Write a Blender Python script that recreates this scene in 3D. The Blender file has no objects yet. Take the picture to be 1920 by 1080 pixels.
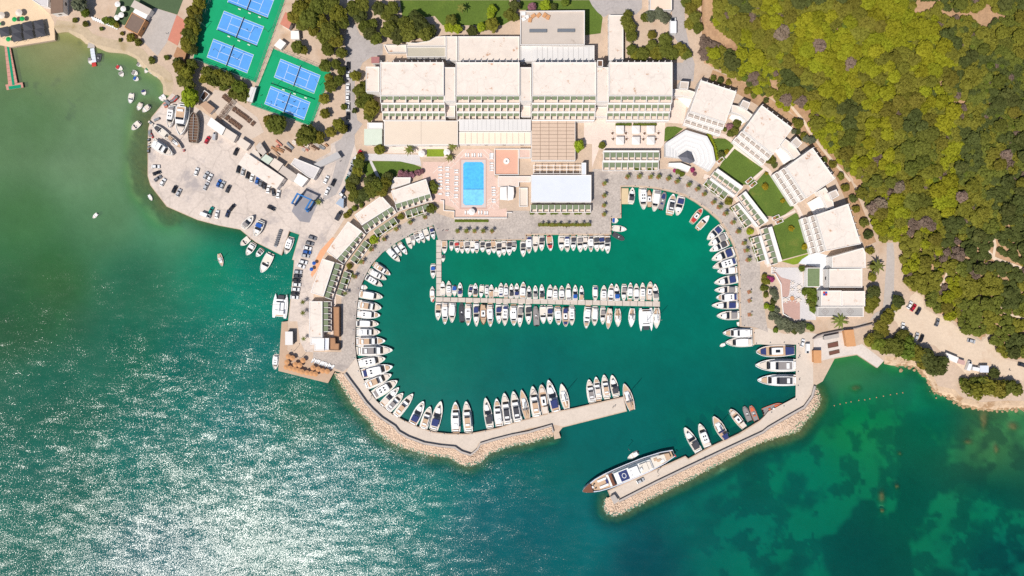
import bpy, bmesh, math, random
import numpy as np
from mathutils import Vector, Matrix, Quaternion
from mathutils.geometry import tessellate_polygon

# ------------------------------------------------------------------ camera, sky, sun, exposure
S = 0.30            # metres per photo pixel at sea level
H = 384.0           # drone height
G = 1.5             # level of quays and streets
SUN_AZ = math.radians(40)   # sun stands to the south-west
SUN_EL = math.radians(57)
scene = bpy.context.scene
COL = scene.collection
cam_d = bpy.data.cameras.new('camera'); cam = bpy.data.objects.new('camera', cam_d); COL.objects.link(cam)
cam_d.sensor_width = 36.0
cam_d.lens = 36.0 * H / (1920 * S)
cam_d.clip_start = 1.0; cam_d.clip_end = 5000
cam.location = (0, 0, H)
scene.camera = cam
world = bpy.data.worlds.new('World'); scene.world = world; world.use_nodes = True
wn = world.node_tree
sky = wn.nodes.new('ShaderNodeTexSky'); sky.sky_type = 'NISHITA'; sky.sun_disc = False
sky.sun_elevation = SUN_EL; sky.sun_rotation = math.pi + SUN_AZ
sky.altitude = 0; sky.air_density = 1.0; sky.dust_density = 1.0; sky.ozone_density = 1.0
wn.links.new(sky.outputs[0], wn.nodes['Background'].inputs[0])
wn.nodes['Background'].inputs[1].default_value = 0.10
sun_dir = Vector((-math.sin(SUN_AZ) * math.cos(SUN_EL), -math.cos(SUN_AZ) * math.cos(SUN_EL), math.sin(SUN_EL)))
sun_d = bpy.data.lights.new('sun', 'SUN'); sun_d.energy = 5.0; sun_d.angle = math.radians(0.53); sun_d.color = (1.0, 0.945, 0.87)
sun = bpy.data.objects.new('sun', sun_d); COL.objects.link(sun)
sun.rotation_euler = (-sun_dir).to_track_quat('-Z', 'Y').to_euler()
sun.location = sun_dir * 600
scene.view_settings.view_transform = 'Standard'; scene.view_settings.look = 'None'
scene.view_settings.exposure = -0.07; scene.view_settings.gamma = 1.0
scene.view_settings.use_curve_mapping = False
scene.render.engine = 'CYCLES'
scene.cycles.use_denoising = False
scene.cycles.max_bounces = 5; scene.cycles.diffuse_bounces = 3; scene.cycles.glossy_bounces = 2
scene.cycles.transparent_max_bounces = 8
scene.cycles.sample_clamp_direct = 24.0
scene.cycles.sample_clamp_indirect = 4.0
scene.cycles.caustics_reflective = False; scene.cycles.caustics_refractive = False
RND = random.Random(7)
NR = np.random.RandomState(11)

# ------------------------------------------------------------------ photo plan -> world
TILES = {}
for r, row in enumerate('ABCD'):
    for c in range(4):
        TILES['%s%d' % (row, c + 1)] = (480 * c, 270 * r, 4.0)
for k, (x, y) in dict(a=(1240, 130), b=(1360, 180), c=(1400, 270), d=(1400, 370), e=(1240, 260), f=(1320, 350), g=(1400, 470),
                      h=(1440, 560), i=(780, 500), j=(1010, 500), k=(560, 320), l=(520, 440), m=(500, 560), n=(780, 260),
                      o=(1080, 840), r=(270, 160)).items():
    TILES[k] = (x, y, 8.0)
TILES['px'] = (0, 0, 1.0)

def q(tile, *pts):
    ox, oy, s = TILES[tile]
    if len(pts) == 1 and isinstance(pts[0], str):
        v = [float(t) for t in pts[0].replace(';', ' ').replace(',', ' ').split()]
        pts = list(zip(v[0::2], v[1::2]))
    return [(ox + x / s, oy + y / s) for x, y in pts]

def P(px, py, z=G):
    f = S * (H - z) / H
    return Vector(((px - 960) * f, (540 - py) * f, z))

def lin(c):
    return tuple(((v / 255.0) / 12.92 if v / 255.0 <= 0.04045 else ((v / 255.0 + 0.055) / 1.055) ** 2.4) for v in c)

# ------------------------------------------------------------------ materials
MATS = {}
def mat(name, rgb, rough=0.75, var=0.08, scale=0.35, stain=None, stain_scale=0.12, stain_at=0.6, stain_w=0.08, metallic=0.0, spec=0.3,
        bump=0.0, fine=None, rnd=0.0, alb=0.82, crack=None):
    """procedural surface: base colour (photo sRGB scaled to an albedo) with world-space noise, optional stains"""
    if name in MATS: return MATS[name]
    m = bpy.data.materials.new(name); m.use_nodes = True; MATS[name] = m
    nt = m.node_tree; N = nt.nodes; L = nt.links
    b = N['Principled BSDF']
    col = tuple(v * alb for v in lin(rgb))
    geo = N.new('ShaderNodeNewGeometry')
    n1 = N.new('ShaderNodeTexNoise'); n1.inputs['Scale'].default_value = scale; n1.inputs['Detail'].default_value = 6; n1.inputs['Roughness'].default_value = 0.65
    L.new(geo.outputs['Position'], n1.inputs['Vector'])
    ramp = N.new('ShaderNodeMapRange'); ramp.inputs[1].default_value = 0.25; ramp.inputs[2].default_value = 0.75
    ramp.inputs[3].default_value = 1 - var; ramp.inputs[4].default_value = 1 + var
    L.new(n1.outputs['Fac'], ramp.inputs[0])
    mul = N.new('ShaderNodeMix'); mul.data_type = 'RGBA'; mul.blend_type = 'MULTIPLY'; mul.inputs[0].default_value = 1.0
    mul.inputs[6].default_value = (*col, 1)
    L.new(ramp.outputs[0], mul.inputs[7])
    out = mul.outputs[2]
    if fine:
        amt, fs = fine
        n3 = N.new('ShaderNodeTexNoise'); n3.inputs['Scale'].default_value = fs; n3.inputs['Detail'].default_value = 2
        L.new(geo.outputs['Position'], n3.inputs['Vector'])
        r3 = N.new('ShaderNodeMapRange'); r3.inputs[1].default_value = 0.3; r3.inputs[2].default_value = 0.7; r3.inputs[3].default_value = 1 - amt; r3.inputs[4].default_value = 1 + amt
        L.new(n3.outputs['Fac'], r3.inputs[0])
        m3 = N.new('ShaderNodeMix'); m3.data_type = 'RGBA'; m3.blend_type = 'MULTIPLY'; m3.inputs[0].default_value = 1.0
        L.new(out, m3.inputs[6]); L.new(r3.outputs[0], m3.inputs[7]); out = m3.outputs[2]
    if crack:
        cs_, ca_ = crack
        wob = N.new('ShaderNodeTexNoise'); wob.inputs['Scale'].default_value = cs_ * 3; wob.inputs['Detail'].default_value = 3
        L.new(geo.outputs['Position'], wob.inputs['Vector'])
        wa = N.new('ShaderNodeVectorMath'); wa.operation = 'MULTIPLY_ADD'; wa.inputs[1].default_value = (4, 4, 0); L.new(wob.outputs['Color'], wa.inputs[0]); L.new(geo.outputs['Position'], wa.inputs[2])
        vo = N.new('ShaderNodeTexVoronoi'); vo.feature = 'DISTANCE_TO_EDGE'; vo.inputs['Scale'].default_value = cs_; L.new(wa.outputs[0], vo.inputs['Vector'])
        rc_ = N.new('ShaderNodeMapRange'); rc_.inputs[1].default_value = 0.0; rc_.inputs[2].default_value = 0.035; rc_.inputs[3].default_value = 1 - ca_; rc_.inputs[4].default_value = 1.0
        L.new(vo.outputs['Distance'], rc_.inputs[0])
        mc = N.new('ShaderNodeMix'); mc.data_type = 'RGBA'; mc.blend_type = 'MULTIPLY'; mc.inputs[0].default_value = 1.0
        L.new(out, mc.inputs[6]); L.new(rc_.outputs[0], mc.inputs[7]); out = mc.outputs[2]
    if stain:
        n2 = N.new('ShaderNodeTexNoise'); n2.inputs['Scale'].default_value = stain_scale; n2.inputs['Detail'].default_value = 7; n2.inputs['Roughness'].default_value = 0.7
        L.new(geo.outputs['Position'], n2.inputs['Vector'])
        r2 = N.new('ShaderNodeMapRange'); r2.inputs[1].default_value = stain_at; r2.inputs[2].default_value = stain_at + stain_w
        r2.interpolation_type = 'SMOOTHSTEP'
        L.new(n2.outputs['Fac'], r2.inputs[0])
        mx = N.new('ShaderNodeMix'); mx.data_type = 'RGBA'
        L.new(r2.outputs[0], mx.inputs[0]); L.new(out, mx.inputs[6]); mx.inputs[7].default_value = (*[v * alb for v in lin(stain)], 1)
        out = mx.outputs[2]
    if rnd:
        oi = N.new('ShaderNodeObjectInfo')
        hs = N.new('ShaderNodeHueSaturation')
        mr = N.new('ShaderNodeMapRange'); mr.inputs[3].default_value = 1 - rnd; mr.inputs[4].default_value = 1 + rnd
        L.new(oi.outputs['Random'], mr.inputs[0]); L.new(mr.outputs[0], hs.inputs['Value'])
        ml = N.new('ShaderNodeMath'); ml.operation = 'MULTIPLY'; ml.inputs[1].default_value = 7.31
        fr = N.new('ShaderNodeMath'); fr.operation = 'FRACT'
        mh = N.new('ShaderNodeMapRange'); mh.inputs[3].default_value = 0.5 - rnd * 0.07; mh.inputs[4].default_value = 0.5 + rnd * 0.07
        L.new(oi.outputs['Random'], ml.inputs[0]); L.new(ml.outputs[0], fr.inputs[0]); L.new(fr.outputs[0], mh.inputs[0]); L.new(mh.outputs[0], hs.inputs['Hue'])
        L.new(out, hs.inputs['Color']); out = hs.outputs[0]
    L.new(out, b.inputs['Base Color'])
    b.inputs['Roughness'].default_value = rough; b.inputs['Metallic'].default_value = metallic
    b.inputs['Specular IOR Level'].default_value = spec
    if bump:
        bp = N.new('ShaderNodeBump'); bp.inputs['Strength'].default_value = 1.0; bp.inputs['Distance'].default_value = bump
        L.new(n1.outputs['Fac'], bp.inputs['Height']); L.new(bp.outputs[0], b.inputs['Normal'])
    m.diffuse_color = (*col, 1)
    return m

def leafmat(name, rgb, rnd=0.18, trans=0.25):
    if name in MATS: return MATS[name]
    m = mat(name, rgb, rough=0.75, var=0.18, scale=0.5, spec=0.1, rnd=rnd, alb=0.95)
    nt = m.node_tree; b = nt.nodes['Principled BSDF']; src = b.inputs['Base Color'].links[0].from_socket
    tl_ = nt.nodes.new('ShaderNodeBsdfTranslucent'); mx = nt.nodes.new('ShaderNodeMixShader'); mx.inputs[0].default_value = trans
    nt.links.new(src, tl_.inputs['Color']); nt.links.new(b.outputs[0], mx.inputs[1]); nt.links.new(tl_.outputs[0], mx.inputs[2])
    nt.links.new(mx.outputs[0], nt.nodes['Material Output'].inputs['Surface'])
    return m

W = mat('white_render', (246, 240, 234), 0.8, 0.03, 0.3)
WROOF = mat('white_roof_membrane', (236, 223, 211), 0.85, 0.07, 0.25, stain=(196, 154, 124), stain_scale=0.2, stain_at=0.585, stain_w=0.10, fine=(0.03, 0.8), crack=(0.12, 0.12))
WROOF2 = mat('weathered_roof', (232, 218, 205), 0.85, 0.09, 0.25, stain=(198, 158, 130), stain_scale=0.2, stain_at=0.60, stain_w=0.08)
BEIGE = mat('beige_roof', (226, 212, 198), 0.85, 0.05, 0.2)
GREYROOF = mat('grey_beige_roof', (205, 192, 180), 0.85, 0.05, 0.2, stain=(186, 172, 160), stain_scale=0.1)
BLUEWHITE = mat('blue_white_roof', (222, 226, 236), 0.6, 0.04, 0.2)
METALROOF = mat('pale_metal_roof', (226, 222, 218), 0.45, 0.04, 0.2)
PAVE_BEIGE = mat('beige_terrace_paving', (232, 212, 198), 0.8, 0.05, 0.3, fine=(0.04, 1.2))
GREENAWN = mat('green_awning_cloth', (124, 136, 106), 0.8, 0.06, 0.3, alb=0.85)
TANAWN = mat('grey_tan_awning', (186, 174, 164), 0.8, 0.08, 0.5)
CONC = mat('quay_concrete', (216, 201, 186), 0.85, 0.06, 0.12, stain=(190, 172, 158), stain_scale=0.07, stain_at=0.58, stain_w=0.2, fine=(0.05, 0.9))
CONC2 = mat('grey_concrete', (190, 180, 172), 0.85, 0.07, 0.2, fine=(0.05, 0.9))
WALLC = mat('grey_wall_cap', (150, 140, 136), 0.85, 0.06, 0.3)
WOOD = mat('brown_timber', (178, 132, 96), 0.7, 0.12, 0.8, fine=(0.1, 3.0))
WOODDK = mat('dark_timber', (112, 84, 66), 0.75, 0.12, 0.8)
DECKW = mat('pale_deck_timber', (196, 166, 140), 0.75, 0.08, 0.5, fine=(0.08, 2.5))
ORANGE = mat('orange_slat_timber', (212, 156, 108), 0.7, 0.08, 0.6)
TERRA = mat('terracotta_tile', (206, 134, 112), 0.75, 0.08, 0.5)
DARK = mat('charcoal_canvas', (74, 74, 80), 0.8, 0.1, 0.8)
BLACK = mat('black_rubber', (26, 26, 28), 0.8, 0.1, 0.8)
STEEL = mat('galvanised_steel', (160, 164, 168), 0.4, 0.06, 0.8, metallic=0.6)
BLUEST = mat('blue_painted_steel', (48, 120, 186), 0.45, 0.08, 0.6)
WHITEP = mat('white_gelcoat', (246, 245, 243), 0.35, 0.02, 0.4, spec=0.4)
TAN = mat('tan_teak', (204, 172, 142), 0.7, 0.06, 1.0)
CREAM = mat('cream_deck', (232, 222, 208), 0.6, 0.04, 0.8)
NAVY = mat('navy_canvas', (50, 62, 114), 0.8, 0.12, 0.9)
BLUE = mat('blue_canvas', (36, 92, 176), 0.8, 0.1, 0.9)
GREY = mat('grey_canvas', (150, 144, 142), 0.8, 0.08, 0.9)
RED = mat('red_canvas', (196, 58, 56), 0.75, 0.1, 0.9)
GREEN = mat('green_canvas', (20, 116, 76), 0.75, 0.1, 0.9)
ORNG = mat('orange_paint', (222, 112, 74), 0.5, 0.08, 0.9)
PALEB = mat('pale_canvas', (228, 214, 200), 0.8, 0.06, 0.9)
GLASS = mat('dark_tinted_glass', (30, 36, 46), 0.12, 0.05, 0.8, spec=0.6)
WINEBR = mat('varnished_hull', (120, 74, 52), 0.45, 0.1, 0.9)
NAVYHULL = mat('navy_hull_paint', (38, 46, 70), 0.35, 0.05, 0.9)
RUBGREY = mat('grey_hypalon', (110, 110, 114), 0.6, 0.06, 0.9)
COVC = {'n': NAVY, 'g': GREY, 'k': DARK, 't': PALEB, 'u': BLUE, 'r': RED, 'w': WHITEP, 'e': GREEN, 'o': ORNG, 'b': TAN}
COVN = {'n': 'navy', 'g': 'grey', 'k': 'charcoal', 't': 'cream', 'u': 'blue', 'r': 'red', 'w': 'white', 'e': 'green', 'o': 'orange', 'b': 'tan'}

# ------------------------------------------------------------------ mesh and object helpers
class MB:
    def __init__(s): s.v = []; s.f = []; s.m = []
    def add(s, vs, fs, mi=0):
        o = len(s.v); s.v.extend([tuple(v) for v in vs]); s.f.extend([tuple(i + o for i in f) for f in fs]); s.m.extend([mi] * len(fs)); return s
    def box(s, c, d, rz=0.0, mi=0, taper=1.0):
        x, y, z = d[0] / 2, d[1] / 2, d[2] / 2; ca, sa = math.cos(rz), math.sin(rz); vs = []
        for (a, b, e) in ((-1,-1,-1),(1,-1,-1),(1,1,-1),(-1,1,-1),(-1,-1,1),(1,-1,1),(1,1,1),(-1,1,1)):
            t = taper if e > 0 else 1.0
            px, py = a * x * t, b * y * t
            vs.append((c[0] + px * ca - py * sa, c[1] + px * sa + py * ca, c[2] + e * z))
        return s.add(vs, [(0,3,2,1),(4,5,6,7),(0,1,5,4),(1,2,6,5),(2,3,7,6),(3,0,4,7)], mi)
    def prism(s, pts, z0, z1, mi=0, top=True, bottom=False, pts_top=None):
        n = len(pts); pt = pts_top or pts
        a = sum(pts[i][0] * pts[(i + 1) % n][1] - pts[(i + 1) % n][0] * pts[i][1] for i in range(n))
        if a < 0: pts = pts[::-1]; pt = pt[::-1]
        vs = [(p[0], p[1], z0) for p in pts] + [(p[0], p[1], z1) for p in pt]
        fs = [(i, (i + 1) % n, n + (i + 1) % n, n + i) for i in range(n)]
        if n <= 4:
            if top: fs.append(tuple(range(n, 2 * n)))
        elif top:
            for t in tessellate_polygon([[Vector((p[0], p[1], 0)) for p in pt]]):
                i, j, k = t
                cr = (pt[j][0]-pt[i][0])*(pt[k][1]-pt[i][1]) - (pt[j][1]-pt[i][1])*(pt[k][0]-pt[i][0])
                fs.append((n+i, n+j, n+k) if cr > 0 else (n+i, n+k, n+j))
        return s.add(vs, fs, mi)
    def flat(s, pts, z, mi=0):
        vs = [(p[0], p[1], z) for p in pts]; fs = []
        for t in tessellate_polygon([[Vector((p[0], p[1], 0)) for p in pts]]):
            i, j, k = t
            cr = (pts[j][0]-pts[i][0])*(pts[k][1]-pts[i][1]) - (pts[j][1]-pts[i][1])*(pts[k][0]-pts[i][0])
            fs.append((i, j, k) if cr > 0 else (i, k, j))
        return s.add(vs, fs, mi)
    def tube(s, a, b, r0, r1=None, n=6, mi=0, cap=True):
        r1 = r0 if r1 is None else r1
        a = Vector(a); b = Vector(b); d = (b - a).normalized()
        u = d.orthogonal().normalized(); w = d.cross(u)
        vs = [];
        for (c, r) in ((a, r0), (b, r1)):
            for i in range(n):
                t = 2 * math.pi * i / n; vs.append(c + (u * math.cos(t) + w * math.sin(t)) * r)
        fs = [(i, (i + 1) % n, n + (i + 1) % n, n + i) for i in range(n)]
        if cap: fs += [tuple(range(n - 1, -1, -1)), tuple(range(n, 2 * n))]
        return s.add(vs, fs, mi)
    def mesh(s, name, *mats):
        me = bpy.data.meshes.new(name); me.from_pydata(s.v, [], s.f)
        for m in mats: me.materials.append(m)
        if len(mats) > 1: me.polygons.foreach_set('material_index', s.m)
        me.update(); return me

def link(name, data, parent=None, loc=None, rz=0.0, scale=None):
    o = bpy.data.objects.new(name, data); COL.objects.link(o)
    if parent is not None: o.parent = parent
    if loc is not None: o.location = loc
    if rz: o.rotation_euler = (0, 0, rz)
    if scale is not None: o.scale = scale
    return o

def tag(o, label, cat, group=None, kind=None):
    o['label'] = label; o['category'] = cat
    if group: o['group'] = group
    if kind: o['kind'] = kind
    return o

def thing(name, label, cat, loc=(0, 0, 0), rz=0.0, group=None, scale=None):
    return tag(link(name, None, None, loc, rz, scale), label, cat, group)

CUBES = {}
def bx(name, m, parent, c, d, rz=0.0):
    """box part: shares one unit cube per material"""
    if m.name not in CUBES: CUBES[m.name] = MB().box((0, 0, 0), (1, 1, 1)).mesh('box_' + m.name, m)
    return link(name, CUBES[m.name], parent, c, rz, d)

ORD = ('first second third fourth fifth sixth seventh eighth ninth tenth eleventh twelfth thirteenth fourteenth fifteenth sixteenth seventeenth eighteenth '
       'nineteenth twentieth').split()
def ordn(i):
    if i < 20: return ORD[i]
    t = ['twenty', 'thirty', 'forty', 'fifty'][(i + 1) // 10 - 2]
    return (t[:-1] + 'ieth') if (i + 1) % 10 == 0 else t + '-' + ORD[(i + 1) % 10 - 1]

def structure(name, mesh, label, cat, z=None):
    o = link(name, mesh); tag(o, label, cat, kind='structure'); return o

def sheet(name, pts, dz, m, label, cat, z0=G):
    """a ground sheet drawn from plan points, dz above the land"""
    z = z0 + dz
    w = [P(x, y, z) for x, y in pts]
    return structure(name, MB().flat(w, z).mesh(name, m), label, cat)

def strip(pts, w):
    """plan polyline -> polygon of width w (plan px)"""
    L_, R_ = [], []
    for i, p in enumerate(pts):
        a = pts[max(0, i - 1)]; b = pts[min(len(pts) - 1, i + 1)]
        dx, dy = b[0] - a[0], b[1] - a[1]; l = math.hypot(dx, dy) or 1
        nx, ny = -dy / l * w / 2, dx / l * w / 2
        L_.append((p[0] + nx, p[1] + ny)); R_.append((p[0] - nx, p[1] - ny))
    return L_ + R_[::-1]

def inside(pts, x, y):
    """vectorised point in polygon"""
    x = np.asarray(x); y = np.asarray(y); r = np.zeros(x.shape, bool); n = len(pts)
    for i in range(n):
        x1, y1 = pts[i]; x2, y2 = pts[(i + 1) % n]
        c = ((y1 > y) != (y2 > y)) & (x < (x2 - x1) * (y - y1) / ((y2 - y1) if y2 != y1 else 1e-9) + x1)
        r ^= c
    return r

def seg_dist(pts, x, y, closed=False):
    x = np.asarray(x, float); y = np.asarray(y, float); d = np.full(x.shape, 1e9); n = len(pts)
    for i in range(n if closed else n - 1):
        x1, y1 = pts[i]; x2, y2 = pts[(i + 1) % n]; dx, dy = x2 - x1, y2 - y1; l2 = dx * dx + dy * dy or 1e-9
        t = np.clip(((x - x1) * dx + (y - y1) * dy) / l2, 0, 1)
        d = np.minimum(d, np.hypot(x - x1 - t * dx, y - y1 - t * dy))
    return d

def vnoise(x, y, s, seed=0):
    """smooth value noise in plan px, vectorised"""
    r = np.random.RandomState(seed).rand(64, 64)
    x = np.asarray(x) / s; y = np.asarray(y) / s
    xi = np.floor(x).astype(int); yi = np.floor(y).astype(int); fx = x - xi; fy = y - yi
    fx = fx * fx * (3 - 2 * fx); fy = fy * fy * (3 - 2 * fy)
    g = lambda a, b: r[a % 64, b % 64]
    return (g(xi, yi) * (1 - fx) + g(xi + 1, yi) * fx) * (1 - fy) + (g(xi, yi + 1) * (1 - fx) + g(xi + 1, yi + 1) * fx) * fy
# ------------------------------------------------------------------ coast lines (plan px)
beach_w = q('A1', '405,205 430,215 520,225 620,262 660,305 720,332 830,358 960,385 1040,425 1075,470 1120,520 1190,555 1230,585 1240,645 1250,685 1290,692')
yard_edge = q('A1', '1290,692 1200,800 1135,880 1112,960') + q('B1', '1107,0 1107,240 1127,310 1250,470 1480,570 1640,612 1800,642 1918,738') + q('B2', '192,835 250,655 325,680 270,868 285,872 266,1080') + q('C2', '240,250 192,255 167,622 540,714 588,622')
wall_w = q('C2', '588,622 665,642 700,690 760,770 820,855 870,910 940,975 1040,1040') + q('D2', '1070,0 1140,40 1260,85 1380,105 1490,115 1540,150 1610,172 1660,130 1680,90 1780,60 1918,25') + q('D3', '120,2') + q('C3', '298,1030') + q('D3', '308,0')
mole_w = q('D3', '318,55 366,44 352,0') + q('C3', '380,1046 862,925 835,815 465,900 290,935 100,985 0,1014')
quay_w = q('C2', '1820,1048 1660,1080') + q('D2', '1580,14 1440,12 1330,0') + q('C2', '1220,1042 1100,988 1000,932 900,845 840,765 780,645 745,522 735,430 738,330 745,200 755,100 775,0') + q('B2', '810,990 860,900 940,810 1050,730 1180,655 1340,593 1375,716')
quay_n = q('B2', '1375,718') + q('B3', '105,720 105,680 744,680 742,555 820,555 818,322')
quay_e = q('B3', '818,322 900,320 1000,325 1100,338 1200,360 1290,387 1380,437 1470,502 1550,572 1610,652 1660,760 1690,850 1700,950 1702,1080') + q('C3', '1710,290 1805,300 1815,425') + q('C4', '0,418 220,415 215,825 0,937')
mole_e = q('C3', '1860,992') + q('D3', '1700,12 1480,112 1322,200 1300,180 716,440 738,490')
wall_e = q('D3', '738,490 770,545 800,520 1080,378 1280,282 1400,226 1600,132 1880,2') + q('C4', '0,1050 160,957 270,895 330,812 350,735')
ramp_e = q('C4', '350,735 410,700 500,530 670,502 820,600 872,545')
shore_e = q('C4', '872,545 950,552 1110,577 1150,602 1200,652 1250,762 1380,792 1440,852 1600,892 1800,880 1920,884') + [(2100, 790), (2700, 860)]
land = [(-800, 60), (0, 84)] + q('A1', '78,355 412,300') + beach_w + yard_edge[1:] + wall_w[1:] + mole_w + quay_w + quay_n[1:] + quay_e[1:] + mole_e + wall_e[1:] + ramp_e[1:] + shore_e[1:] + [(2700, -600), (-800, -600)]
rocks_w_out = q('C2', '575,640 640,745 700,845 770,935 850,1010') + q('D2', '880,0 960,58 1090,122 1230,162 1330,187 1440,192 1530,247 1610,266 1690,232 1760,162 1918,110') + q('D3', '120,90 240,56 308,40')
rocks_e_out = q('D3', '690,500 682,560 690,600 725,628 780,633 860,602 940,562 1120,470 1300,382 1500,277 1700,167 1850,92') + q('D4', '0,66 100,40 228,2') + q('C4', '330,962 382,900 402,830 382,765 352,735')

# ------------------------------------------------------------------ ground
GROUND = mat('pale_dry_ground', (206, 182, 160), 0.95, 0.1, 0.08, stain=(184, 152, 122), stain_scale=0.05, stain_at=0.52, stain_w=0.25, fine=(0.07, 0.8))
YARD = mat('boatyard_concrete', (216, 201, 189), 0.9, 0.09, 0.1, stain=(178, 168, 164), stain_scale=0.06, stain_at=0.5, stain_w=0.16, fine=(0.08, 0.7), crack=(0.07, 0.16))
ROAD = mat('worn_asphalt', (182, 174, 170), 0.9, 0.08, 0.1, crack=(0.1, 0.10), stain=(160, 152, 150), stain_scale=0.06, stain_at=0.55, stain_w=0.2, fine=(0.05, 0.8))
PROM = mat('cobbled_promenade', (190, 178, 168), 0.9, 0.07, 0.15, stain=(168, 157, 150), stain_scale=0.11, stain_at=0.5, stain_w=0.16, fine=(0.16, 1.1))
LAWN = mat('mown_lawn', (94, 116, 44), 0.95, 0.16, 0.14, stain=(128, 128, 58), stain_scale=0.07, stain_at=0.56, stain_w=0.18, fine=(0.14, 1.3), alb=0.8)
LAWN2 = mat('clipped_grass', (132, 152, 44), 0.95, 0.12, 0.2, fine=(0.1, 1.3), alb=0.8)
TURF = mat('dark_turf', (84, 104, 72), 0.95, 0.1, 0.2, fine=(0.08, 1.3), alb=0.8)
DIRT = mat('red_brown_earth', (186, 150, 116), 0.95, 0.12, 0.12, stain=(160, 124, 96), stain_scale=0.08, stain_at=0.5, stain_w=0.2, fine=(0.12, 0.9))
PARK = mat('sandy_car_park', (222, 200, 176), 0.95, 0.06, 0.08, stain=(206, 178, 152), stain_scale=0.06, stain_at=0.52, stain_w=0.2, fine=(0.05, 0.8))
SAND = mat('beach_sand', (196, 176, 148), 0.95, 0.08, 0.12, stain=(170, 150, 112), stain_scale=0.1, stain_at=0.52, stain_w=0.2, fine=(0.08, 0.8))
TGREEN = mat('green_court_coating', (10, 160, 106), 0.85, 0.07, 0.12, stain=(4, 140, 96), stain_scale=0.05, stain_at=0.52, stain_w=0.2, alb=0.85)
TBLUE = mat('blue_court_coating', (88, 154, 222), 0.85, 0.06, 0.2, fine=(0.03, 0.9), alb=0.92)
LINE = mat('white_court_line', (240, 240, 240), 0.8, 0.02, 0.5)
PINK = mat('pink_terrace_tile', (226, 194, 178), 0.8, 0.05, 0.3, fine=(0.05, 1.2))
PINKD = mat('dusky_pink_deck', (196, 160, 148), 0.8, 0.05, 0.3, fine=(0.06, 1.5))
GREYPAVE = mat('pale_grey_paving', (214, 208, 206), 0.8, 0.05, 0.3, fine=(0.04, 1.2))
ROCKM = mat('armour_stone', (224, 198, 174), 0.95, 0.14, 0.6, stain=(204, 174, 148), stain_scale=0.4, stain_at=0.52, stain_w=0.15)
WETROCK = mat('submerged_stone', (150, 118, 76), 0.9, 0.3, 0.7)
SEABED = None

w = [P(x, y, G) for x, y in land]
structure('ground', MB().prism(w, -9.0, G).mesh('ground', GROUND), 'pale dry coastal land that the resort and harbour stand on', 'ground')

def sh(name, pts, dz, m, label, cat='ground'): return sheet(name, pts, dz, m, label, cat)

# tapered beach aprons
def apron(name, line, inw, outw, m, label, zin=G + 0.03, zout=-0.5, side=1):
    mb = MB(); a = []; b = []; c = []
    for i, p in enumerate(line):
        p0 = line[max(0, i - 1)]; p1 = line[min(len(line) - 1, i + 1)]
        dx, dy = p1[0] - p0[0], p1[1] - p0[1]; l = math.hypot(dx, dy) or 1
        nx, ny = -dy / l * side, dx / l * side
        j = 1 + 0.35 * math.sin(i * 2.3)
        a.append(P(p[0] - nx * inw, p[1] - ny * inw, zin)); b.append(P(p[0], p[1], zin - 0.01)); c.append(P(p[0] + nx * outw * j, p[1] + ny * outw * j, zout))
    n = len(line); vs = a + b + c
    fs = []
    for i in range(n - 1):
        fs += [(i, i + 1, n + i + 1, n + i), (n + i, n + i + 1, 2 * n + i + 1, 2 * n + i)]
    return structure(name, mb.add(vs, fs).mesh(name, m), label, 'beach')
apron('beach', beach_w, 16, 9, SAND, 'narrow sandy beach round the shallow bay', side=1)
apron('shore', shore_e[:11], 9, 8, mat('pale_shore_rock', (214, 186, 156), 0.95, 0.14, 0.3, stain=(176, 142, 108), stain_scale=0.2, stain_at=0.5, stain_w=0.15, fine=(0.1, 1.0)), 'bare pale rocky shore below the scrub', side=1)

# boatyard, roads, promenades
sh('boatyard', q('A1', '1290,700 1205,805 1140,885 1117,960') + q('B1', '1112,0 1112,238 1132,308 1254,466 1482,566 1642,608 1802,638 1916,732') + q('B2', '188,828 247,650 330,676') + q('B2', '275,866 290,872 272,1080') + q('C2', '246,250 310,250 330,400 370,480 430,480 440,300 430,0') + q('B2', '440,1000 560,720 640,600 700,500 660,420 660,320 720,200 760,80 740,0') + q('A2', '720,1080 640,1040 560,1080') + q('B2', '560,60 430,130 300,110 200,200 0,60') + q('A1', '1900,1050 1700,960 1550,860 1420,770'), 0.02, YARD, 'stained concrete boatyard and quay apron', 'yard')
sh('road', q('A2', '690,-300 735,-300 735,0 720,130 780,260 860,310 950,330 950,410 860,430 800,470 740,600 745,800 760,900 800,930 740,1010') + q('B2', '740,0 690,160 640,300 600,380 520,420 500,400 570,260 610,100 590,0') + q('A2', '640,1040 680,960 668,760 668,300 690,130 680,0'), 0.035, ROAD, 'grey asphalt lane beside the tennis courts', 'road')
sh('promenade', q('C2', '752,520 742,430 745,330 752,200 762,100 782,0') + q('B2', '818,990 866,905 946,817 1056,738 1184,664 1332,607 1368,722') + q('B3', '98,712 98,672 735,672 735,548 810,548 810,312 900,309 1000,314 1102,326 1204,348 1298,376 1390,427 1482,492 1562,562 1622,645 1672,752 1702,846 1713,950 1714,1080') + q('C3', '1722,285 1815,292 1920,330 1905,230 1872,0') + q('B3', '1862,1000 1860,880 1800,700 1700,560 1600,430 1480,345 1330,245 1180,188 605,188 600,500 -40,500') + q('B2', '1880,540 1480,560 1385,530 1320,500 1200,545 1080,610 960,700 870,800 780,900 720,1000 690,1080') + q('C2', '640,0 640,330 640,480 430,478 425,545 585,600 650,628 690,600'), 0.03, PROM, 'grey cobbled promenade round the harbour basin', 'promenade')
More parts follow.
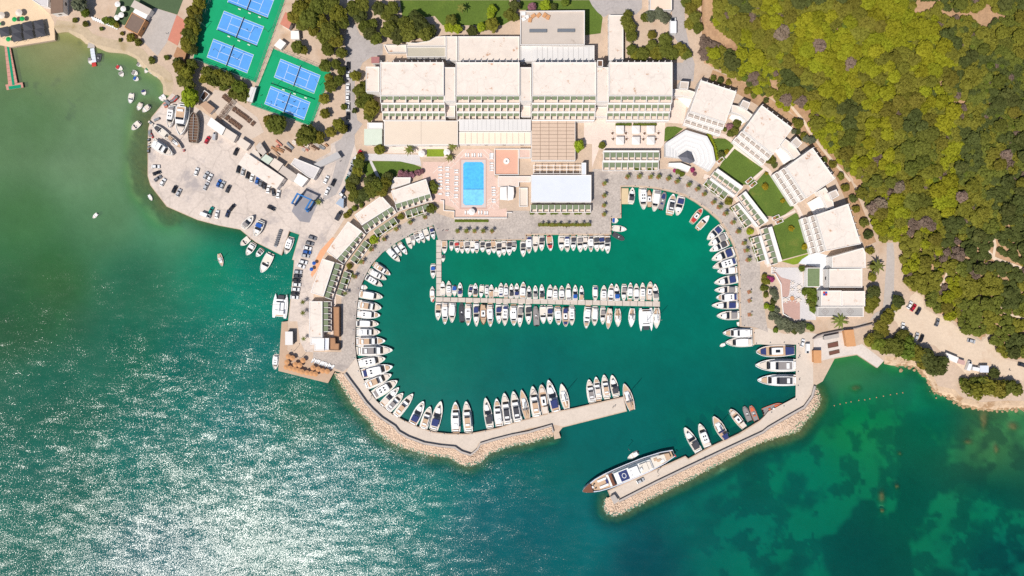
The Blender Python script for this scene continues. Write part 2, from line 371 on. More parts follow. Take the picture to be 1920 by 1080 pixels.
sh('breakwater_pavement', q('C2', '690,603 752,524 788,648 846,770 906,850 1004,938 1104,996 1222,1050') + q('D2', '1330,8 1440,20 1585,22 1665,8') + q('C2', '1822,1056') + q('C3', '0,1022 100,993 290,943 465,908 832,824 855,918 380,1038') + q('C3', '300,1022 126,1052') + q('D2', '1918,17 1778,52 1670,84 1650,124 1608,162 1546,142 1494,106 1380,96 1262,76 1142,30 1076,-8') + q('C2', '1046,1030 946,966 878,902 828,848 768,764 706,684 672,636'), 0.026, CONC, 'pale concrete walkway along the curved breakwater', 'pavement')
sh('mole_pavement', q('C4', '0,426 212,424 207,820 0,928') + q('C3', '1862,1002') + q('D3', '1706,20 1484,120 1322,210 1300,190 728,444 776,536 1078,370 1278,274 1398,218 1598,124 1876,-6') + q('C4', '0,1042 156,950 262,890 322,808 340,735 335,390 370,345 290,330 120,345 0,300') + q('C3', '1820,310 1820,420'), 0.026, CONC, 'pale concrete top of the straight eastern mole', 'pavement')
sh('lane', q('C4', '360,350 480,330 640,290 760,250 800,190 860,160 870,60') + q('B4', '880,1000 890,860 890,740 940,740 950,860 945,1080') + q('C4', '945,60 930,130 960,180 800,230 650,305 480,345 350,385'), 0.04, CONC2, 'narrow concrete lane climbing past the restaurant', 'road')
sh('car_park', q('C4', '855,150 960,160 1050,110 1070,60 1110,30 1160,70 1172,150 1280,215 1335,215 1370,252 1480,342 1600,402 1680,330 1655,385 1760,530 1880,558 1920,552') + [(2100, 690), (2100, 745)] + q('C4', '1920,700 1800,660 1680,640 1640,660 1480,640 1350,500 1290,470 1250,430 1130,420 1000,330 960,250 800,225'), 0.03, PARK, 'sandy unpaved car park on the headland', 'car park')
sh('slipway', q('C4', '345,560 400,545 505,520 665,495 820,597 868,545 705,420 640,440 570,330 340,385'), 0.05, mat('pale_ramp_concrete', (220, 208, 198), 0.85, 0.06, 0.1, fine=(0.05, 0.8)), 'pale concrete bathing terrace at the foot of the mole', 'terrace')
# north and gardens
sh('lawn', q('A2', '1080,0 1420,0 1900,0 1920,150 1850,190 1400,190 1340,120 1100,150') , 0.03, LAWN, 'hotel lawn above the north roofs', 'lawn')
sh('lawn', q('A3', '60,0 590,0 680,130 665,250 545,265 548,75 60,75'), 0.03, LAWN, 'lawn beside the grey flat roof', 'lawn')
sh('turning_circle', q('A3', '580,0 975,0 975,60 930,110 720,110 690,130 640,90 600,40'), 0.04, ROAD, 'grey asphalt turning circle at the hotel entrance', 'road')
sh('service_lane', q('A3', '1200,0 1290,0 1300,200 1330,350 1370,480 1360,610 1215,600 1215,470 1280,470 1310,420 1200,250'), 0.04, ROAD, 'service lane behind the east wing', 'road')
sh('forest_track', q('A3', '1440,-20 1500,0 1510,100 1480,190 1560,300 1680,320 1690,380 1600,360 1500,300 1430,240 1430,120'), 0.05, mat('pale_track', (206, 190, 180), 0.95, 0.06, 0.1), 'pale unmade track into the pine wood', 'track')
sh('lawn', q('B2', '815,128 1120,128 1240,175 1235,215 1050,240 950,270 840,260 800,200'), 0.03, LAWN, 'lawn between the pines and the pool terrace', 'lawn')
sh('path', q('B2', '848,125 868,125 940,270 915,275'), 0.045, GREYPAVE, 'pale path crossing the small lawn', 'path')
sh('path', q('B2', '815,72 1225,80 1240,165 1080,130 815,122'), 0.04, GREYPAVE, 'pale paved path above the small lawn', 'path')
sh('terrace', q('B2', '985,0 1440,0 1440,100 1240,100 1220,70 985,70'), 0.04, PAVE_BEIGE, 'beige terrace under the long beige roof', 'terrace')
sh('lawn', q('e', '830,-10 960,0 1100,100 1130,125 1550,450 1340,690 1200,690 860,440 940,310 860,250'), 0.05, LAWN, 'trapezoid lawn nearest the amphitheatre', 'lawn')
sh('lawn', q('e', '700,0 960,0 1100,110 960,300 850,260'), 0.052, LAWN, 'sliver of lawn behind the amphitheatre hedge', 'lawn')
sh('lawn', q('c', '-20,900 30,700 300,390 410,470 710,940 560,1060 400,1080 320,1080'), 0.05, LAWN, 'middle lawn between the terraces and curved wings', 'lawn')
sh('lawn', q('d', '60,-60 590,-20 710,160 530,290 290,280'), 0.052, LAWN, 'lower half of the middle lawn with a ball shrub', 'lawn')
sh('lawn', q('d', '390,440 740,230 770,260 970,820 520,940'), 0.05, LAWN, 'lawn at the southern end of the curved wings', 'lawn')
sh('lawn', q('d', '520,960 980,830 1000,860 760,1000 700,1010'), 0.052, LAWN2, 'rough green bank below the southern lawn', 'lawn')
sh('lawn', q('a', '25,930 80,860 210,855 330,890 120,1060 20,1090'), 0.05, LAWN, 'wedge of lawn between hotel wing and amphitheatre', 'lawn')
sh('lawn', q('b', '-30,640 0,660 130,750 0,1000 -60,900'), 0.054, LAWN, 'lawn strip under the second curved wing', 'lawn')
sh('path', strip(q('a', '80,770 330,790 700,930 950,1000 1080,1080') + q('b', '160,770 600,1080') + q('c', '330,400 500,640 760,960') + q('d', '770,170 830,300 950,720 985,830'), 7), 0.07, PAVE_BEIGE, 'curved beige path in front of the curved wings', 'path')
sh('path', strip(q('c', '260,385 110,530'), 4), 0.075, PAVE_BEIGE, 'stepping stone path across the lawns near the third wing', 'path')
sh('path', strip(q('d', '730,205 500,310'), 4), 0.075, PAVE_BEIGE, 'stepping stone path reaching the lower terraces', 'path')
sh('path', strip(q('e', '1110,110 960,290'), 4), 0.075, PAVE_BEIGE, 'stepping stone path beside the amphitheatre hedge', 'path')
sh('path', strip(q('e', '1550,455 1380,600'), 4), 0.076, PAVE_BEIGE, 'stepping stone path between two lawns', 'path')
sh('terrace', q('A3', '540,895 1150,895 1140,1080') + q('B3', '1110,40 650,40 600,180 600,0 540,0'), 0.06, PAVE_BEIGE, 'beige dining terrace with white canopies', 'terrace')
sh('garden', q('A3', '1205,750 1320,750 1290,900 1160,905 1190,810'), 0.05, PAVE_BEIGE, 'paved garden stair between the main block and first wing', 'garden')
sh('terrace', q('A1', '0,-40 290,-40 300,40 370,100 405,165 412,298 78,352 0,338'), 0.04, mat('tan_beach_deck', (232, 204, 170), 0.8, 0.05, 0.3, fine=(0.05, 1.5)), 'tan beach club deck over the water', 'deck')
sh('garden', q('A1', '905,-20 1380,-20 1330,110 1165,60 1000,100 940,190 840,170'), 0.04, TURF, 'dark artificial turf round the beach bar', 'lawn')
sh('yard', q('A1', '1165,60 1325,112 1250,320 1180,420 1060,300 1110,120'), 0.045, CONC2, 'grey concrete yard beside the beach bar', 'yard')
sh('terrace', q('A1', '1325,112 1378,148 1388,200 1332,342 1258,300'), 0.06, TERRA, 'worn reddish court between yard and pines', 'terrace')
sh('terrace', q('r', '940,235 1060,60 1220,100 1390,250 1700,480 1800,700 1650,790 1500,830 1250,640 1130,480'), 0.05, mat('cafe_paving', (212, 194, 178), 0.85, 0.06, 0.2, fine=(0.05, 1.2)), 'tan paved cafe terrace below the tennis courts', 'terrace')
sh('earth_bank', strip([(1332, 142), (1390, 166), (1425, 186), (1480, 226), (1525, 266), (1570, 312), (1592, 360), (1612, 410), (1632, 458)], 24), 0.045, DIRT, 'red-brown earth strip behind the curved wings', 'bank')
# tennis: two green slabs, five blue courts, white lines
sh('tennis_court', [(398, -60), (560, -60), (534, 0), (480, 155), (362, 111)], 0.05, TGREEN, 'green surround of the three-court tennis block', 'tennis court')
sh('tennis_court', [(512, 91), (621, 136), (584, 237), (470, 197)], 0.05, TGREEN, 'green surround of the lower two-court tennis block', 'tennis court')
COURTS = [((440, -32), (515, -3), (502, 33), (426, 4)), ((420, 20), (495, 49.5), (481.5, 86), (406, 55.5)), ((400, 72.5), (476, 102.5), (463, 137), (387.5, 107.5)),
          ((526, 110), (601, 141), (589, 174), (513.7, 145)), ((507.5, 161), (582, 191.5), (569.5, 224.5), (495.5, 195))]
COURTLAB = ['blue tennis court cut by the top edge', 'blue tennis court in the middle of three', 'blue tennis court nearest the pines and cafe', 'empty upper blue court of the two-court block', 'blue court with players in the two-court block']
for ci, c in enumerate(COURTS):
    z = G + 0.075; A, B, C_, D = [P(x, y, z) for x, y in c]
    o = structure('tennis_court', MB().flat([A, B, C_, D], z).mesh('court_surface', TBLUE), COURTLAB[ci], 'tennis court')
    u = (B - A); v = (D - A); Lm, Wm = 23.77, 10.97
    mb = MB(); z2 = z + 0.02
    def ln(a0, b0, a1, b1, wd=0.16):
        p0 = A + u * (a0 / Lm) + v * (b0 / Wm); p1 = A + u * (a1 / Lm) + v * (b1 / Wm)
        dd = (p1 - p0); n_ = Vector((-dd.y, dd.x, 0)).normalized() * wd / 2
        mb.add([(p0 + n_)[:2] + (z2,), (p0 - n_)[:2] + (z2,), (p1 - n_)[:2] + (z2,), (p1 + n_)[:2] + (z2,)], [(0, 1, 2, 3)])
    for a in ((0.1, 0, 0.1, Wm), (Lm - 0.1, 0, Lm - 0.1, Wm)): ln(*a)
    for b in (0.1, 1.37, Wm - 1.37, Wm - 0.1): ln(0.2, b, Lm - 0.2, b)
    for a in (5.48, Lm - 5.48): ln(a, 1.45, a, Wm - 1.45)
    ln(5.56, Wm / 2, Lm - 5.56, Wm / 2)
    link('court_line', mb.mesh('court_lines', LINE), o)
    net = thing('tennis_net', 'dark tennis net across the ' + COURTLAB[ci], 'tennis net', A + u * 0.5 + v * 0.5)
    ang = math.atan2(v.y, v.x)
    bx('net_mesh', DARK, net, (0, 0, 0.55), (0.06, 12.2, 0.9), ang - math.pi / 2)
    bx('net_band', LINE, net, (0, 0, 1.03), (0.1, 12.2, 0.08), ang - math.pi / 2)
    for sg in (-1, 1):
        e_ = v.normalized() * 6.2 * sg
        bx('net_post', STEEL, net, (e_.x, e_.y, 0.55), (0.12, 0.12, 1.1), ang)

# forest hill (rises to the north-east)
forest = [(1312, -600), (2700, -600), (2700, 560), (2100, 672)] + q('C4', '1920,545 1880,550 1770,525 1665,385 1700,320 1600,395 1485,335 1375,245 1340,205 1285,205 1182,140 1172,60 1110,20 1060,50') + [(1705, 540), (1690, 500), (1688, 455), (1655, 450), (1640, 430), (1628, 400), (1605, 352), (1582, 315), (1552, 280), (1528, 258), (1505, 236), (1480, 212), (1446, 186), (1420, 176), (1395, 156), (1350, 134), (1318, 118)]
def hillz(x, y):
    x = np.asarray(x, float); y = np.asarray(y, float)
    d = seg_dist(forest[3:], x, y)
    ins = inside(forest, x, y)
    t = np.clip(d / 260.0, 0, 1); t = t * t * (3 - 2 * t)
    t0 = np.clip(d / 15.0, 0, 1)
    return np.where(ins, G + 0.05 + 14 * t + t0 * (1.4 * vnoise(x, y, 40, 3) + 0.8 * vnoise(x, y, 17, 4)), G - 1.2)
gx = np.concatenate([np.arange(1300, 1930, 7.0), np.arange(1940, 2700, 40.0)]); gy = np.concatenate([np.arange(-600, -20, 40.0), np.arange(-15, 690, 7.0)])
X, Y = np.meshgrid(gx, gy); Z = hillz(X, Y)
F = S * (H - Z) / H
vv = np.stack([(X - 960) * F, (540 - Y) * F, Z], -1).reshape(-1, 3)
nx_, ny_ = len(gx), len(gy)
idx = np.arange(nx_ * ny_).reshape(ny_, nx_)
qd = np.stack([idx[:-1, :-1], idx[1:, :-1], idx[1:, 1:], idx[:-1, 1:]], -1).reshape(-1, 4)
zin = (Z > G).reshape(-1)[qd].any(1)
me = bpy.data.meshes.new('hill'); me.from_pydata(vv.tolist(), [], qd[zin].tolist()); me.materials.append(DIRT); me.update()
for p_ in me.polygons: p_.use_smooth = True
structure('hill', me, 'red-brown earth of the wooded hillside', 'hill')

def track(label, line, wd):
    pts_ = []
    for i in range(len(line) - 1):
        for k in range(6): pts_.append((line[i][0] + (line[i + 1][0] - line[i][0]) * k / 6, line[i][1] + (line[i + 1][1] - line[i][1]) * k / 6))
    pts_.append(line[-1]); poly = strip(pts_, wd); n = len(pts_)
    zs = np.maximum(hillz([p[0] for p in poly], [p[1] for p in poly]), G) + .22
    vs = [P(x, y, z) for (x, y), z in zip(poly, zs)]
    structure('footpath', MB().add(vs, [(i, i + 1, 2 * n - 2 - i, 2 * n - 1 - i) for i in range(n - 1)]).mesh('footpath', PARK), label, 'path')
track('pale footpath winding behind the curved wings', q('b', '970,130 1060,240 1180,380 1250,520 1330,620 1430,760 1520,870') + q('c', '1330,300 1440,420 1560,560'), 5)
track('pale footpath across the open scrub', q('B4', '1640,800 1700,860 1780,890 1920,940'), 7)
track('pale side path into the open scrub', q('B4', '1690,680 1705,760 1690,850'), 5)
track('thin footpath through the lower scrub', q('B4', '1295,890 1345,960 1310,1050 1250,1090'), 4)
track('thin footpath above the car park', q('C4', '1735,110 1780,190 1920,228'), 4)
# ------------------------------------------------------------------ sea: surface, sea bed
CP = [((50,250),(80,120,88)),((200,150),(92,130,96)),((130,70),(120,140,100)),((250,250),(92,135,102)),((150,330),(92,134,102)),((50,400),(70,112,76)),((200,400),(88,132,98)),((330,420),(84,142,110)),
      ((100,520),(58,100,64)),((30,600),(46,92,64)),((250,540),(40,104,80)),((400,500),(14,126,98)),((450,560),(0,128,110)),((480,500),(0,120,104)),((250,650),(20,98,78)),((350,680),(0,100,90)),((480,650),(0,106,102)),
      ((100,750),(25,96,78)),((100,900),(18,98,86)),((300,850),(0,104,96)),((450,800),(0,104,102)),((560,760),(0,100,84)),((600,900),(0,104,106)),((300,1050),(0,92,100)),((800,930),(0,110,106)),((900,980),(0,92,100)),
      ((1000,1000),(0,88,96)),((1100,1020),(0,96,100)),((1200,1060),(0,72,82)),((1050,860),(0,94,90)),((1000,700),(0,100,95)),((800,600),(0,110,96)),((1250,450),(0,124,100)),((900,500),(0,120,96)),((1050,500),(0,122,98)),((740,560),(0,112,98)),
      ((1300,600),(0,110,98)),((1300,750),(0,98,92)),((1450,720),(0,90,88)),((1250,880),(0,100,98)),((1500,900),(0,106,98)),((1400,1000),(0,96,96)),((1600,780),(0,112,84)),((1580,690),(60,120,84)),((1750,800),(0,116,92)),
      ((1850,820),(60,110,84)),((1700,950),(0,98,86)),((1850,950),(0,98,88)),((1880,1050),(0,74,78)),((1600,1050),(0,84,82)),((1500,1040),(0,98,94))]
gx = np.concatenate([np.arange(-900, -20, 55.0), np.arange(-12, 1932, 4.0), np.arange(1950, 2800, 55.0)])
gy = np.concatenate([np.arange(-100, -10, 30.0), np.arange(-4, 1090, 4.0), np.arange(1110, 1800, 45.0)])
X, Y = np.meshgrid(gx, gy)
num = np.zeros(X.shape + (3,)); den = np.zeros(X.shape)
for (cx, cy), c in CP:
    wgt = 1.0 / (((X - cx) ** 2 + (Y - cy) ** 2) / 1600.0 + 0.6) ** 1.6
    num += wgt[..., None] * np.array(lin(c)); den += wgt
TINT = num / den[..., None]
DP = [((60,200),1.6),((200,330),2.0),((60,420),1.9),((330,430),2.4),((420,520),4.5),((100,560),2.2),((250,600),4.5),((100,800),7),((400,800),9),((600,950),9),((900,950),8),((1050,650),7),((850,480),6),((1250,450),5),((1300,750),7),
      ((1250,950),6.0),((1500,950),4.6),((1600,720),2.2),((1750,850),2.8),((1850,850),2.4),((1700,980),3.6),((1850,1040),4.6),((1450,1040),5.6),((1150,880),7)]
num = np.zeros(X.shape); den = np.zeros(X.shape)
for (cx, cy), d_ in DP:
    wgt = 1.0 / (((X - cx) ** 2 + (Y - cy) ** 2) / 3600.0 + 0.6) ** 1.5
    num += wgt * d_; den += wgt
DEP = num / den
DEP = np.minimum(DEP, 0.12 + 0.055 * seg_dist(beach_w[1:], X, Y))
DEP = np.minimum(DEP, 0.15 + 0.065 * seg_dist(shore_e[1:11], X, Y))
for rl in (rocks_w_out, rocks_e_out):
    dr_ = seg_dist(rl, X, Y); DEP = np.minimum(DEP, 0.25 + 0.045 * np.clip(dr_, 0, 14) + 0.16 * np.clip(dr_ - 13, 0, 900))
SPOTS = [(1845, 785, 8, 24), (1815, 829, 9, 5), (1687, 851, 5, 4), (1682, 912, 5, 6), (1653, 932, 7, 14), (1868, 842, 5, 9), (1605, 728, 11, 7), (1654, 958, 5, 5), (1900, 800, 12, 8)]
SPOT = np.zeros(X.shape)
for (cx, cy, rx, ry) in SPOTS:
    e_ = np.hypot((X - cx) / rx, (Y - cy) / ry) + .35 * (vnoise(X, Y, 6, 13) - .5); SPOT = np.maximum(SPOT, np.clip(1.5 - e_, 0, 1))
DEP = DEP * (1 - SPOT) + .3 * SPOT
DEP = np.minimum(DEP, 0.3 + np.clip(seg_dist(yard_edge[2:8], X, Y), 0, 38) * .015 + 0.06 * np.clip(seg_dist(yard_edge[2:8], X, Y) - 36, 0, 900)); DEP = np.minimum(DEP, 0.35 + 0.07 * seg_dist(yard_edge[7:12], X, Y))
DEP = np.minimum(DEP, 0.8 + 0.07 * seg_dist(ramp_e[2:], X, Y))
DEP += 0.25 * (vnoise(X, Y, 23, 5) - 0.5) + 0.15 * (vnoise(X, Y, 9, 6) - 0.5)
DEP = np.clip(DEP, 0.1, 12)
# how rough the surface is: calm in the basin and the bay, chop outside
basin = quay_w + quay_n[1:] + quay_e[1:] + mole_e[:6] + q('D3', '716,440 560,300') + mole_w[3:]
calm = inside(basin, X, Y)
dcalm = seg_dist(basin, X, Y, True)
rough = np.where(calm, 0.12, np.clip(0.25 + dcalm / 120.0, 0, 1))
rough *= np.clip((Y - 330) / 200.0, 0.08, 1)
rough *= 1 - 0.45 * np.clip((X - 850) / 450.0, 0, 1)
rough *= 1 + .35 * np.clip((420 - X) / 300.0, 0, 1) * np.clip((Y - 560) / 150, 0, 1)
lee = seg_dist([(150, 560), (195, 700)], X, Y)
rough *= np.clip(0.5 + lee / 60.0, 0, 1)

def gridmesh(name, Zv, m):
    me = bpy.data.meshes.new(name)
    F = S * (H - Zv) / H
    v_ = np.stack([(X - 960) * F, (540 - Y) * F, Zv], -1).reshape(-1, 3)
    ny_, nx_ = X.shape; idx = np.arange(nx_ * ny_).reshape(ny_, nx_)
    qd = np.stack([idx[:-1, :-1], idx[1:, :-1], idx[1:, 1:], idx[:-1, 1:]], -1).reshape(-1, 4)
    me.vertices.add(len(v_)); me.vertices.foreach_set('co', v_.astype(np.float32).ravel())
    me.loops.add(len(qd) * 4); me.loops.foreach_set('vertex_index', qd.ravel().astype(np.int32))
    me.polygons.add(len(qd)); me.polygons.foreach_set('loop_start', (np.arange(len(qd)) * 4).astype(np.int32))
    me.polygons.foreach_set('use_smooth', np.ones(len(qd), bool))
    me.materials.append(m); me.update(calc_edges=True); me.validate()
    return me
def attr(me, name, data):
    if data.ndim == 3:
        a = me.attributes.new(name, 'FLOAT_COLOR', 'POINT'); d_ = np.concatenate([data, np.ones(data.shape[:2] + (1,))], -1)
        a.data.foreach_set('color', d_.astype(np.float32).ravel())
    else:
        a = me.attributes.new(name, 'FLOAT', 'POINT'); a.data.foreach_set('value', data.astype(np.float32).ravel())

def water_material():
    m = bpy.data.materials.new('sea_water'); m.use_nodes = True; nt = m.node_tree; N = nt.nodes; L = nt.links
    for n_ in list(N): N.remove(n_)
    out = N.new('ShaderNodeOutputMaterial')
    geo = N.new('ShaderNodeNewGeometry')
    at = N.new('ShaderNodeAttribute'); at.attribute_name = 'water_tint'
    am = N.new('ShaderNodeAttribute'); am.attribute_name = 'murk'
    ar = N.new('ShaderNodeAttribute'); ar.attribute_name = 'chop'
    def noise(scale, detail, rough_, off, sx=1.0, sy=1.0, rot=0.0):
        mp = N.new('ShaderNodeMapping'); mp.inputs['Location'].default_value = (off, off * 0.7, off * 1.3)
        mp.inputs['Scale'].default_value = (sx, sy, 1); mp.inputs['Rotation'].default_value = (0, 0, rot)
        L.new(geo.outputs['Position'], mp.inputs['Vector'])
        t = N.new('ShaderNodeTexNoise'); t.inputs['Scale'].default_value = scale; t.inputs['Detail'].default_value = detail; t.inputs['Roughness'].default_value = rough_
        L.new(mp.outputs[0], t.inputs['Vector']); return t
    def math_(op, a, b):
        n_ = N.new('ShaderNodeMath'); n_.operation = op
        for i, v in enumerate((a, b)):
            if isinstance(v, (int, float)): n_.inputs[i].default_value = v
            else: L.new(v, n_.inputs[i])
        return n_.outputs[0]
    # wavelet slopes: fine ripples plus longer wind waves
    f1 = noise(1.95, 2.0, 0.6, 3.1); f2 = noise(1.95, 2.0, 0.6, 57.3)
    g1 = noise(0.30, 2.0, 0.5, 11.0, 0.35, 1.0, 0.2); g2 = noise(0.30, 2.0, 0.5, 91.0, 0.35, 1.0, 0.2)
    patch = noise(0.03, 3.0, 0.6, 5.0, 0.6, 1.0, 0.4)
    pm = N.new('ShaderNodeMapRange'); pm.inputs[1].default_value = 0.3; pm.inputs[2].default_value = 0.7; pm.inputs[3].default_value = 0.7; pm.inputs[4].default_value = 1.25
    L.new(patch.outputs['Fac'], pm.inputs[0])
    amp = math_('MULTIPLY', ar.outputs['Fac'], pm.outputs[0])
    def slope(a, b):
        s1 = math_('MULTIPLY', math_('SUBTRACT', a.outputs['Fac'], 0.5), 0.74)
        s2 = math_('MULTIPLY', math_('SUBTRACT', b.outputs['Fac'], 0.5), 0.30)
        return math_('MULTIPLY', math_('ADD', s1, s2), amp)
    cx = N.new('ShaderNodeCombineXYZ'); L.new(slope(f1, g1), cx.inputs[0]); L.new(slope(f2, g2), cx.inputs[1]); cx.inputs[2].default_value = 1.0
    nv = N.new('ShaderNodeVectorMath'); nv.operation = 'NORMALIZE'; L.new(cx.outputs[0], nv.inputs[0])
    dif = N.new('ShaderNodeBsdfDiffuse'); L.new(at.outputs['Color'], dif.inputs['Color'])
    # what the water lets through keeps the water's own hue
    sep = N.new('ShaderNodeSeparateColor'); L.new(at.outputs['Color'], sep.inputs[0])
    mx = math_('MAXIMUM', math_('MAXIMUM', sep.outputs[0], sep.outputs[1]), sep.outputs[2])
    inv = math_('DIVIDE', 0.80, mx)
    flt = N.new('ShaderNodeVectorMath'); flt.operation = 'SCALE'; L.new(at.outputs['Color'], flt.inputs[0]); L.new(inv, flt.inputs['Scale'])
    mixf = N.new('ShaderNodeMix'); mixf.data_type = 'RGBA'; L.new(math_('MINIMUM', math_('MULTIPLY', am.outputs['Fac'], 1.9), 1.0), mixf.inputs[0]); mixf.inputs[6].default_value = (0.9, 0.95, 0.92, 1); L.new(flt.outputs[0], mixf.inputs[7])
    tr = N.new('ShaderNodeBsdfTransparent'); L.new(mixf.outputs[2], tr.inputs['Color'])
    m1 = N.new('ShaderNodeMixShader'); L.new(am.outputs['Fac'], m1.inputs[0]); L.new(tr.outputs[0], m1.inputs[1]); L.new(dif.outputs[0], m1.inputs[2])
    gl = N.new('ShaderNodeBsdfGlossy'); gl.inputs['Roughness'].default_value = 0.215; L.new(nv.outputs[0], gl.inputs['Normal'])
    fr = N.new('ShaderNodeFresnel'); fr.inputs['IOR'].default_value = 1.34; L.new(nv.outputs[0], fr.inputs['Normal'])
    m2 = N.new('ShaderNodeMixShader'); L.new(fr.outputs[0], m2.inputs[0]); L.new(m1.outputs[0], m2.inputs[1]); L.new(gl.outputs[0], m2.inputs[2])
    L.new(m2.outputs[0], out.inputs['Surface'])
    return m
def fbm(s, seed): return (vnoise(X, Y, s, seed) * .5 + vnoise(X, Y, s * .45, seed + 1) * .27 + vnoise(X, Y, s * .2, seed + 2) * .15 + vnoise(X, Y, s * .09, seed + 3) * .08)
WATERM = water_material()
murk = np.clip(1 - np.exp(-DEP * 0.52), 0.04, 0.92) * (1 - .44 * np.clip((X - 1150) / 250, 0, 1) * np.clip((Y - 720) / 90, 0, 1))
wm_ = gridmesh('water', np.zeros_like(X), WATERM)
bay = np.clip((470 - Y) / 160, 0, 1) * np.clip((430 - X) / 120, 0, 1)
sw_ = np.clip((Y - 560) / 200, 0, 1) * (1 - np.clip((X - 1150) / 250, 0, 1))
TINT = TINT * np.stack([1 + .35 * bay, 1.06 - .02 * sw_ - .06 * bay, .97 + .05 * sw_ + .05 * bay], -1) * (1 - .04 * np.clip((Y - 470) / 160, 0, 1) * np.clip((760 - X) / 200, 0, 1))[..., None]
attr(wm_, 'water_tint', TINT * (1 + .32 * bay)[..., None] * (0.77 + .18 * (fbm(70, 101) - .5) + .14 * (fbm(22, 111) - .5) + .05 * (np.random.RandomState(8).rand(*X.shape) - .5))[..., None]); attr(wm_, 'murk', murk); attr(wm_, 'chop', rough)
structure('water', wm_, 'teal sea with sun glitter outside the harbour', 'water')
# sea bed: sand, brown rock shelves along the quays, dark weed meadows of their own colour
def sstep(v, a, b): t = np.clip((v - a) / (b - a), 0, 1); return t * t * (3 - 2 * t)
zone_e = np.clip((X - 1180) / 180, 0, 1) * np.clip((Y - 700) / 80, 0, 1)
weed = zone_e * sstep(fbm(95, 31), .46, .60)
weed = np.maximum(weed, np.clip((Y - 800) / 120, 0, 1) * np.clip((X - 500) / 200, 0, 1) * sstep(fbm(150, 41), .54, .62))
weed = np.maximum(weed, (seg_dist([(95, 80), (150, 170)], X, Y) < 75) * sstep(fbm(22, 51), .60, .72) * .7)
dr0 = np.minimum(seg_dist(rocks_w_out, X, Y), seg_dist(rocks_e_out, X, Y)) * (1.25 - .9 * (fbm(60, 65) - .5))
weed = np.maximum(weed, .9 * sstep(dr0, 12, 20) * (1 - sstep(dr0, 30, 46)))
weed = np.maximum(weed, zone_e * sstep(fbm(34, 35), .50, .60) * .85)
weed = np.maximum(weed, (X < 330) * np.clip((Y - 440) / 120, 0, 1) * sstep(fbm(120, 57), .45, .60) * .5)
drock = np.minimum(seg_dist(rocks_w_out, X, Y), seg_dist(rocks_e_out, X, Y))
dy_ = seg_dist(yard_edge[2:12], X, Y)
jag = 1 + .7 * (fbm(26, 61) - .5) * 2
rk = np.maximum(1 - sstep(drock / jag, 10, 20), 1 - sstep(dy_ / jag, 22, 40))
rk = np.maximum(rk, (1 - sstep(seg_dist(shore_e[1:11], X, Y) / jag, 14, 60)) * sstep(fbm(26, 71), .40, .58) * .85); rk = np.maximum(rk, SPOT)
sand = np.array(lin((176, 170, 132))); wd_ = np.array(lin((40, 60, 46))); rc = np.array(lin((110, 98, 64)))
spk = (.75 + .5 * np.random.RandomState(4).rand(*X.shape))[..., None]
BED = sand * (.9 + .2 * fbm(60, 91))[..., None]
BED = BED * (1 - weed[..., None]) + wd_ * spk * weed[..., None]
BED = BED * (1 - rk[..., None]) + rc * spk * rk[..., None]
bm = bpy.data.materials.new('sea_bed'); bm.use_nodes = True
an = bm.node_tree.nodes.new('ShaderNodeAttribute'); an.attribute_name = 'bed_colour'
bm.node_tree.links.new(an.outputs['Color'], bm.node_tree.nodes['Principled BSDF'].inputs['Base Color']); bm.node_tree.nodes['Principled BSDF'].inputs['Roughness'].default_value = .95
bm_ = gridmesh('sea_bed', -DEP - 0.05, bm)
attr(bm_, 'bed_colour', BED)
structure('sea_bed', bm_, 'sandy sea bed with dark weed meadows under the water', 'sea bed')

# ------------------------------------------------------------------ breakwater armour stones
def rock_variants(k=6):
    res = []
    for i in range(k):
        bm = bmesh.new(); bmesh.ops.create_icosphere(bm, subdivisions=1, radius=1.0)
        r = random.Random(100 + i)
        for v in bm.verts: v.co = v.co * r.uniform(0.75, 1.15); v.co.z *= 0.75
        res.append((np.array([v.co[:] for v in bm.verts]), np.array([[v.index for v in f.verts] for f in bm.faces]))); bm.free()
    return res
ROCKV = rock_variants()
def scatter_rocks(name, pts, zfun, m, label, rmin=0.5, rmax=1.1):
    vs = []; fs = []; o = 0
    for (x, y) in pts:
        V, Fc = ROCKV[RND.randrange(len(ROCKV))]
        r = RND.uniform(rmin, rmax); a = RND.uniform(0, 6.28); ca, sa = math.cos(a), math.sin(a)
        z = zfun(x, y); c = P(x, y, z)
        sx, sy, sz = r * RND.uniform(0.8, 1.25), r * RND.uniform(0.8, 1.25), r * RND.uniform(0.5, 0.75)
        VV = V * (sx, sy, sz); VV = np.stack([VV[:, 0] * ca - VV[:, 1] * sa, VV[:, 0] * sa + VV[:, 1] * ca, VV[:, 2]], -1) + np.array(c)
        vs.append(VV); fs.append(Fc + o); o += len(V)
    me = bpy.data.meshes.new(name); me.from_pydata(np.concatenate(vs).tolist(), [], np.concatenate(fs).tolist()); me.materials.append(m); me.update()
    return tag(link(name, me), label, 'rocks', kind='stuff')
def jitter_fill(poly, step, seed):
    xs = [p[0] for p in poly]; ys = [p[1] for p in poly]; r = np.random.RandomState(seed)
    gx, gy = np.meshgrid(np.arange(min(xs), max(xs), step), np.arange(min(ys), max(ys), step))
    gx = gx + (np.arange(gx.shape[0])[:, None] % 2) * step / 2
    gx = gx + r.uniform(-.35, .35, gx.shape) * step; gy = gy + r.uniform(-.35, .35, gy.shape) * step
    k = inside(poly, gx, gy); return list(zip(gx[k], gy[k]))
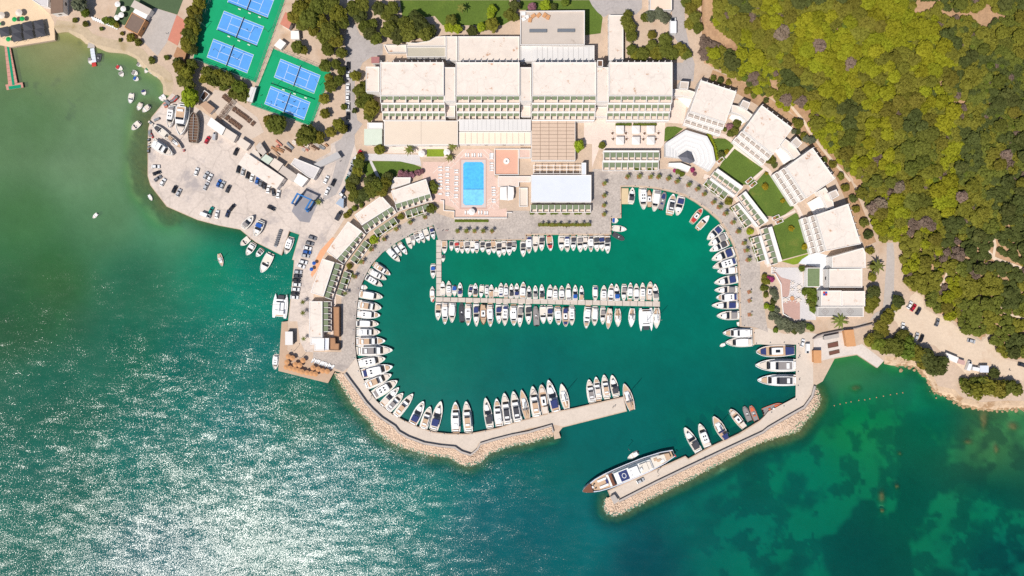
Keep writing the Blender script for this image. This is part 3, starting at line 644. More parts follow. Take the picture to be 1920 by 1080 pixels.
for nm, wall_, outer, lab in (('armour_stone', wall_w[1:], rocks_w_out, 'curved breakwater'), ('armour_stone', wall_e[:-1], rocks_e_out, 'straight eastern mole')):
    poly = wall_ + outer[::-1]
    pts = jitter_fill(poly, 2.8, 5)
    def zf(x, y, wall_=wall_, outer=outer):
        dw = float(seg_dist(wall_, np.array([x]), np.array([y]))[0]); do = float(seg_dist(outer, np.array([x]), np.array([y]))[0])
        t = dw / (dw + do + 1e-6); return G + 0.1 - 1.9 * t
    scatter_rocks(nm, pts, zf, ROCKM, 'pale pink armour stones on the sea face of the ' + lab, 0.26, 0.68)
    # core under the stones
    fill = MB(); a = [P(x, y, G - 0.35) for x, y in wall_]
    n2 = len(outer)
    # drowned toe of smaller stones
    ring = []
    for i, p in enumerate(outer):
        p0 = outer[max(0, i - 1)]; p1 = outer[min(n2 - 1, i + 1)]; dx, dy = p1[0] - p0[0], p1[1] - p0[1]; l = math.hypot(dx, dy) or 1
        s_ = -1 if nm else 1
        ring.append((p[0] - dy / l * 12, p[1] + dx / l * 12))
    toe = outer + ring[::-1]
    pts = jitter_fill(toe, 4.0, 9)
    if pts:
        def zt(x, y, outer=outer):
            d_ = float(seg_dist(outer, np.array([x]), np.array([y]))[0]); return -0.55 - 0.07 * d_
        scatter_rocks('drowned_stone', pts, zt, WETROCK, 'brown drowned stones at the foot of the ' + lab, 0.45, 0.9)
    core = MB(); cp = wall_ + outer[::-1]
    def resample(line, k=60):
        d_ = [0.0]
        for i in range(len(line) - 1): d_.append(d_[-1] + math.hypot(line[i + 1][0] - line[i][0], line[i + 1][1] - line[i][1]))
        s_ = np.linspace(0, d_[-1], k); return list(zip(np.interp(s_, d_, [p[0] for p in line]), np.interp(s_, d_, [p[1] for p in line])))
    wr, orr = resample(wall_), resample(outer)
    for i in range(59):
        core.add([P(*wr[i], G - .15), P(*wr[i + 1], G - .15), P(*orr[i + 1], -.55), P(*orr[i], -.55)], [(0, 3, 2, 1)])
    structure('rubble_bed', core.mesh('rubble_bed', ROCKM), 'rubble core under the armour of the ' + lab, 'rubble')

shr = apron_pts = []
rs_ = np.random.RandomState(17); sp_ = []
for (x, y) in [(a[0] + (b[0] - a[0]) * t_, a[1] + (b[1] - a[1]) * t_) for a, b in zip(shore_e[1:10], shore_e[2:11]) for t_ in np.linspace(0, 1, 26)]:
    for k in range(2): sp_.append((x + rs_.normal() * 4, y + rs_.normal() * 4 + 1))
scatter_rocks('shore_rock', sp_, lambda x, y: -.1 + (.5 if rs_.rand() < .4 else 0), mat('brown_shore_stone', (176, 146, 112), 0.95, 0.3, 0.5), 'brown broken rock along the headland shore', 0.4, 1.3)

def wall_thing(name, label, line, h, wd, m, z=G, cap=None):
    t = thing(name, label, 'wall', P(*line[0], z)); base = t.location.copy()
    w_ = [(p - base) for p in (P(x, y, z) for x, y in strip(line, wd))]
    n = len(line); mb = MB()
    for i in range(n - 1):
        mb.prism([w_[i], w_[i + 1], w_[2 * n - 2 - i], w_[2 * n - 1 - i]], 0, h)
    link('wall_body', mb.mesh(name, m), t)
    if cap:
        mb = MB()
        w2 = [(p - base) for p in (P(x, y, z + h) for x, y in strip(line, wd * 1.25))]
        for i in range(n - 1): mb.prism([w2[i], w2[i + 1], w2[2 * n - 2 - i], w2[2 * n - 1 - i]], h, h + 0.12)
        link('coping', mb.mesh(name + '_coping', cap), t)
    return t
wall_thing('sea_wall', 'grey parapet wall along the curved breakwater', wall_w[1:], 1.3, 2.6, WALLC, cap=CONC2)
wall_thing('sea_wall', 'grey parapet wall along the straight eastern mole', wall_e[2:], 1.3, 2.6, WALLC, cap=CONC2)

sh('wet_patch', q('B2', '268,505 300,420 390,320 490,375 470,430 430,520 400,590 330,580'), 0.035, mat('wet_concrete', (150, 146, 150), 0.6, 0.1, 0.1, stain=(186, 176, 172), stain_scale=0.12, stain_at=0.5, stain_w=0.2), 'dark wet concrete under the boat hoist', 'yard')
# ------------------------------------------------------------------ buildings
def cen(ps): return Vector((sum(p.x for p in ps) / len(ps), sum(p.y for p in ps) / len(ps), 0))
def scale_poly(ps, k):
    """inset a polygon by k metres towards its inside"""
    n = len(ps); out = []
    a = sum(ps[i].x * ps[(i + 1) % n].y - ps[(i + 1) % n].x * ps[i].y for i in range(n)); sg = 1 if a > 0 else -1
    for i in range(n):
        p0, p1, p2 = ps[i - 1], ps[i], ps[(i + 1) % n]
        d1 = (p1 - p0); d1.z = 0; d1.normalize(); d2 = (p2 - p1); d2.z = 0; d2.normalize()
        n1 = Vector((-d1.y, d1.x, 0)) * sg; n2 = Vector((-d2.y, d2.x, 0)) * sg
        b = (n1 + n2); l = b.length
        if l < 1e-6: b = n1; c = 1
        else: b.normalize(); c = max(0.3, b.dot(n1))
        out.append(p1 + b * (k / c))
    return out
def building(name, label, cat, roof, h, wallm=None, roofm=None, par=0.5, base=G, panels=None, group=None, parapet=True, windows=True):
    """roof: plan px of the roof outline as seen; h: height of roof above base"""
    wallm = wallm or W; roofm = roofm or WROOF
    zt = base + h; ps = [P(x, y, zt) for x, y in roof]; c = cen(ps)
    t = thing(name, label, cat, (c.x, c.y, base), group=group)
    loc = [p - Vector((c.x, c.y, base)) for p in ps]
    wl = link('wall', MB().prism(loc, -0.5, h - 0.02, top=False).mesh('wall', wallm), t)
    if parapet:
        ins = scale_poly(loc, 0.35)
        r = link('roof', MB().flat(ins, h - par).mesh('roof', roofm), t)
        mb = MB(); n = len(loc)
        for i in range(n):
            j = (i + 1) % n
            mb.prism([loc[i], loc[j], ins[j], ins[i]], h - par - 0.02, h)
        link('parapet', mb.mesh('parapet', wallm), r)
    else:
        out_ = scale_poly(loc, -0.25)
        r = link('roof', MB().prism(out_, h - 0.05, h + 0.18).mesh('roof', roofm), t)
    if windows and h > 3.2:
        n = len(loc)
        for i in range(n):
            a, b = loc[i], loc[(i + 1) % n]; d = b - a; L_ = d.length
            if L_ < 6: continue
            k = max(1, min(4, int(L_ / 6))); ang = math.atan2(d.y, d.x)
            for q_ in range(k):
                p = a + d * ((q_ + 0.5) / k)
                bx('window', GLASS, wl, (p.x, p.y, h * 0.45), (1.8, 0.1, 1.3), ang)
    return t, r

def panelroof(t, roof_px, z, nu, nv, m, name='roof_panel', gap=0.1, th=0.1, base=None):
    """grid of separate roof panels inside a plan quad (corners in order u0v0,u1v0,u1v1,u0v1)"""
    A, B, C_, D = [P(x, y, z) - Vector((t.location.x, t.location.y, t.location.z)) for x, y in roof_px]
    cache = None
    for i in range(nu):
        for j in range(nv):
            f = lambda a, b: (A * (1 - a) + B * a) * (1 - b) + (D * (1 - a) + C_ * a) * b
            c = f((i + .5) / nu, (j + .5) / nv)
            ul = ((B - A).length / nu) - gap; vl = ((D - A).length / nv) - gap
            ang = math.atan2((B - A).y, (B - A).x)
            bx(name, m, t, (c.x, c.y, c.z), (ul, vl, th), ang)

def bayrow(t, A, B, n, z, depth, out, awn=GREENAWN, floor=PAVE_BEIGE, aw=0.80, ad=0.66, adz=2.35, shift=0.0, wallh=2.5, parap=0.9, railm=None):
    """row of n terrace bays. A,B plan px of the first and last awning centre at its own height; out: plan px direction (outwards)"""
    base = Vector(t.location)
    a = P(*A, z + adz) - base; b = P(*B, z + adz) - base
    d = (b - a); d.z = 0; pitch = d.length / max(1, n - 1); u = d.normalized(); v = Vector((-u.y, u.x, 0))
    o = Vector((out[0], -out[1], 0))
    if v.dot(o) < 0: v = -v
    ang = math.atan2(u.y, u.x); zl = z - base.z
    mid = (a + b) / 2; L_ = pitch * n
    fc = mid + v * (depth * 0.22)
    bx('terrace_floor', floor, t, (fc.x, fc.y, zl - 0.3), (L_ + 0.3, depth, 0.5), ang)
    for i in range(n):
        c = a + u * (pitch * i)
        bx('awning', awn, t, (c.x, c.y, zl + adz), (pitch * aw, depth * ad, 0.1), ang)
    for i in range(n + 1):
        c = a + u * (pitch * (i - 0.5)) + v * (depth * 0.2)
        bx('partition_wall', W, t, (c.x, c.y, zl + wallh / 2 - 0.05), (0.28, depth * 0.98, wallh), ang)
    c = mid + v * (depth * 0.70)
    bx('parapet', railm or W, t, (c.x, c.y, zl + parap / 2), (L_ + 0.3, 0.28, parap + 0.2), ang)
    c = mid - v * (depth * 0.27)
    bx('glazing', GLASS, t, (c.x, c.y, zl + 1.2), (L_, 0.08, 2.2), ang)
    return u, v, pitch

# --- main hotel: four white blocks with stepped balconies
HZ = 14.0
hx = [(712.5, 832), (854.5, 974.3), (997.5, 1118), (1141.8, 1261)]
hl = ['westernmost white hotel block beside the lane', 'white hotel block second from the lane, stained roof', 'white hotel block third from the lane, above the brown pergola', 'easternmost straight hotel block above the white canopies']
for bi, (x0, x1) in enumerate(hx):
    t, r = building('hotel_block', hl[bi], 'hotel', [(x0, 116.5), (x1, 116.5), (x1, 179.5), (x0, 179.5)], HZ, W, WROOF, 0.5, group='hotel blocks', windows=False)
    base = Vector(t.location)
    aw0 = P(x0, 179.5, G + HZ) - base; aw1 = P(x1, 179.5, G + HZ) - base
    wd = aw1.x - aw0.x; cx = (aw0.x + aw1.x) / 2; y0 = aw0.y
    # levels: floor height, y from roof edge, depth
    for li, (fz, dy, dep) in enumerate(((10.2, 0.0, 3.2), (6.9, 3.6, 3.4), (3.6, 7.2, 3.6))):
        yy = y0 - dy
        n = 10
        bx('balcony_slab', W, t, (cx, yy - dep / 2 - 0.2, fz / 2 - 0.2), (wd, dep + 0.6, fz), 0)
        bx('balcony_floor', PAVE_BEIGE, t, (cx, yy - dep / 2, fz - 0.12), (wd - 0.4, dep - 0.1, 0.2), 0)
        for i in range(n + 1):
            if li == 0 and i % 2: continue
            bx('partition_wall', W, t, (cx - wd / 2 + wd * i / n, yy - dep / 2, fz + 1.2), (0.32, dep, 2.6), 0)
        for i in range(n):
            bx('awning', GREENAWN, t, (cx - wd / 2 + wd * (i + .5) / n, yy - 0.95, fz + 2.3), (wd / n * 0.8, 1.75, 0.1), 0)
        bx('parapet', W, t, (cx, yy - dep - 0.15, fz + 0.35), (wd + 0.3, 0.7, 0.95), 0)
        bx('glazing', GLASS, t, (cx, yy + 0.1, fz + 1.1), (wd - 0.5, 0.1, 2.0), 0)
    nb = P(x0, 116.5, G + HZ).y - base.y
    for i in range(11):
        bx('pillar', W, t, (cx - wd / 2 + wd * (i + .2) / 10.4, nb + 0.5, HZ / 2), (0.3, 0.5, HZ + 0.8), 0)
st = [((686, 125), (711, 172), 10.5, 'low stair block at the lane end of the hotel'), ((832.8, 126), (853.6, 190), 12.9, 'stair tower between the first two hotel blocks'),
      ((975.5, 126), (996.2, 190), 12.9, 'stair tower above the metal dining roof'), ((1119, 126), (1141, 191), 12.9, 'stair tower between the two eastern straight blocks')]
for (a, b, h_, lab) in st:
    t, r = building('stair_tower', lab, 'tower', [(a[0], a[1]), (b[0], a[1]), (b[0], b[1]), (a[0], b[1])], h_, W, WROOF2, 0.3, windows=False)
for k, (a, b) in enumerate((((834, 198), (853, 219)), ((977, 198), (995, 219)), ((1116, 200), (1139, 219)))):
    building('stair_lobby', 'beige flat roof of the lobby below the ' + ['first', 'second', 'third'][k] + ' stair tower', 'lobby', [(a[0], a[1]), (b[0], a[1]), (b[0], b[1]), (a[0], b[1])], 5, W, PAVE_BEIGE, 0.4, windows=False)
# lift housing with dark vents
t, r = building('lift_housing', 'small white lift housing with dark vents behind the eastern stair tower', 'roof box', q('A3', '640,450 682,450 682,500 640,500'), 15, W, WOODDK, 0.6, windows=False)

# --- roofs north of the hotel
def B_(name, lab, cat, tile, pts, h, wm=None, rm=None, **k): return building(name, lab, cat, q(tile, pts), h, wm, rm, **k)
B_('hotel_annex', 'long stained beige roof behind the middle hotel blocks', 'annex', 'A2', '1515,272 1976,272 1976,458 1515,458', 7.5, W, WROOF2)
B_('hotel_annex', 'narrow beige roof strip beside the long stained roof', 'annex', 'A2', '1425,272 1510,272 1510,455 1425,455', 7.2, W, WROOF2)
B_('hotel_annex', 'olive grey roof north of the westernmost block', 'annex', 'A2', '1130,350 1422,350 1422,428 1130,428', 5, W, mat('olive_grey_roof', (196, 188, 170), 0.85, 0.05, 0.2))
B_('hotel_annex', 'curved pale roof under the northern pines', 'annex', 'A2', '1130,318 1200,322 1300,305 1350,275 1422,270 1422,346 1130,346', 5.4, W, BEIGE)
B_('service_yard', 'low stained roof beside the lane junction', 'shed', 'A2', '955,335 1126,335 1126,395 985,395', 3.0, W, WROOF2, par=0.8)
B_('gatehouse', 'small pink roofed gatehouse at the hotel end', 'gatehouse', 'A2', '868,430 922,430 922,470 868,470', 5.5, W, mat('pink_roof', (176, 120, 118), 0.8, 0.06, 0.4), parapet=False)
t, r = B_('conference_hall', 'large grey beige flat roof with white rim north of the hotel', 'hall', 'A3', '62,82 545,78 545,335 62,338', 9, W, GREYROOF, par=0.9)
lb = Vector(t.location)
for k, (x, y) in enumerate(((195, 232), (405, 230))):
    p = P(*q('A3', (x, y))[0], G + 8.4) - lb
    bx('rooftop_plant', STEEL, t, (p.x, p.y, 8.6), (9.5, 1.6, 0.9), 0)
for k, (x, y) in enumerate(((85, 105), (110, 130), (90, 145), (160, 120), (200, 115), (245, 115), (270, 130), (135, 150))):
    p = P(*q('A3', (x, y))[0], G + 8.4) - lb
    bx('stacked_furniture', W if k < 3 else ORANGE, t, (p.x, p.y, 8.55), (2.4, 1.8, 0.8), 0.2 * k)
t, r = B_('conference_hall', 'pale metal ribbed roof between hall and hotel', 'hall', 'A3', '62,346 618,340 618,462 62,462', 7, W, METALROOF)
panelroof(t, q('A3', '150,350 616,350 616,455 150,455'), G + 6.9, 12, 1, METALROOF, 'roof_sheet', 0.1)
B_('covered_walkway', 'long white covered walkway leading to the entrance circle', 'walkway', 'A3', '725,112 835,112 835,452 725,452', 4.5, W, WROOF2, par=0.25)
B_('service_building', 'white service building on the top edge near the lane', 'building', 'A3', '1035,-60 1200,-60 1200,75 1035,75', 5, W, mat('peach_roof', (240, 214, 192), 0.8, 0.05, 0.3))
# --- terrace roofs south of the hotel
t, r = B_('dining_hall', 'wide beige roof south of the westernmost block', 'hall', 'A2', '960,905 1515,905 1515,1086 960,1090', 5, W, mat('cream_sheet_roof', (230, 212, 192), 0.7, 0.04, 0.15), par=0.15)
panelroof(t, q('A2', '965,910 1512,910 1512,1082 965,1084'), G + 5.02, 2, 1, mat('cream_sheet_roof', (230, 212, 192)), 'roof_sheet', 0.1)
t, r = B_('dining_hall', 'pale grey metal roof below the second block', 'hall', 'A2', '1524,895 2062,895 2062,982 1524,982', 5.5, W, METALROOF, par=0.15)
panelroof(t, q('A2', '1528,898 2060,898 2060,980 1528,980'), G + 5.5, 16, 1, METALROOF, 'roof_sheet', 0.07)
t, r = B_('conservatory', 'row of cream translucent roof panels above the pool', 'conservatory', 'A2', '1524,990 2062,990 2062,1082 1524,1082', 4.3, W, PALEB, par=0.2)
panelroof(t, q('A2', '1526,993 2060,993 2060,1080 1526,1080'), G + 4.3, 12, 1, mat('translucent_panel', (250, 232, 208), 0.4, 0.03, 0.3), 'roof_panel', 0.3)
t, r = B_('pergola', 'brown slatted pergola roof in front of the third block', 'pergola', 'A3', '145,898 475,898 475,1205 145,1205', 4.2, W, WOOD, par=0.4, windows=False)
panelroof(t, q('A3', '147,900 473,900 473,1200 147,1200'), G + 4.2, 5, 11, mat('tan_louvre', (216, 190, 168), 0.7, 0.06, 0.5), 'louvre_panel', 0.16, 0.12)
t, r = B_('pavilion', 'large blue white roofed pavilion facing the harbour', 'pavilion', 'B3', '143,232 595,232 595,436 143,436', 5.5, W, BLUEWHITE, par=0.12)
bayrow(t, q('B3', (163, 473))[0], q('B3', (568, 473))[0], 10, G + 1.0, 4.0, (0, 1))
u = Vector(t.location)
for i in range(8):
    p = P(*q('B3', (160 + i * 50, 192))[0], G + 4) - u
    bx('trellis_beam', W, t, (p.x, p.y, 3.4), (0.25, 5.6, 0.25), 0)
for k in range(3):
    p = P(*q('B3', (340, 160 + k * 30))[0], G + 4) - u
    bx('trellis_beam', W, t, (p.x, p.y, 3.6), (27, 0.25, 0.2), 0)
B_('pavilion_wing', 'narrow white slab beside the pavilion trellis', 'wing', 'B3', '522,140 556,140 556,232 522,232', 5, W, BLUEWHITE, par=0.1, windows=False)
# straight lower terraces
t, r = B_('terrace_house', 'upper straight terrace of green awnings below the canopies', 'terrace', 'B3', '685,48 1105,48 1105,62 685,62', 4.6, W, W, par=0.1, windows=False)
bayrow(t, q('B3', (712, 82))[0], q('B3', (1082, 82))[0], 9, G + 2.0, 4.2, (0, 1))
t, r = B_('terrace_house', 'lower straight terrace of green awnings above the promenade', 'terrace', 'B3', '680,122 1100,122 1100,138 680,138', 3.6, W, W, par=0.1, windows=False)
bayrow(t, q('B3', (705, 157))[0], q('B3', (1075, 157))[0], 9, G + 0.6, 4.2, (0, 1))
# --- curved east wings
wings = [('a', '590,160 1130,335 965,805 425,632', ((322, 765), (852, 948)), 'first curved white wing next to the straight hotel'),
         ('b', '545,135 1010,480 715,880 265,520', ((108, 648), (552, 988)), 'second curved white wing above the trapezoid lawn'),
         ('c', '990,55 1325,520 895,815 590,350', ((410, 433), (740, 882)), 'third curved white wing beside the pine wood'),
         ('d', '1525,95 1715,700 1195,805 1040,265', ((832, 300), (1000, 832)), 'fourth curved white wing at the southern lawn')]
for wi, (tl, roof, front, lab) in enumerate(wings):
    rp = q(tl, roof); fp = q(tl, *front)
    t, r = building('hotel_wing', lab, 'hotel wing', rp, 9.5, W, WROOF, 0.4, group='curved hotel wings', windows=False)
    base = Vector(t.location); Rw = P(*rp[3], G + 9.5) - base; Re = P(*rp[2], G + 9.5) - base
    Fw = P(*fp[0], G + 3) - base; Fe = P(*fp[1], G + 3) - base
    uu = (Re - Rw); uu.z = 0; wd = uu.length; uu.normalize(); vv_ = Vector((-uu.y, uu.x, 0))
    if vv_.dot(Fw - Rw) < 0: vv_ = -vv_
    D_ = max(6.0, ((Fw + Fe) / 2 - (Rw + Re) / 2).dot(vv_)); ang = math.atan2(uu.y, uu.x); mid = (Rw + Re) / 2
    for li, (fz, k0, k1) in enumerate(((5.6, 0.0, 0.5), (2.3, 0.5, 1.0))):
        dep = D_ * (k1 - k0); c = mid + vv_ * (D_ * (k0 + k1) / 2)
        bx('balcony_slab', W, t, (c.x, c.y, fz / 2 - 0.3), (wd, dep, fz + 0.1), ang)
        bx('balcony_floor', PAVE_BEIGE, t, (c.x, c.y, fz - 0.15), (wd - 0.3, dep - 0.3, 0.2), ang)
        for i in range(7):
            p = mid + uu * (wd * (i / 6 - .5)) + vv_ * (D_ * (k0 + k1) / 2)
            bx('partition_wall', W, t, (p.x, p.y, fz + 0.7), (0.42, dep, 1.8), ang)
        for i in range(6):
            p = mid + uu * (wd * ((i + .5) / 6 - .5)) + vv_ * (D_ * (k0 * 0.62 + k1 * 0.38))
            bx('shade_screen', TANAWN, t, (p.x, p.y, fz + 0.95), (wd / 6 * 0.66, dep * 0.42, 0.12), ang)
        for s_ in (0.72, 0.97):
            p = mid + vv_ * (D_ * (k0 + (k1 - k0) * s_))
            bx('parapet', W, t, (p.x, p.y, fz + 0.4), (wd + 0.2, 0.55, 1.2), ang)
    Nw = P(*rp[0], G + 9.5) - base; Ne = P(*rp[1], G + 9.5) - base
    for i in range(7):
        p = Nw.lerp(Ne, (i + 0.1) / 6.3) - vv_ * 0.45
        bx('pillar', W, t, (p.x, p.y, 4.9), (0.3, 0.5, 9.9), ang)
# links between the wings: curved stair roofs and lift boxes
links = [('a', '170,300 290,288 420,310 510,340 470,435 330,400 170,395', 5.5, 'curved stained link roof beside the main block'), ('a', '1060,530 1180,555 1290,620 1370,680 1300,775 1200,690 1050,640', 5.5, 'curved stained link roof between first and second wings'),
         ('b', '900,640 1010,720 1090,820 1130,880 1030,950 960,850 830,735', 5.5, 'curved stained link roof between second and third wings'), ('c', '1180,650 1250,760 1300,870 1310,950 1210,980 1160,860 1070,710', 5.5, 'curved stained link roof between third and fourth wings')]
for tl, pts, h_, lab in links: B_('link_building', lab, 'link', tl, pts, h_, W, WROOF2, par=0.25, windows=False)
for tl, pts, lab in (('a', '285,175 415,185 400,300 270,290', 'grey topped lift box beside the main block'), ('a', '1225,455 1335,500 1290,608 1178,550', 'grey topped lift box behind the first link'),
                     ('b', '1065,610 1155,705 1080,780 985,690', 'grey topped lift box behind the second link'), ('c', '1230,730 1345,680 1390,770 1280,835', 'grey topped lift box behind the third link')):
    B_('lift_box', lab, 'roof box', tl, pts, 8, W, GREYROOF, par=0.5, windows=False)
def stairs(label, tile, a, b, n, wd, z0, z1):
    pa, pb = q(tile, a, b); t = thing('garden_stair', label, 'stairs', P(*pa, G)); base = Vector(t.location)
    A_ = P(*pa, G) - base; B2 = P(*pb, G) - base; d = (B2 - A_); ang = math.atan2(d.y, d.x)
    for i in range(n):
        p = A_ + d * ((i + .5) / n); h = z0 + (z1 - z0) * (i + 1) / n
        bx('step', W, t, (p.x, p.y, h / 2), (d.length / n, wd, h), ang)
stairs('white garden stair below the first link', 'a', (330, 520), (420, 420), 5, 9, 0.3, 3.2)
stairs('white garden stair below the second link', 'a', (1090, 800), (1180, 690), 5, 8, 0.3, 3.2)
stairs('white garden stair below the third link', 'b', (800, 930), (950, 830), 5, 9, 0.3, 3.2)
stairs('white garden stair below the fourth link', 'd', (960, 190), (1130, 90), 5, 9, 0.3, 3.2)
# --- low curved terraces, east
def lowrow(name, lab, tile, w0, w1, wwid, a0, a1, n, out, z, h):
    p0, p1 = q(tile, w0, w1)
    s_ = TILES[tile][2]
    roof = strip([p0, p1], wwid / s_)
    t, r = building(name, lab, 'terrace', roof, h, W, W, par=0.1, windows=False)
    bayrow(t, q(tile, a0)[0], q(tile, a1)[0], n, z, 3.6, out)
    return t
lowrow('terrace_house', 'upper curved terrace nearest the amphitheatre', 'e', (825, 470), (1210, 745), 62, (825, 530), (1125, 752), 5, (-1, 1), G + 1.2, 3.9)
lowrow('terrace_house', 'middle upper curved terrace with six awnings', 'f', (600, 85), (945, 530), 62, (600, 150), (860, 522), 6, (-1, 1), G + 1.2, 3.9)
lowrow('terrace_house', 'southern upper curved terrace with six awnings', 'd', (350, 445), (505, 965), 62, (290, 505), (425, 950), 6, (-1, 0.3), G + 1.2, 3.9)
lowrow('terrace_house', 'lower curved terrace nearest the amphitheatre stair', 'e', (735, 600), (1095, 865), 40, (720, 655), (945, 825), 4, (-1, 1), G + 0.1, 2.9)
lowrow('terrace_house', 'middle lower curved terrace facing the promenade palms', 'f', (510, 250), (800, 600), 40, (505, 310), (660, 537), 4, (-1, 1), G + 0.1, 2.9)
lowrow('terrace_house', 'southern lower curved terrace facing the promenade palms', 'd', (200, 575), (325, 1000), 40, (150, 640), (235, 905), 4, (-1, 0.3), G + 0.1, 2.9)
sh('terrace', strip(q('e', '640,560 720,590 930,720 1120,860') + q('f', '480,170 620,330 800,580 840,680') + q('d', '230,640 340,1040'), 9), 0.08, PAVE_BEIGE, 'beige walkway between upper and lower curved terraces', 'walkway')
# --- low curved houses, west
wrow = [('B2', '1012,352 1275,262 1308,372 1045,450', (1070, 462), (1287, 392), 6, (1143, 515), (1272, 472), 4, (0.3, 1), 'white terrace house next to the pool terrace'),
        ('k', '1240,375 1390,540 945,820 835,665', (1010, 845), (1380, 590), 6, (1180, 910), (1405, 755), 4, (1, 1), 'white terrace house under the big pines'),
        ('B2', '690,580 795,655 605,865 530,805', (775, 675), (640, 857), 6, (815, 750), (735, 860), 4, (1, 1), 'white terrace house above the parked car row'),
        ('l', '675,360 855,415 690,930 500,870', (895, 475), (755, 905), 6, (1020, 600), (930, 860), 4, (1, 0.3), 'white terrace house beside the orange ramp'),
        ('m', '640,40 835,40 835,585 635,585', (888, 90), (888, 450), 5, None, None, 0, (1, 0), 'southernmost white terrace house beside the timber roof')]
for tl, roof, a0, a1, n, b0, b1, m_, out, lab in wrow:
    t, r = B_('terrace_house', lab, 'house', tl, roof, 4.5, W, WROOF, par=0.2, windows=False)
    bayrow(t, q(tl, a0)[0], q(tl, a1)[0], n, G + 1.3, 3.8, out)
    if b0: bayrow(t, q(tl, b0)[0], q(tl, b1)[0], m_, G + 0.2, 3.8, out)
sh('terrace', strip(q('B2', '1330,420 1180,455 1040,490 920,575 830,655 740,760 670,860 625,960 600,1060') + q('C2', '585,60 575,380'), 8), 0.08, PAVE_BEIGE, 'beige walkway behind the western awnings', 'walkway')
sh('ramp', q('B2', '570,700 590,705 500,850 450,960 420,1000 410,980 440,880 480,800'), 0.09, mat('orange_ramp', (232, 170, 128), 0.8, 0.05, 0.3), 'orange ramp behind the western terrace houses', 'ramp')
# bar, timber roofs at the south-west corner
B_('timber_roof', 'long brown timber roof beside the promenade', 'roof', 'm', '995,120 1092,120 1092,575 1002,560', 3.2, WOODDK, WOOD, par=0.1)
t, r = B_('beach_bar', 'white cube bar at the end of the western houses', 'bar', 'm', '655,592 862,592 858,780 715,780 712,690 655,690', 4.2, W, W, par=0.25)
B_('beach_bar', 'brown timber deck roof beside the white bar', 'bar', 'm', '945,585 1030,585 1035,668 1090,670 1085,775 945,770', 3.0, WOODDK, WOOD, par=0.1)
B_('canopy', 'narrow white framed canopy between bar and timber roof', 'canopy', 'm', '866,592 935,592 930,770 862,775', 3.5, W, BLUEWHITE, par=0.3, windows=False)
B_('translucent_canopy', 'pale ribbed canopy on the timber deck', 'canopy', 'm', '285,500 385,500 385,688 285,688', 3.2, STEEL, METALROOF, parapet=False)
# south-east restaurant
B_('restaurant', 'stained white roof joining the fourth wing', 'restaurant', 'g', '1275,92 1750,-45 1785,40 1785,258 1280,258', 7.5, W, WROOF2, par=0.3, windows=False)
B_('restaurant', 'white rimmed roof with orange stain', 'restaurant', 'g', '1238,272 1735,268 1735,552 1238,552', 8, W, WROOF2, par=0.5)
t, r = B_('restaurant', 'cream roof with skylights and coloured panel squares', 'restaurant', 'g', '1112,598 1425,598 1425,835 1112,835', 5.5, W, WROOF, par=0.3)
bs = Vector(t.location)
for k, (x, y, m_) in enumerate(((1162, 628, RED), (1194, 628, BLUE), (1162, 658, BLUE), (1194, 658, RED))):
    p = P(*q('g', (x, y))[0], G + 5.3) - bs; bx('roof_panel', m_, t, (p.x, p.y, 5.32), (1.1, 1.1, 0.12), 0)
B_('restaurant', 'cream paired roofs at the back of the restaurant', 'restaurant', 'g', '1427,606 1775,606 1778,835 1427,835', 5.7, W, WROOF, par=0.3)
t, r = B_('restaurant_terrace', 'grey terrace roof with three diamond motifs', 'terrace', 'g', '1062,842 1755,842 1755,990 1062,990', 3.6, W, mat('grey_terrace', (178, 174, 170), 0.85, 0.04, 0.3), par=0.35)
bs = Vector(t.location)
for k, x in enumerate((1180, 1368, 1555)):
    p = P(*q('g', (x, 912))[0], G + 3.4) - bs
    mb = MB()
    for rr in (2.0, 1.0):
        for s_ in range(4):
            a = Vector((math.cos(s_ * math.pi / 2), math.sin(s_ * math.pi / 2), 0)) * rr; b = Vector((math.cos((s_ + 1) * math.pi / 2), math.sin((s_ + 1) * math.pi / 2), 0)) * rr
            d = b - a; c = (a + b) / 2
            mb.box((p.x + c.x, p.y + c.y, 3.29), (d.length, 0.16, 0.03), math.atan2(d.y, d.x))
    link('diamond_motif', mb.mesh('diamond', WALLC), t)
B_('awning_hall', 'green striped canopy hall beside the restaurant', 'canopy', 'g', '903,255 1106,255 1102,546 903,546', 4.5, W, mat('striped_green_canvas', (122, 138, 98), 0.8, 0.06, 0.4, fine=(0.1, 1.0)), par=0.05, windows=False)
sh('terrace', q('g', '1105,40 1275,90 1280,260 1240,270 1235,590 1115,600 1065,840 1050,560 1105,545 1105,255 780,190 830,130 1000,20'), 0.1, mat('pale_blue_paving', (224, 228, 232), 0.8, 0.04, 0.3), 'pale blue grey paving beside the restaurant roofs', 'terrace')
sh('terrace', q('g', '375,252 840,252 850,540 860,690 1040,960 1040,1040 720,1040 600,980 540,940 520,700 500,500 420,345 370,345'), 0.09, GREYPAVE, 'pale grey dining terrace edged by a white wall', 'terrace')
sh('terrace', q('g', '380,262 420,300 520,400 660,440 640,640 620,690 540,700 505,500 425,350'), 0.12, PINKD, 'dusky pink band of the dining terrace', 'terrace')
sh('terrace', q('g', '535,780 800,700 800,1030 720,1035 545,935'), 0.12, PINKD, 'dusky pink lower part of the dining terrace', 'terrace')
sh('hedge_bed', q('g', '850,545 1050,560 1055,830 1030,960 940,900 930,700 850,600'), 0.13, LAWN, 'grass strip along the dining terrace', 'lawn')
wall_thing('garden_wall', 'white low wall round the dining terrace', q('g', '370,240 365,345 420,345 505,500 525,800 540,945 610,990'), 1.1, 1.6, W)
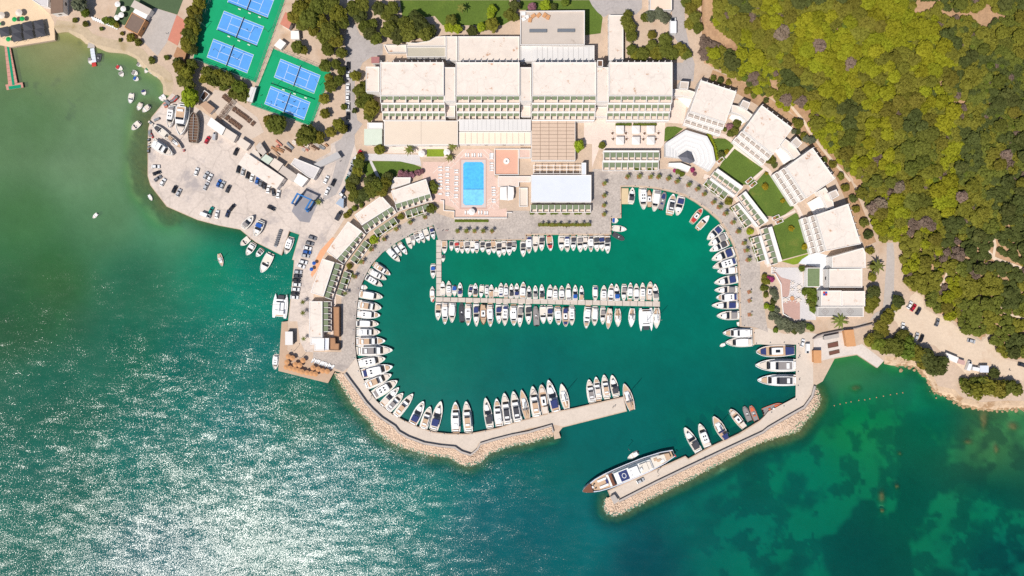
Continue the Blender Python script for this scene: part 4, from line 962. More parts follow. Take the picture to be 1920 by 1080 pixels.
# amphitheatre
am = thing('amphitheatre', 'white stepped amphitheatre facing a dark tented stage', 'amphitheatre', P(1290, 297, G)); base = Vector(am.location)
arc = [(1248, 292), (1248, 268), (1286, 243.5), (1326, 255.5), (1337, 276), (1342, 304), (1331, 320)]; foc = (1288, 300)
K = 10
for k in range(K):
    f0 = 1 - k * 0.075; f1 = 1 - (k + 1) * 0.075; z = 4.6 - k * 0.42
    o0 = [(foc[0] + (x - foc[0]) * f0, foc[1] + (y - foc[1]) * f0) for x, y in arc]; o1 = [(foc[0] + (x - foc[0]) * f1, foc[1] + (y - foc[1]) * f1) for x, y in arc]
    mb = MB()
    for i in range(len(arc) - 1):
        ps = [P(*o0[i], G + z) - base, P(*o0[i + 1], G + z) - base, P(*o1[i + 1], G + z) - base, P(*o1[i], G + z) - base]
        mb.prism(ps, 0, z)
    link('seating_step', mb.mesh('seating_step', mat('step_lit_tone', (236, 233, 230), 0.8, 0.03, 0.4) if k % 2 else mat('step_shade_tone', (224, 222, 220), 0.8, 0.03, 0.4)), am)  # alternate steps coloured darker, standing in for shadow lines between them
tn = thing('stage_tent', 'dark grey faceted tent over the amphitheatre stage', 'tent', P(1288, 296, G)); base = Vector(tn.location)
tp = [P(*p, G + 3) - base for p in q('e', '250,270 380,190 445,215 495,345 430,372 320,345')]; ap = P(*q('e', (395, 285))[0], G + 5.4) - base
mb = MB()
for i in range(6):
    a, b = tp[i], tp[(i + 1) % 6]; mb.add([a, b, ap], [(0, 1, 2)])
link('tent_canopy', mb.mesh('tent', mat('slate_tent', (112, 112, 120), 0.7, 0.06, 0.5)), tn)
for i in range(6): bx('tent_pole', STEEL, tn, (tp[i].x, tp[i].y, 1.5), (0.15, 0.15, 3.0))
B_('stage_house', 'white backstage block south of the tented stage', 'building', 'e', '110,365 290,360 440,420 400,500 300,460 110,410', 2.6, W, W, par=0.1, windows=False)
# --- pool terrace
sh('pool_terrace', q('n', '100,345 430,350 580,290 700,160 1090,150 1180,210 1180,560 1250,620 1250,1060') + q('B2', '1880,480 1880,555 1490,555 1490,480 1330,425 1300,300 1250,270 1250,120'), 0.10, PINK, 'pink tiled pool terrace with pale diagonal bands', 'terrace')
BAND = mat('pale_tile_band', (240, 224, 212), 0.8, 0.03, 0.4)
mb = MB(); zb = G + 0.115
for (a, b) in (((300, 590), (620, 900)), ((250, 520), (420, 360)), ((330, 540), (720, 160)), ((400, 560), (770, 190)), ((420, 430), (480, 490)), ((470, 390), (540, 450)), ((530, 330), (600, 390)), ((320, 640), (640, 960)), ((330, 720), (600, 990)),
               ((1010, 160), (1180, 330)), ((970, 200), (1110, 330)), ((1050, 960), (1250, 770)), ((1050, 1020), (1250, 830)), ((1080, 1060), (1250, 900)), ((500, 900), (640, 1040)), ((1120, 900), (1250, 1030)), ((1060, 940), (1180, 1060)), ((560, 880), (500, 940)), ((620, 940), (560, 1000))):
    pts = [P(*p, zb) for p in strip(q('n', a, b), 0.9)]
    mb.flat(pts, zb)
structure('tile_band', mb.mesh('tile_band', BAND), 'pale diagonal bands inlaid in the pink pool terrace', 'paving')
sh('pool_border', q('n', '655,295 1062,295 1062,1055 655,1055'), 0.125, mat('brick_pink_border', (208, 172, 158), 0.8, 0.05, 0.4), 'darker pink border round the pool', 'paving')
pool = thing('swimming_pool', 'rectangular bright blue swimming pool on the pink terrace', 'pool', P(888, 345, G)); base = Vector(pool.location)
PB = mat('pool_tile_blue', (78, 180, 232), 0.5, 0.05, 0.25, fine=(0.12, 0.8), alb=0.9)
oz = G + 0.2
outp = [P(*p, oz) - base for p in q('n', '680,315 1048,315 1048,1032 680,1032')]
inp = [P(*p, oz) - base for p in q('n', '735,350 990,350 1016,378 1016,970 985,998 738,998 708,970 708,378')]
mb = MB(); inr = [P(*p, oz) - base for p in q('n', '708,350 1016,350 1016,998 708,998')]
for i in range(4): mb.prism([outp[i], outp[(i + 1) % 4], inr[(i + 1) % 4], inr[i]], 0.0, 0.22)
for c3 in ((0, 1, 7), (2, 1, 3), (5, 4, 3), (6, 5, 7)): pass
for tri in ('708,350 738,350 708,380', '1016,350 1016,380 986,350', '1016,998 986,998 1016,968', '708,998 708,968 738,998'):
    mb.prism([P(*p, oz) - base for p in q('n', tri)], 0.0, 0.215)
link('coping', mb.mesh('coping', mat('pool_coping', (216, 200, 194), 0.8, 0.03, 0.4)), pool)
link('basin', MB().flat(inr, 0.13).mesh('basin', PB), pool)
p0, p1 = [P(*p, oz) - base for p in q('n', (712, 757), (1012, 757))]
bx('lane_rope', NAVY, pool, ((p0.x + p1.x) / 2, p0.y, 0.15), (p1.x - p0.x, 0.18, 0.1))
p0, p1 = [P(*p, oz) - base for p in q('n', (712, 760), (1012, 994))]
bx('shallow_end', mat('pool_tile_pale', (120, 200, 238), 0.5, 0.05, 0.25, fine=(0.12, 0.8), alb=0.9), pool, ((p0.x + p1.x) / 2, (p0.y + p1.y) / 2, 0.128), (p1.x - p0.x, p0.y - p1.y, 0.012))
# pool-side court, stage, small buildings
B_('sunken_court', 'pink sunken court with a round fountain beside the pool', 'courtyard', 'n', '1178,150 1540,150 1540,545 1178,545', 1.2, W, mat('salmon_tile', (228, 176, 152), 0.8, 0.05, 0.4), par=1.0, windows=False)
ft = thing('fountain', 'small round white fountain in the sunken court', 'fountain', P(*q('n', (1357, 340))[0], G + 0.2))
mb = MB(); mb.tube((0, 0, 0), (0, 0, 0.5), 1.7, 1.7, 20); link('basin', mb.mesh('fountain', W), ft)
mb = MB(); mb.tube((0, 0, 0.5), (0, 0, 0.9), 0.5, 0.3, 10); link('jet_stand', mb.mesh('jet', STEEL), ft)
B_('courtyard_wall_block', 'beige roofed block between court and pergola', 'building', 'n', '1545,150 1720,150 1720,290 1545,290', 2.5, W, PINK, par=0.4, windows=False)
B_('courtyard_wall_block', 'beige flat block south of the sunken court', 'building', 'n', '1230,562 1720,562 1720,650 1545,650 1545,720 1230,720', 1.6, W, PAVE_BEIGE, par=0.2, windows=False)
B_('stair_well', 'open stair well with white rim beside the pavilion', 'stairs', 'n', '1545,735 1675,735 1675,1020 1545,1020', 1.2, W, BEIGE, par=0.8, windows=False)
tc = thing('sail_canopy', 'white twin sail canopy beside the pool terrace', 'canopy', P(*q('n', (1365, 820))[0], G)); base = Vector(tc.location)
for pts in ('1260,730 1360,720 1365,925 1258,915', '1375,715 1465,730 1470,830 1455,915 1372,930'):
    ps = [P(*p, G + 3) - base for p in q('n', pts)]; link('sail', MB().prism(ps, 2.9, 3.05, pts_top=None).mesh('sail', W), tc)
for x, y in ((1265, 735), (1460, 735), (1265, 910), (1455, 905)):
    p = P(*q('n', (x, y))[0], G) - base; bx('pole', STEEL, tc, (p.x, p.y, 1.45), (0.15, 0.15, 2.9))
wall_thing('terrace_wall', 'white wall along the harbour side of the pool terrace', q('B2', '1385,425 1410,425 1410,500 1488,505 1488,556 1882,556 1882,515 1920,515'), 1.2, 1.5, W)
sh('grass_bed', q('B2', '1490,566 1745,566 1745,586 1490,586'), 0.06, LAWN2, 'grass bed under the pool terrace wall', 'lawn')
sh('grass_bed', q('B2', '1280,38 1410,38 1410,95 1280,95'), 0.08, LAWN2, 'bright clipped grass rectangle beside the pool', 'lawn')
# --- boatyard and beach buildings
B_('workshop', 'long white roofed boatyard workshop', 'workshop', 'px', '462,287 532,334 518,354 448,308', 5, W, WROOF, parapet=False)
B_('workshop_shed', 'pale green roofed shed behind the long workshop', 'shed', 'B2', '40,115 75,80 125,112 92,152', 3.2, W, mat('pale_green_roof', (206, 216, 200), 0.7, 0.05, 0.4), parapet=False)
B_('workshop_shed', 'cream roofed shed behind the long workshop', 'shed', 'B2', '105,155 140,110 200,150 165,200', 3.4, W, BEIGE, parapet=False)
B_('workshop_shed', 'tan roofed shed beside the travel lift', 'shed', 'B2', '172,210 205,165 305,235 275,282', 3.6, W, GREYROOF, parapet=False)
B_('workshop_shed', 'small white square shed beside the travel lift', 'shed', 'B2', '275,272 318,222 388,262 342,320', 3.4, W, W, parapet=False)
B_('workshop', 'flat pale grey roofed boatyard store', 'store', 'B2', '262,150 290,105 478,180 432,265 385,245', 4.5, W, GREYPAVE, par=0.3)
B_('lean_to', 'narrow grey lean-to roof by the yard gate', 'shed', 'B2', '440,150 610,62 635,98 470,175', 3, W, mat('lean_to_sheet', (190, 186, 184), 0.6, 0.05, 0.4), parapet=False)
B_('workshop_shed', 'grey roofed shed at the far end of the workshops', 'shed', 'B2', '0,20 30,-10 75,60 40,100', 3, W, GREYROOF, parapet=False)
B_('awning_shed', 'white fabric roofed boat shelter in the yard', 'shelter', 'r', '1010,490 1215,640 1165,742 955,590', 4, W, W, parapet=False)
B_('awning_shed', 'tan roofed shed continuing the boat shelter', 'shelter', 'r', '1225,645 1390,750 1340,850 1180,735', 3.2, W, BEIGE, parapet=False)
B_('workshop_shed', 'beige flat shed near the black parked car', 'shed', 'r', '1450,790 1590,880 1530,970 1400,870', 3, W, BEIGE, parapet=False)
B_('workshop_shed', 'beige flat shed beside the long white workshop', 'shed', 'r', '1650,960 1770,1050 1720,1140 1590,1040', 3, W, BEIGE, parapet=False)
B_('cafe_kiosk', 'brown roofed kiosk beside the cafe terrace', 'kiosk', 'r', '850,290 925,245 1055,345 985,425', 3, W, mat('tan_sheet', (190, 156, 130), 0.8, 0.06, 0.4), parapet=False)
B_('cafe_kiosk', 'brown square planter hut beside the bright tree', 'kiosk', 'r', '905,70 985,130 890,245 835,180', 2.4, W, WOODDK, par=0.4)
B_('site_hut', 'silver roofed hut beside the lower tennis block', 'hut', 'r', '1610,30 1680,40 1620,250 1550,230', 3, STEEL, METALROOF, parapet=False)
B_('beach_pavilion', 'dark square beach bar roof with orange timber rim', 'pavilion', 'A1', '990,92 1092,150 1032,260 930,205', 4, ORANGE, mat('weathered_grid_roof', (128, 108, 96), 0.8, 0.08, 0.5), par=0.25)
B_('beach_shed', 'white roof strip behind the beach bar', 'shed', 'A1', '1022,58 1112,102 1092,140 1000,95', 3.4, W, W, parapet=False)
B_('beach_shed', 'grey flat roof behind the beach bar', 'shed', 'A1', '1010,5 1135,72 1115,110 985,48', 3.6, W, GREYROOF, parapet=False)
B_('timber_shed', 'brown timber shed under the pines', 'shed', 'A1', '1332,355 1397,392 1375,470 1305,422', 3, WOODDK, WOOD, parapet=False)
B_('beach_villa', 'brown roofed villa at the beach club', 'house', 'A1', '385,-60 470,-60 470,90 385,100', 5, W, mat('villa_roof', (132, 108, 92), 0.8, 0.08, 0.4), parapet=False)
B_('beach_villa', 'white terrace house with dark pool at the beach club', 'house', 'A1', '250,-60 365,-60 360,50 300,40 240,0', 4, W, GREYPAVE, par=0.3)
B_('club_house', 'small red tiled club house beside the tennis courts', 'house', 'A2', '222,95 282,118 245,215 185,180', 4, W, TERRA, parapet=False)
B_('club_canopy', 'white square canopy below the red club house', 'canopy', 'A2', '265,235 318,235 322,290 265,290', 2.8, W, W, parapet=False, windows=False)
B_('club_canopy', 'tilted white square canopy beside the courts', 'canopy', 'A2', '180,295 222,325 185,370 140,340', 2.8, W, W, parapet=False, windows=False)
B_('pump_house', 'pale green roofed service house beside the dining hall', 'house', 'A2', '815,970 942,970 942,1085 815,1085', 4, W, mat('mint_roof', (214, 222, 204), 0.7, 0.05, 0.4), parapet=False)
B_('pump_house', 'white block beside the mint roofed service house', 'house', 'A2', '835,920 950,920 950,965 835,965', 4.5, W, W, par=0.3)
B_('pool_house', 'white roof with brown cross beam above the first terrace house', 'house', 'B2', '1040,250 1160,250 1155,290 1015,335 1020,280', 3, W, WROOF, par=0.2)
B_('guard_box', 'blue grey pyramid roof at the yard barrier', 'kiosk', 'k', '625,420 670,430 665,555 565,490', 2.8, W, mat('blue_grey_sheet', (168, 182, 200), 0.5, 0.05, 0.4), parapet=False)
# south-east bathing terrace
B_('slat_roof', 'large orange slatted sun roof on the bathing terrace', 'sun roof', 'h', '1145,480 1275,470 1310,705 1185,715', 3, ORANGE, ORANGE, parapet=False)
B_('slat_roof', 'small orange slatted sun roof at the mole', 'sun roof', 'h', '690,782 792,782 792,958 695,958', 3, ORANGE, ORANGE, parapet=False)
for pts, lab in (('895,675 1050,640 1058,715 905,745', 'upper brown sunken seating deck'), ('915,795 1070,760 1078,815 925,852', 'lower brown sunken seating deck')):
    B_('seating_deck', lab + ' on the bathing terrace', 'deck', 'h', pts, 0.4, WOODDK, mat('dark_red_deck', (118, 78, 66), 0.8, 0.08, 0.5), par=0.1, windows=False)
B_('bench_shelter', 'grey flat shelter along the bathing terrace wall', 'shelter', 'h', '845,572 1055,530 1058,575 850,615', 2.2, STEEL, CONC2, parapet=False)
wall_thing('retaining_wall', 'dark retaining wall above the bathing terrace', q('h', '665,600 720,560 800,530 1100,470 1300,440 1550,375'), 1.8, 1.6, WALLC)
B_('roadside_hut', 'white hut in the headland caravan cluster', 'hut', 'C4', '1340,490 1425,525 1412,560 1350,530', 2.8, W, W, parapet=False)
B_('roadside_hut', 'pink roofed hut in the headland caravan cluster', 'hut', 'C4', '1428,535 1475,550 1470,575 1425,562', 2.4, W, mat('pink_sheet', (206, 168, 158), 0.7, 0.06, 0.4), parapet=False)
B_('roadside_hut', 'dark topped kiosk at the end of the caravan cluster', 'kiosk', 'C4', '1592,585 1650,585 1650,630 1592,630', 2.6, W, BLUEWHITE, parapet=False)
B_('harbour_box', 'square concrete box at the head of the mole', 'box', 'o', '520,735 575,705 635,790 575,835', 2.2, CONC2, CONC2, parapet=False)

# timber deck at the south-west corner with board bays
sh('timber_deck', q('C2', '192,258 236,258 240,330 232,470 270,500 560,600 590,622 540,712 168,620'), 0.06, DECKW, 'pale timber sun deck at the western corner', 'deck')
# ------------------------------------------------------------------ boats
ST = [0, .12, .3, .48, .62, .74, .84, .92, .97, 1.0]
WT = {'m': [.88, .96, 1, .99, .92, .79, .61, .39, .22, .05], 's': [.60, .80, .96, 1, .93, .77, .57, .35, .18, .03], 'r': [.92, .97, 1, 1, .99, .94, .82, .62, .44, .28], 'd': [.78, .88, 1, 1, .93, .8, .6, .38, .2, .05], 'y': [.42, .74, .95, 1, 1, .94, .79, .53, .31, .05], 'g': [.72, .86, .97, 1, .97, .88, .72, .48, .28, .05]}
def hw(k, s): return float(np.interp(s, ST, WT[k]))
BL, BB = 12.0, 3.8
def fbz(s, fb): return fb * (1 + 0.28 * s * s)
def dpoly(k, s0, s1, inset, n=7):
    """deck outline between two stations (bow = +x), half width reduced by inset metres"""
    up = []
    for i in range(n):
        s = s0 + (s1 - s0) * i / (n - 1); w_ = max(0.05, hw(k, s) * BB / 2 - inset); up.append(((s - .5) * BL, w_))
    return [(x, -w_) for x, w_ in up] + [(x, w_) for x, w_ in up[::-1]]
def hullmesh(k, fb, m, mband=None):
    mb = MB(); n = len(ST); vs = []
    for s in ST:
        w_ = hw(k, s) * BB / 2; x = (s - .5) * BL; z = fbz(s, fb)
        xi = x - (0.12 if s > .9 else 0)
        vs += [(x * 1.0 - (0.5 if s == 1 else 0), -w_ * .78, -.45), (x, -w_, z), (xi, -max(0.02, w_ - .16), z), (xi, -max(0.02, w_ - .18), z - .35),
               (xi, max(0.02, w_ - .18), z - .35), (xi, max(0.02, w_ - .16), z), (x, w_, z), (x * 1.0 - (0.5 if s == 1 else 0), w_ * .78, -.45)]
    fs = []
    for i in range(n - 1):
        for j in (0, 1, 2, 4, 5, 6):
            a = i * 8 + j; fs.append((a, a + 8, a + 9, a + 1))
    fs.append((0, 1, 6, 7)); fs.append((1, 2, 5, 6)); 
    e = (n - 1) * 8; fs.append((e, e + 7, e + 6, e + 1))
    return mb.add(vs, fs).mesh('hull', m)
def pm(k, s0, s1, inset, z0, z1, m, name, tin=0.0, shrink=None):
    a = dpoly(k, s0, s1, inset)
    b = None
    if tin:
        cx = sum(p[0] for p in a) / len(a); hx_ = max(abs(p[0] - cx) for p in a)
        b = [(cx + (x - cx) * (1 - tin / hx_), y - math.copysign(min(abs(y) * .8, tin * .6), y)) for x, y in a]
    return MB().prism(a, z0, z1, pts_top=b).mesh(name, m)
BOATC = {}
def boat_parts(style, col, var=0):
    key = (style, col, var)
    if key in BOATC: return BOATC[key]
    c = COVC.get(col, GREY); L = []
    D = [CREAM, TAN, CREAM][var % 3]
    if style in 'mfbo':
        k = 'm'; fb = 1.0
        L.append(('hull', hullmesh(k, fb, WHITEP)))
        L.append(('deck', MB().flat(dpoly(k, .02, .985, .17), fb - .12).mesh('deck', WHITEP if var % 2 else CREAM)))
        L.append(('cockpit', pm(k, .03, .24, .35, fb - .1, fb - .02, D, 'cockpit')))
        L.append(('swim_platform', MB().box((-.535 * BL, 0, .35), (.07 * BL, BB * .72, .15)).mesh('platform', D)))
        L.append(('cockpit_seat', MB().box((-.45 * BL, 0, fb + .15), (.5, BB * .55, .45)).mesh('seat', c if style == 'o' else WHITEP)))
    if style == 'm':
        L.append(('cabin', pm(k, .24, .66, .5, fb - .1, fb + 1.15, WHITEP, 'cabin', .25)))
        L.append(('windscreen', pm(k, .60, .73, .48, fb - .05, fb + 1.0, GLASS, 'glass', .45)))
        L.append(('roof', pm(k, .20, .62, .55, fb + 1.16, fb + 1.28, WHITEP, 'roof')))
        for i, (hx_, hy) in enumerate(((.33, .45), (.33, -.45), (.48, .45), (.48, -.45))):
            if var % 3 == 0 or (var % 3 == 1 and i < 2): L.append(('roof_hatch', MB().box(((hx_ - .5) * BL, hy, fb + 1.31), (.75, .55, .06)).mesh('hatch', GLASS)))
        L.append(('aft_awning', MB().box((-.36 * BL, 0, fb + 1.2), (.10 * BL, BB * .62, .08)).mesh('awn', c)))
        L.append(('sun_pad', pm(k, .77, .89, .42, fb + .08, fb + .28, D if var % 2 else PALEB, 'pad')))
    if style == 'f':
        L.append(('cabin', pm(k, .20, .68, .42, fb - .1, fb + 1.3, WHITEP, 'cabin', .3)))
        L.append(('windscreen', pm(k, .58, .72, .45, fb - .05, fb + 1.12, GLASS, 'glass', .5)))
        L.append(('flybridge', pm(k, .12, .56, .5, fb + 1.32, fb + 1.75, WHITEP, 'fly', .06)))
        L.append(('fly_deck', pm(k, .15, .50, .75, fb + 1.76, fb + 1.80, c, 'flydeck')))
        L.append(('fly_windscreen', pm(k, .47, .555, .7, fb + 1.5, fb + 2.2, GLASS, 'flyglass', .25)))
        L.append(('fly_seat', MB().box((-.24 * BL, 0, fb + 1.95), (.8, 1.6, .4)).mesh('flyseat', WHITEP)))
        L.append(('sun_pad', pm(k, .75, .89, .4, fb + .1, fb + .3, D if var % 2 else PALEB, 'pad')))
    if style == 'b':
        L.append(('cabin', pm(k, .46, .80, .55, fb - .1, fb + .55, WHITEP, 'cabin', .5)))
        L.append(('windscreen', pm(k, .44, .60, .42, fb - .05, fb + .95, GLASS, 'glass', .4)))
        L.append(('bimini', pm(k, .15, .40, .52, fb + 1.25, fb + 1.42, c, 'bimini', .12)))
        for hx_ in (-.34, -.11):
            for hy in (-1, 1): L.append(('bimini_post', MB().tube((hx_ * BL, hy * BB * .33, fb), (hx_ * BL, hy * BB * .33, fb + 1.3), .04, n=4).mesh('post', STEEL)))
        L.append(('deck_hatch', MB().box((.30 * BL, 0, fb + .5), (.6, .6, .12)).mesh('hatch', GLASS)))
        if var % 2: L.append(('sun_pad', pm(k, .80, .90, .42, fb + .12, fb + .26, PALEB, 'pad')))
    if style == 'o':
        L.append(('cockpit_floor', pm(k, .06, .5, .42, fb - .09, fb - .01, D, 'floor')))
        L.append(('windscreen', pm(k, .50, .60, .38, fb - .05, fb + .7, GLASS, 'glass', .35)))
        L.append(('helm_console', MB().box((-.04 * BL, .6, fb + .35), (.7, .8, .8)).mesh('console', WHITEP)))
        L.append(('sun_pad', pm(k, .62, .84, .5, fb + .05, fb + .28, c, 'pad')))
        L.append(('engine', MB().box((-.52 * BL, 0, .9), (.6, .5, .8)).mesh('engine', DARK)))
    if style == 's':
        k = 's'; fb = 1.05
        L.append(('hull', hullmesh(k, fb, WHITEP)))
        L.append(('deck', MB().flat(dpoly(k, .02, .985, .17), fb - .1).mesh('deck', [WHITEP, TAN, CREAM][var % 3])))
        L.append(('coachroof', pm(k, .36, .72, .6, fb - .1, fb + .45, WHITEP, 'coach', .4)))
        L.append(('cockpit', pm(k, .05, .32, .6, fb - .08, fb + .02, TAN, 'cockpit')))
        L.append(('mast', MB().tube((.05 * BL, 0, fb), (.05 * BL, 0, 15), .13, .08, 6).mesh('mast', STEEL)))
        L.append(('boom', MB().tube((.05 * BL, 0, fb + 1.5), (-.36 * BL, 0, fb + 1.5), .2, .16, 6).mesh('boom', c)))
        L.append(('sprayhood', pm(k, .30, .38, .5, fb, fb + .9, c, 'hood', .3)))
        L.append(('cabin_window', pm(k, .44, .62, .585, fb + .05, fb + .28, GLASS, 'win')))
        for hy in (-1, 1): L.append(('shroud', MB().tube((.03 * BL, hy * BB * .45, fb), (.05 * BL, 0, 14), .03, n=3).mesh('shroud', STEEL)))
        if col in 'tkn': L.append(('bimini', pm(k, .04, .24, .5, fb + 1.8, fb + 1.92, c, 'bimini')))
    if style == 'r':
        k = 'r'; fb = .75; tm = RUBGREY if col not in 'ro' else (RED if col == 'r' and var else COVC[col])
        L.append(('tube', hullmesh(k, fb, tm)))
        L.append(('deck', MB().flat(dpoly(k, .02, .97, .2), fb - .3).mesh('deck', GREY if col != 'k' else DARK)))
        L.append(('helm_console', MB().box((.02 * BL, 0, fb + .2), (.9, 1.0, 1.0), taper=.8).mesh('console', WHITEP)))
        L.append(('seat', MB().box((-.16 * BL, 0, fb), (1.0, 1.4, .6)).mesh('seat', c)))
        L.append(('sun_pad', pm(k, .62, .88, .7, fb - .25, fb + .02, c, 'pad')))
        for hy in (-.5, .5): L.append(('engine', MB().box((-.51 * BL, hy, .8), (.7, .5, .9)).mesh('engine', BLACK)))
    if style == 'd':
        k = 'd'; fb = .9
        L.append(('hull', hullmesh(k, fb, WHITEP)))
        L.append(('deck', MB().flat(dpoly(k, .02, .97, .2), fb - .25).mesh('deck', CREAM)))
        L.append(('cover', pm(k, .08, .45, .4, fb + (.9 if var % 2 else .05), fb + (1.05 if var % 2 else .25), c, 'cover', .1)))
        L.append(('thwart', MB().box((.12 * BL, 0, fb - .02), (1.2, BB * .8, .2)).mesh('thwart', WHITEP)))
        L.append(('engine', MB().box((-.51 * BL, 0, .9), (.8, .9, 1.0)).mesh('engine', DARK)))
    if style == 'w':
        k = 'g'; fb = 1.2
        L.append(('hull', hullmesh(k, fb, WINEBR if col in 'bo' else WHITEP)))
        L.append(('deck', MB().flat(dpoly(k, .02, .985, .17), fb - .1).mesh('deck', TAN)))
        L.append(('cabin', pm(k, .3, .62, .7, fb - .1, fb + .8, WHITEP, 'cabin', .2)))
        L.append(('windscreen', pm(k, .60, .66, .65, fb, fb + .75, GLASS, 'glass', .15)))
        L.append(('aft_awning', pm(k, .06, .28, .5, fb + 1.5, fb + 1.6, c, 'awn')))
        L.append(('sun_pad', pm(k, .74, .88, .5, fb, fb + .2, c, 'pad')))
        L.append(('cabin_hatch', MB().box((-.05 * BL, 0, fb + .83), (1.4, .9, .06)).mesh('hatch', GLASS)))
    if style == 'c':
        for sy in (-1, 1):
            a = [(x, y * .26 + sy * BB * .36) for x, y in dpoly('s', 0.0, 1.0, 0)]
            L.append(('hull', MB().prism(a, -.4, .75).mesh('hull', WHITEP)))
        L.append(('bridge_deck', MB().box((-.08 * BL, 0, .8), (.72 * BL, BB * .8, .3)).mesh('bridge', WHITEP)))
        L.append(('cabin', MB().box((-.03 * BL, 0, 1.2), (.42 * BL, BB * .62, .6), taper=.85).mesh('cabin', WHITEP)))
        L.append(('windscreen', MB().box((.16 * BL, 0, 1.1), (.07 * BL, BB * .5, .4), taper=.8).mesh('glass', GLASS)))
        L.append(('trampoline', MB().box((.37 * BL, 0, .62), (.16 * BL, BB * .42, .05)).mesh('net', DARK)))
        L.append(('hardtop', MB().box((-.27 * BL, 0, 1.9), (.18 * BL, BB * .6, .1)).mesh('hardtop', c)))
        L.append(('cockpit', MB().box((-.32 * BL, 0, .97), (.2 * BL, BB * .5, .06)).mesh('cockpit', TAN)))
        L.append(('mast', MB().tube((.08 * BL, 0, 1), (.08 * BL, 0, 11), .1, .06, 6).mesh('mast', STEEL)))
        L.append(('boom', MB().tube((.08 * BL, 0, 2.1), (-.3 * BL, 0, 2.1), .13, .12, 6).mesh('boom', c)))
    if style == 'x':   # wooden hull under repair
        k = 'g'; fb = 1.6
        L.append(('hull', hullmesh(k, fb, mat('bare_hull_timber', (158, 146, 134), 0.9, 0.15, 0.8))))
        L.append(('deck', MB().flat(dpoly(k, .02, .985, .17), fb - .3).mesh('deck', WOODDK)))
        for i in range(9): L.append(('deck_beam', MB().box(((-.4 + .09 * i) * BL, 0, fb - .1), (.16, BB * hw(k, .1 + .09 * i) * .9, .16)).mesh('beam', mat('bare_hull_timber', (158, 146, 134)))))
        L.append(('keelson', MB().box((0, 0, fb), (BL * .85, .25, .15)).mesh('keelson', GREY)))
    BOATC[key] = L; return L
KIND = {'m': ('motor_yacht', 'hardtop yacht', 'yacht'), 'f': ('motor_yacht', 'flybridge yacht', 'yacht'), 'b': ('sports_cruiser', 'sports cruiser', 'motorboat'), 'o': ('open_motorboat', 'open motorboat', 'motorboat'), 's': ('sailing_yacht', 'sailing yacht', 'sailboat'),
        'r': ('inflatable_boat', 'inflatable boat', 'inflatable'), 'd': ('small_boat', 'small open boat', 'boat'), 'w': ('wooden_boat', 'wooden decked boat', 'boat'), 'c': ('catamaran', 'catamaran', 'catamaran'), 'x': ('wooden_hull', 'bare wooden hull', 'boat')}
COVW = {'m': 'aft awning', 'f': 'upper deck', 'b': 'canopy', 'o': 'cushions', 's': 'sail cover', 'r': 'seats', 'd': 'cover', 'w': 'awning', 'c': 'hardtop', 'x': 'beams'}
NBOAT = 0
SUBOF = {'roof_hatch': 'roof', 'bimini_post': 'bimini', 'fly_seat': 'flybridge', 'fly_deck': 'flybridge', 'fly_windscreen': 'flybridge', 'shroud': 'mast', 'cabin_window': 'coachroof', 'cabin_hatch': 'cabin', 'deck_hatch': 'cabin', 'deck_beam': 'deck', 'swim_platform': 'hull'}
def boat(tile, s, b, wpx, style, col, label, group, z=0.0, var=None):
    global NBOAT
    (sx, sy), (bx_, by) = q(tile, s, b); zz = z + 1.0
    ps = P(sx, sy, zz); pb = P(bx_, by, zz); d = pb - ps; L_ = d.length; sc = TILES[tile][2]
    wm = wpx / sc * S * 1.06; c = (ps + pb) / 2
    name, kd, cat = KIND[style]; NBOAT += 1
    var = NBOAT % 3 if var is None else var
    kx = L_ / BL; ky = wm / BB; kz = (kx * ky) ** .5
    t = thing(name, label, cat, (c.x, c.y, z), math.atan2(d.y, d.x), group, (kx, ky, min(1.5, kz)))
    made = {}
    for pn, me in boat_parts(style, col, var): made[pn] = link(pn, me, made.get(SUBOF.get(pn), t))
    return t
def row(tile, spec, where, group, frm, start=0):
    """spec: 'sx,sy,bx,by,w,style+colour' entries; labels count along the row"""
    out = []
    for i, e in enumerate(spec.split()):
        v = e.split(','); st_, co = v[5][0], v[5][1]
        lab = '%s %s with %s %s, %s from %s %s' % ('varnished' if (st_ == 'w' and co in 'bo') else 'grey' if st_ == 'r' else 'white', KIND[st_][1], COVN[co], COVW[st_], ordn(i + start), frm, where)
        out.append(boat(tile, (float(v[0]), float(v[1])), (float(v[2]), float(v[3])), float(v[4]), st_, co, lab, group))
    return len(out) + start
n = row('B2', '1312,622,1335,716,34,bn 1265,638,1297,726,37,ow 1228,653,1262,742,37,mt 1195,663,1224,744,37,bg 1168,683,1185,762,28,dg 1135,698,1165,787,37,ot 1073,743,1132,830,37,bw 1035,763,1091,840,34,mk 988,787,1078,882,47,fw 888,903,1008,982,47,fb 853,953,978,1017,47,fw 822,993,948,1067,47,mk',
        'on the west curve', 'boats on the western curve', 'the pontoon corner')
row('B2', '783,1072,835,1078,34,dw', 'on the west curve', 'boats on the western curve', 'the pontoon corner', n)
n = row('C2', '772,42,952,70,60,mb 763,122,942,150,70,fb 757,192,933,206,60,mw 748,264,922,271,58,mk 752,330,932,331,62,fw 750,400,972,396,68,fb 765,470,1027,465,76,fg 768,568,972,528,70,mw 792,645,1027,588,76,mn 818,732,1018,648,72,fb 880,805,1062,695,74,mg 940,882,1072,745,52,bt 985,918,1103,788,60,fg 1045,963,1178,792,60,fb',
        'along the west quay', 'yachts on the western quay', 'the cobbled bend')
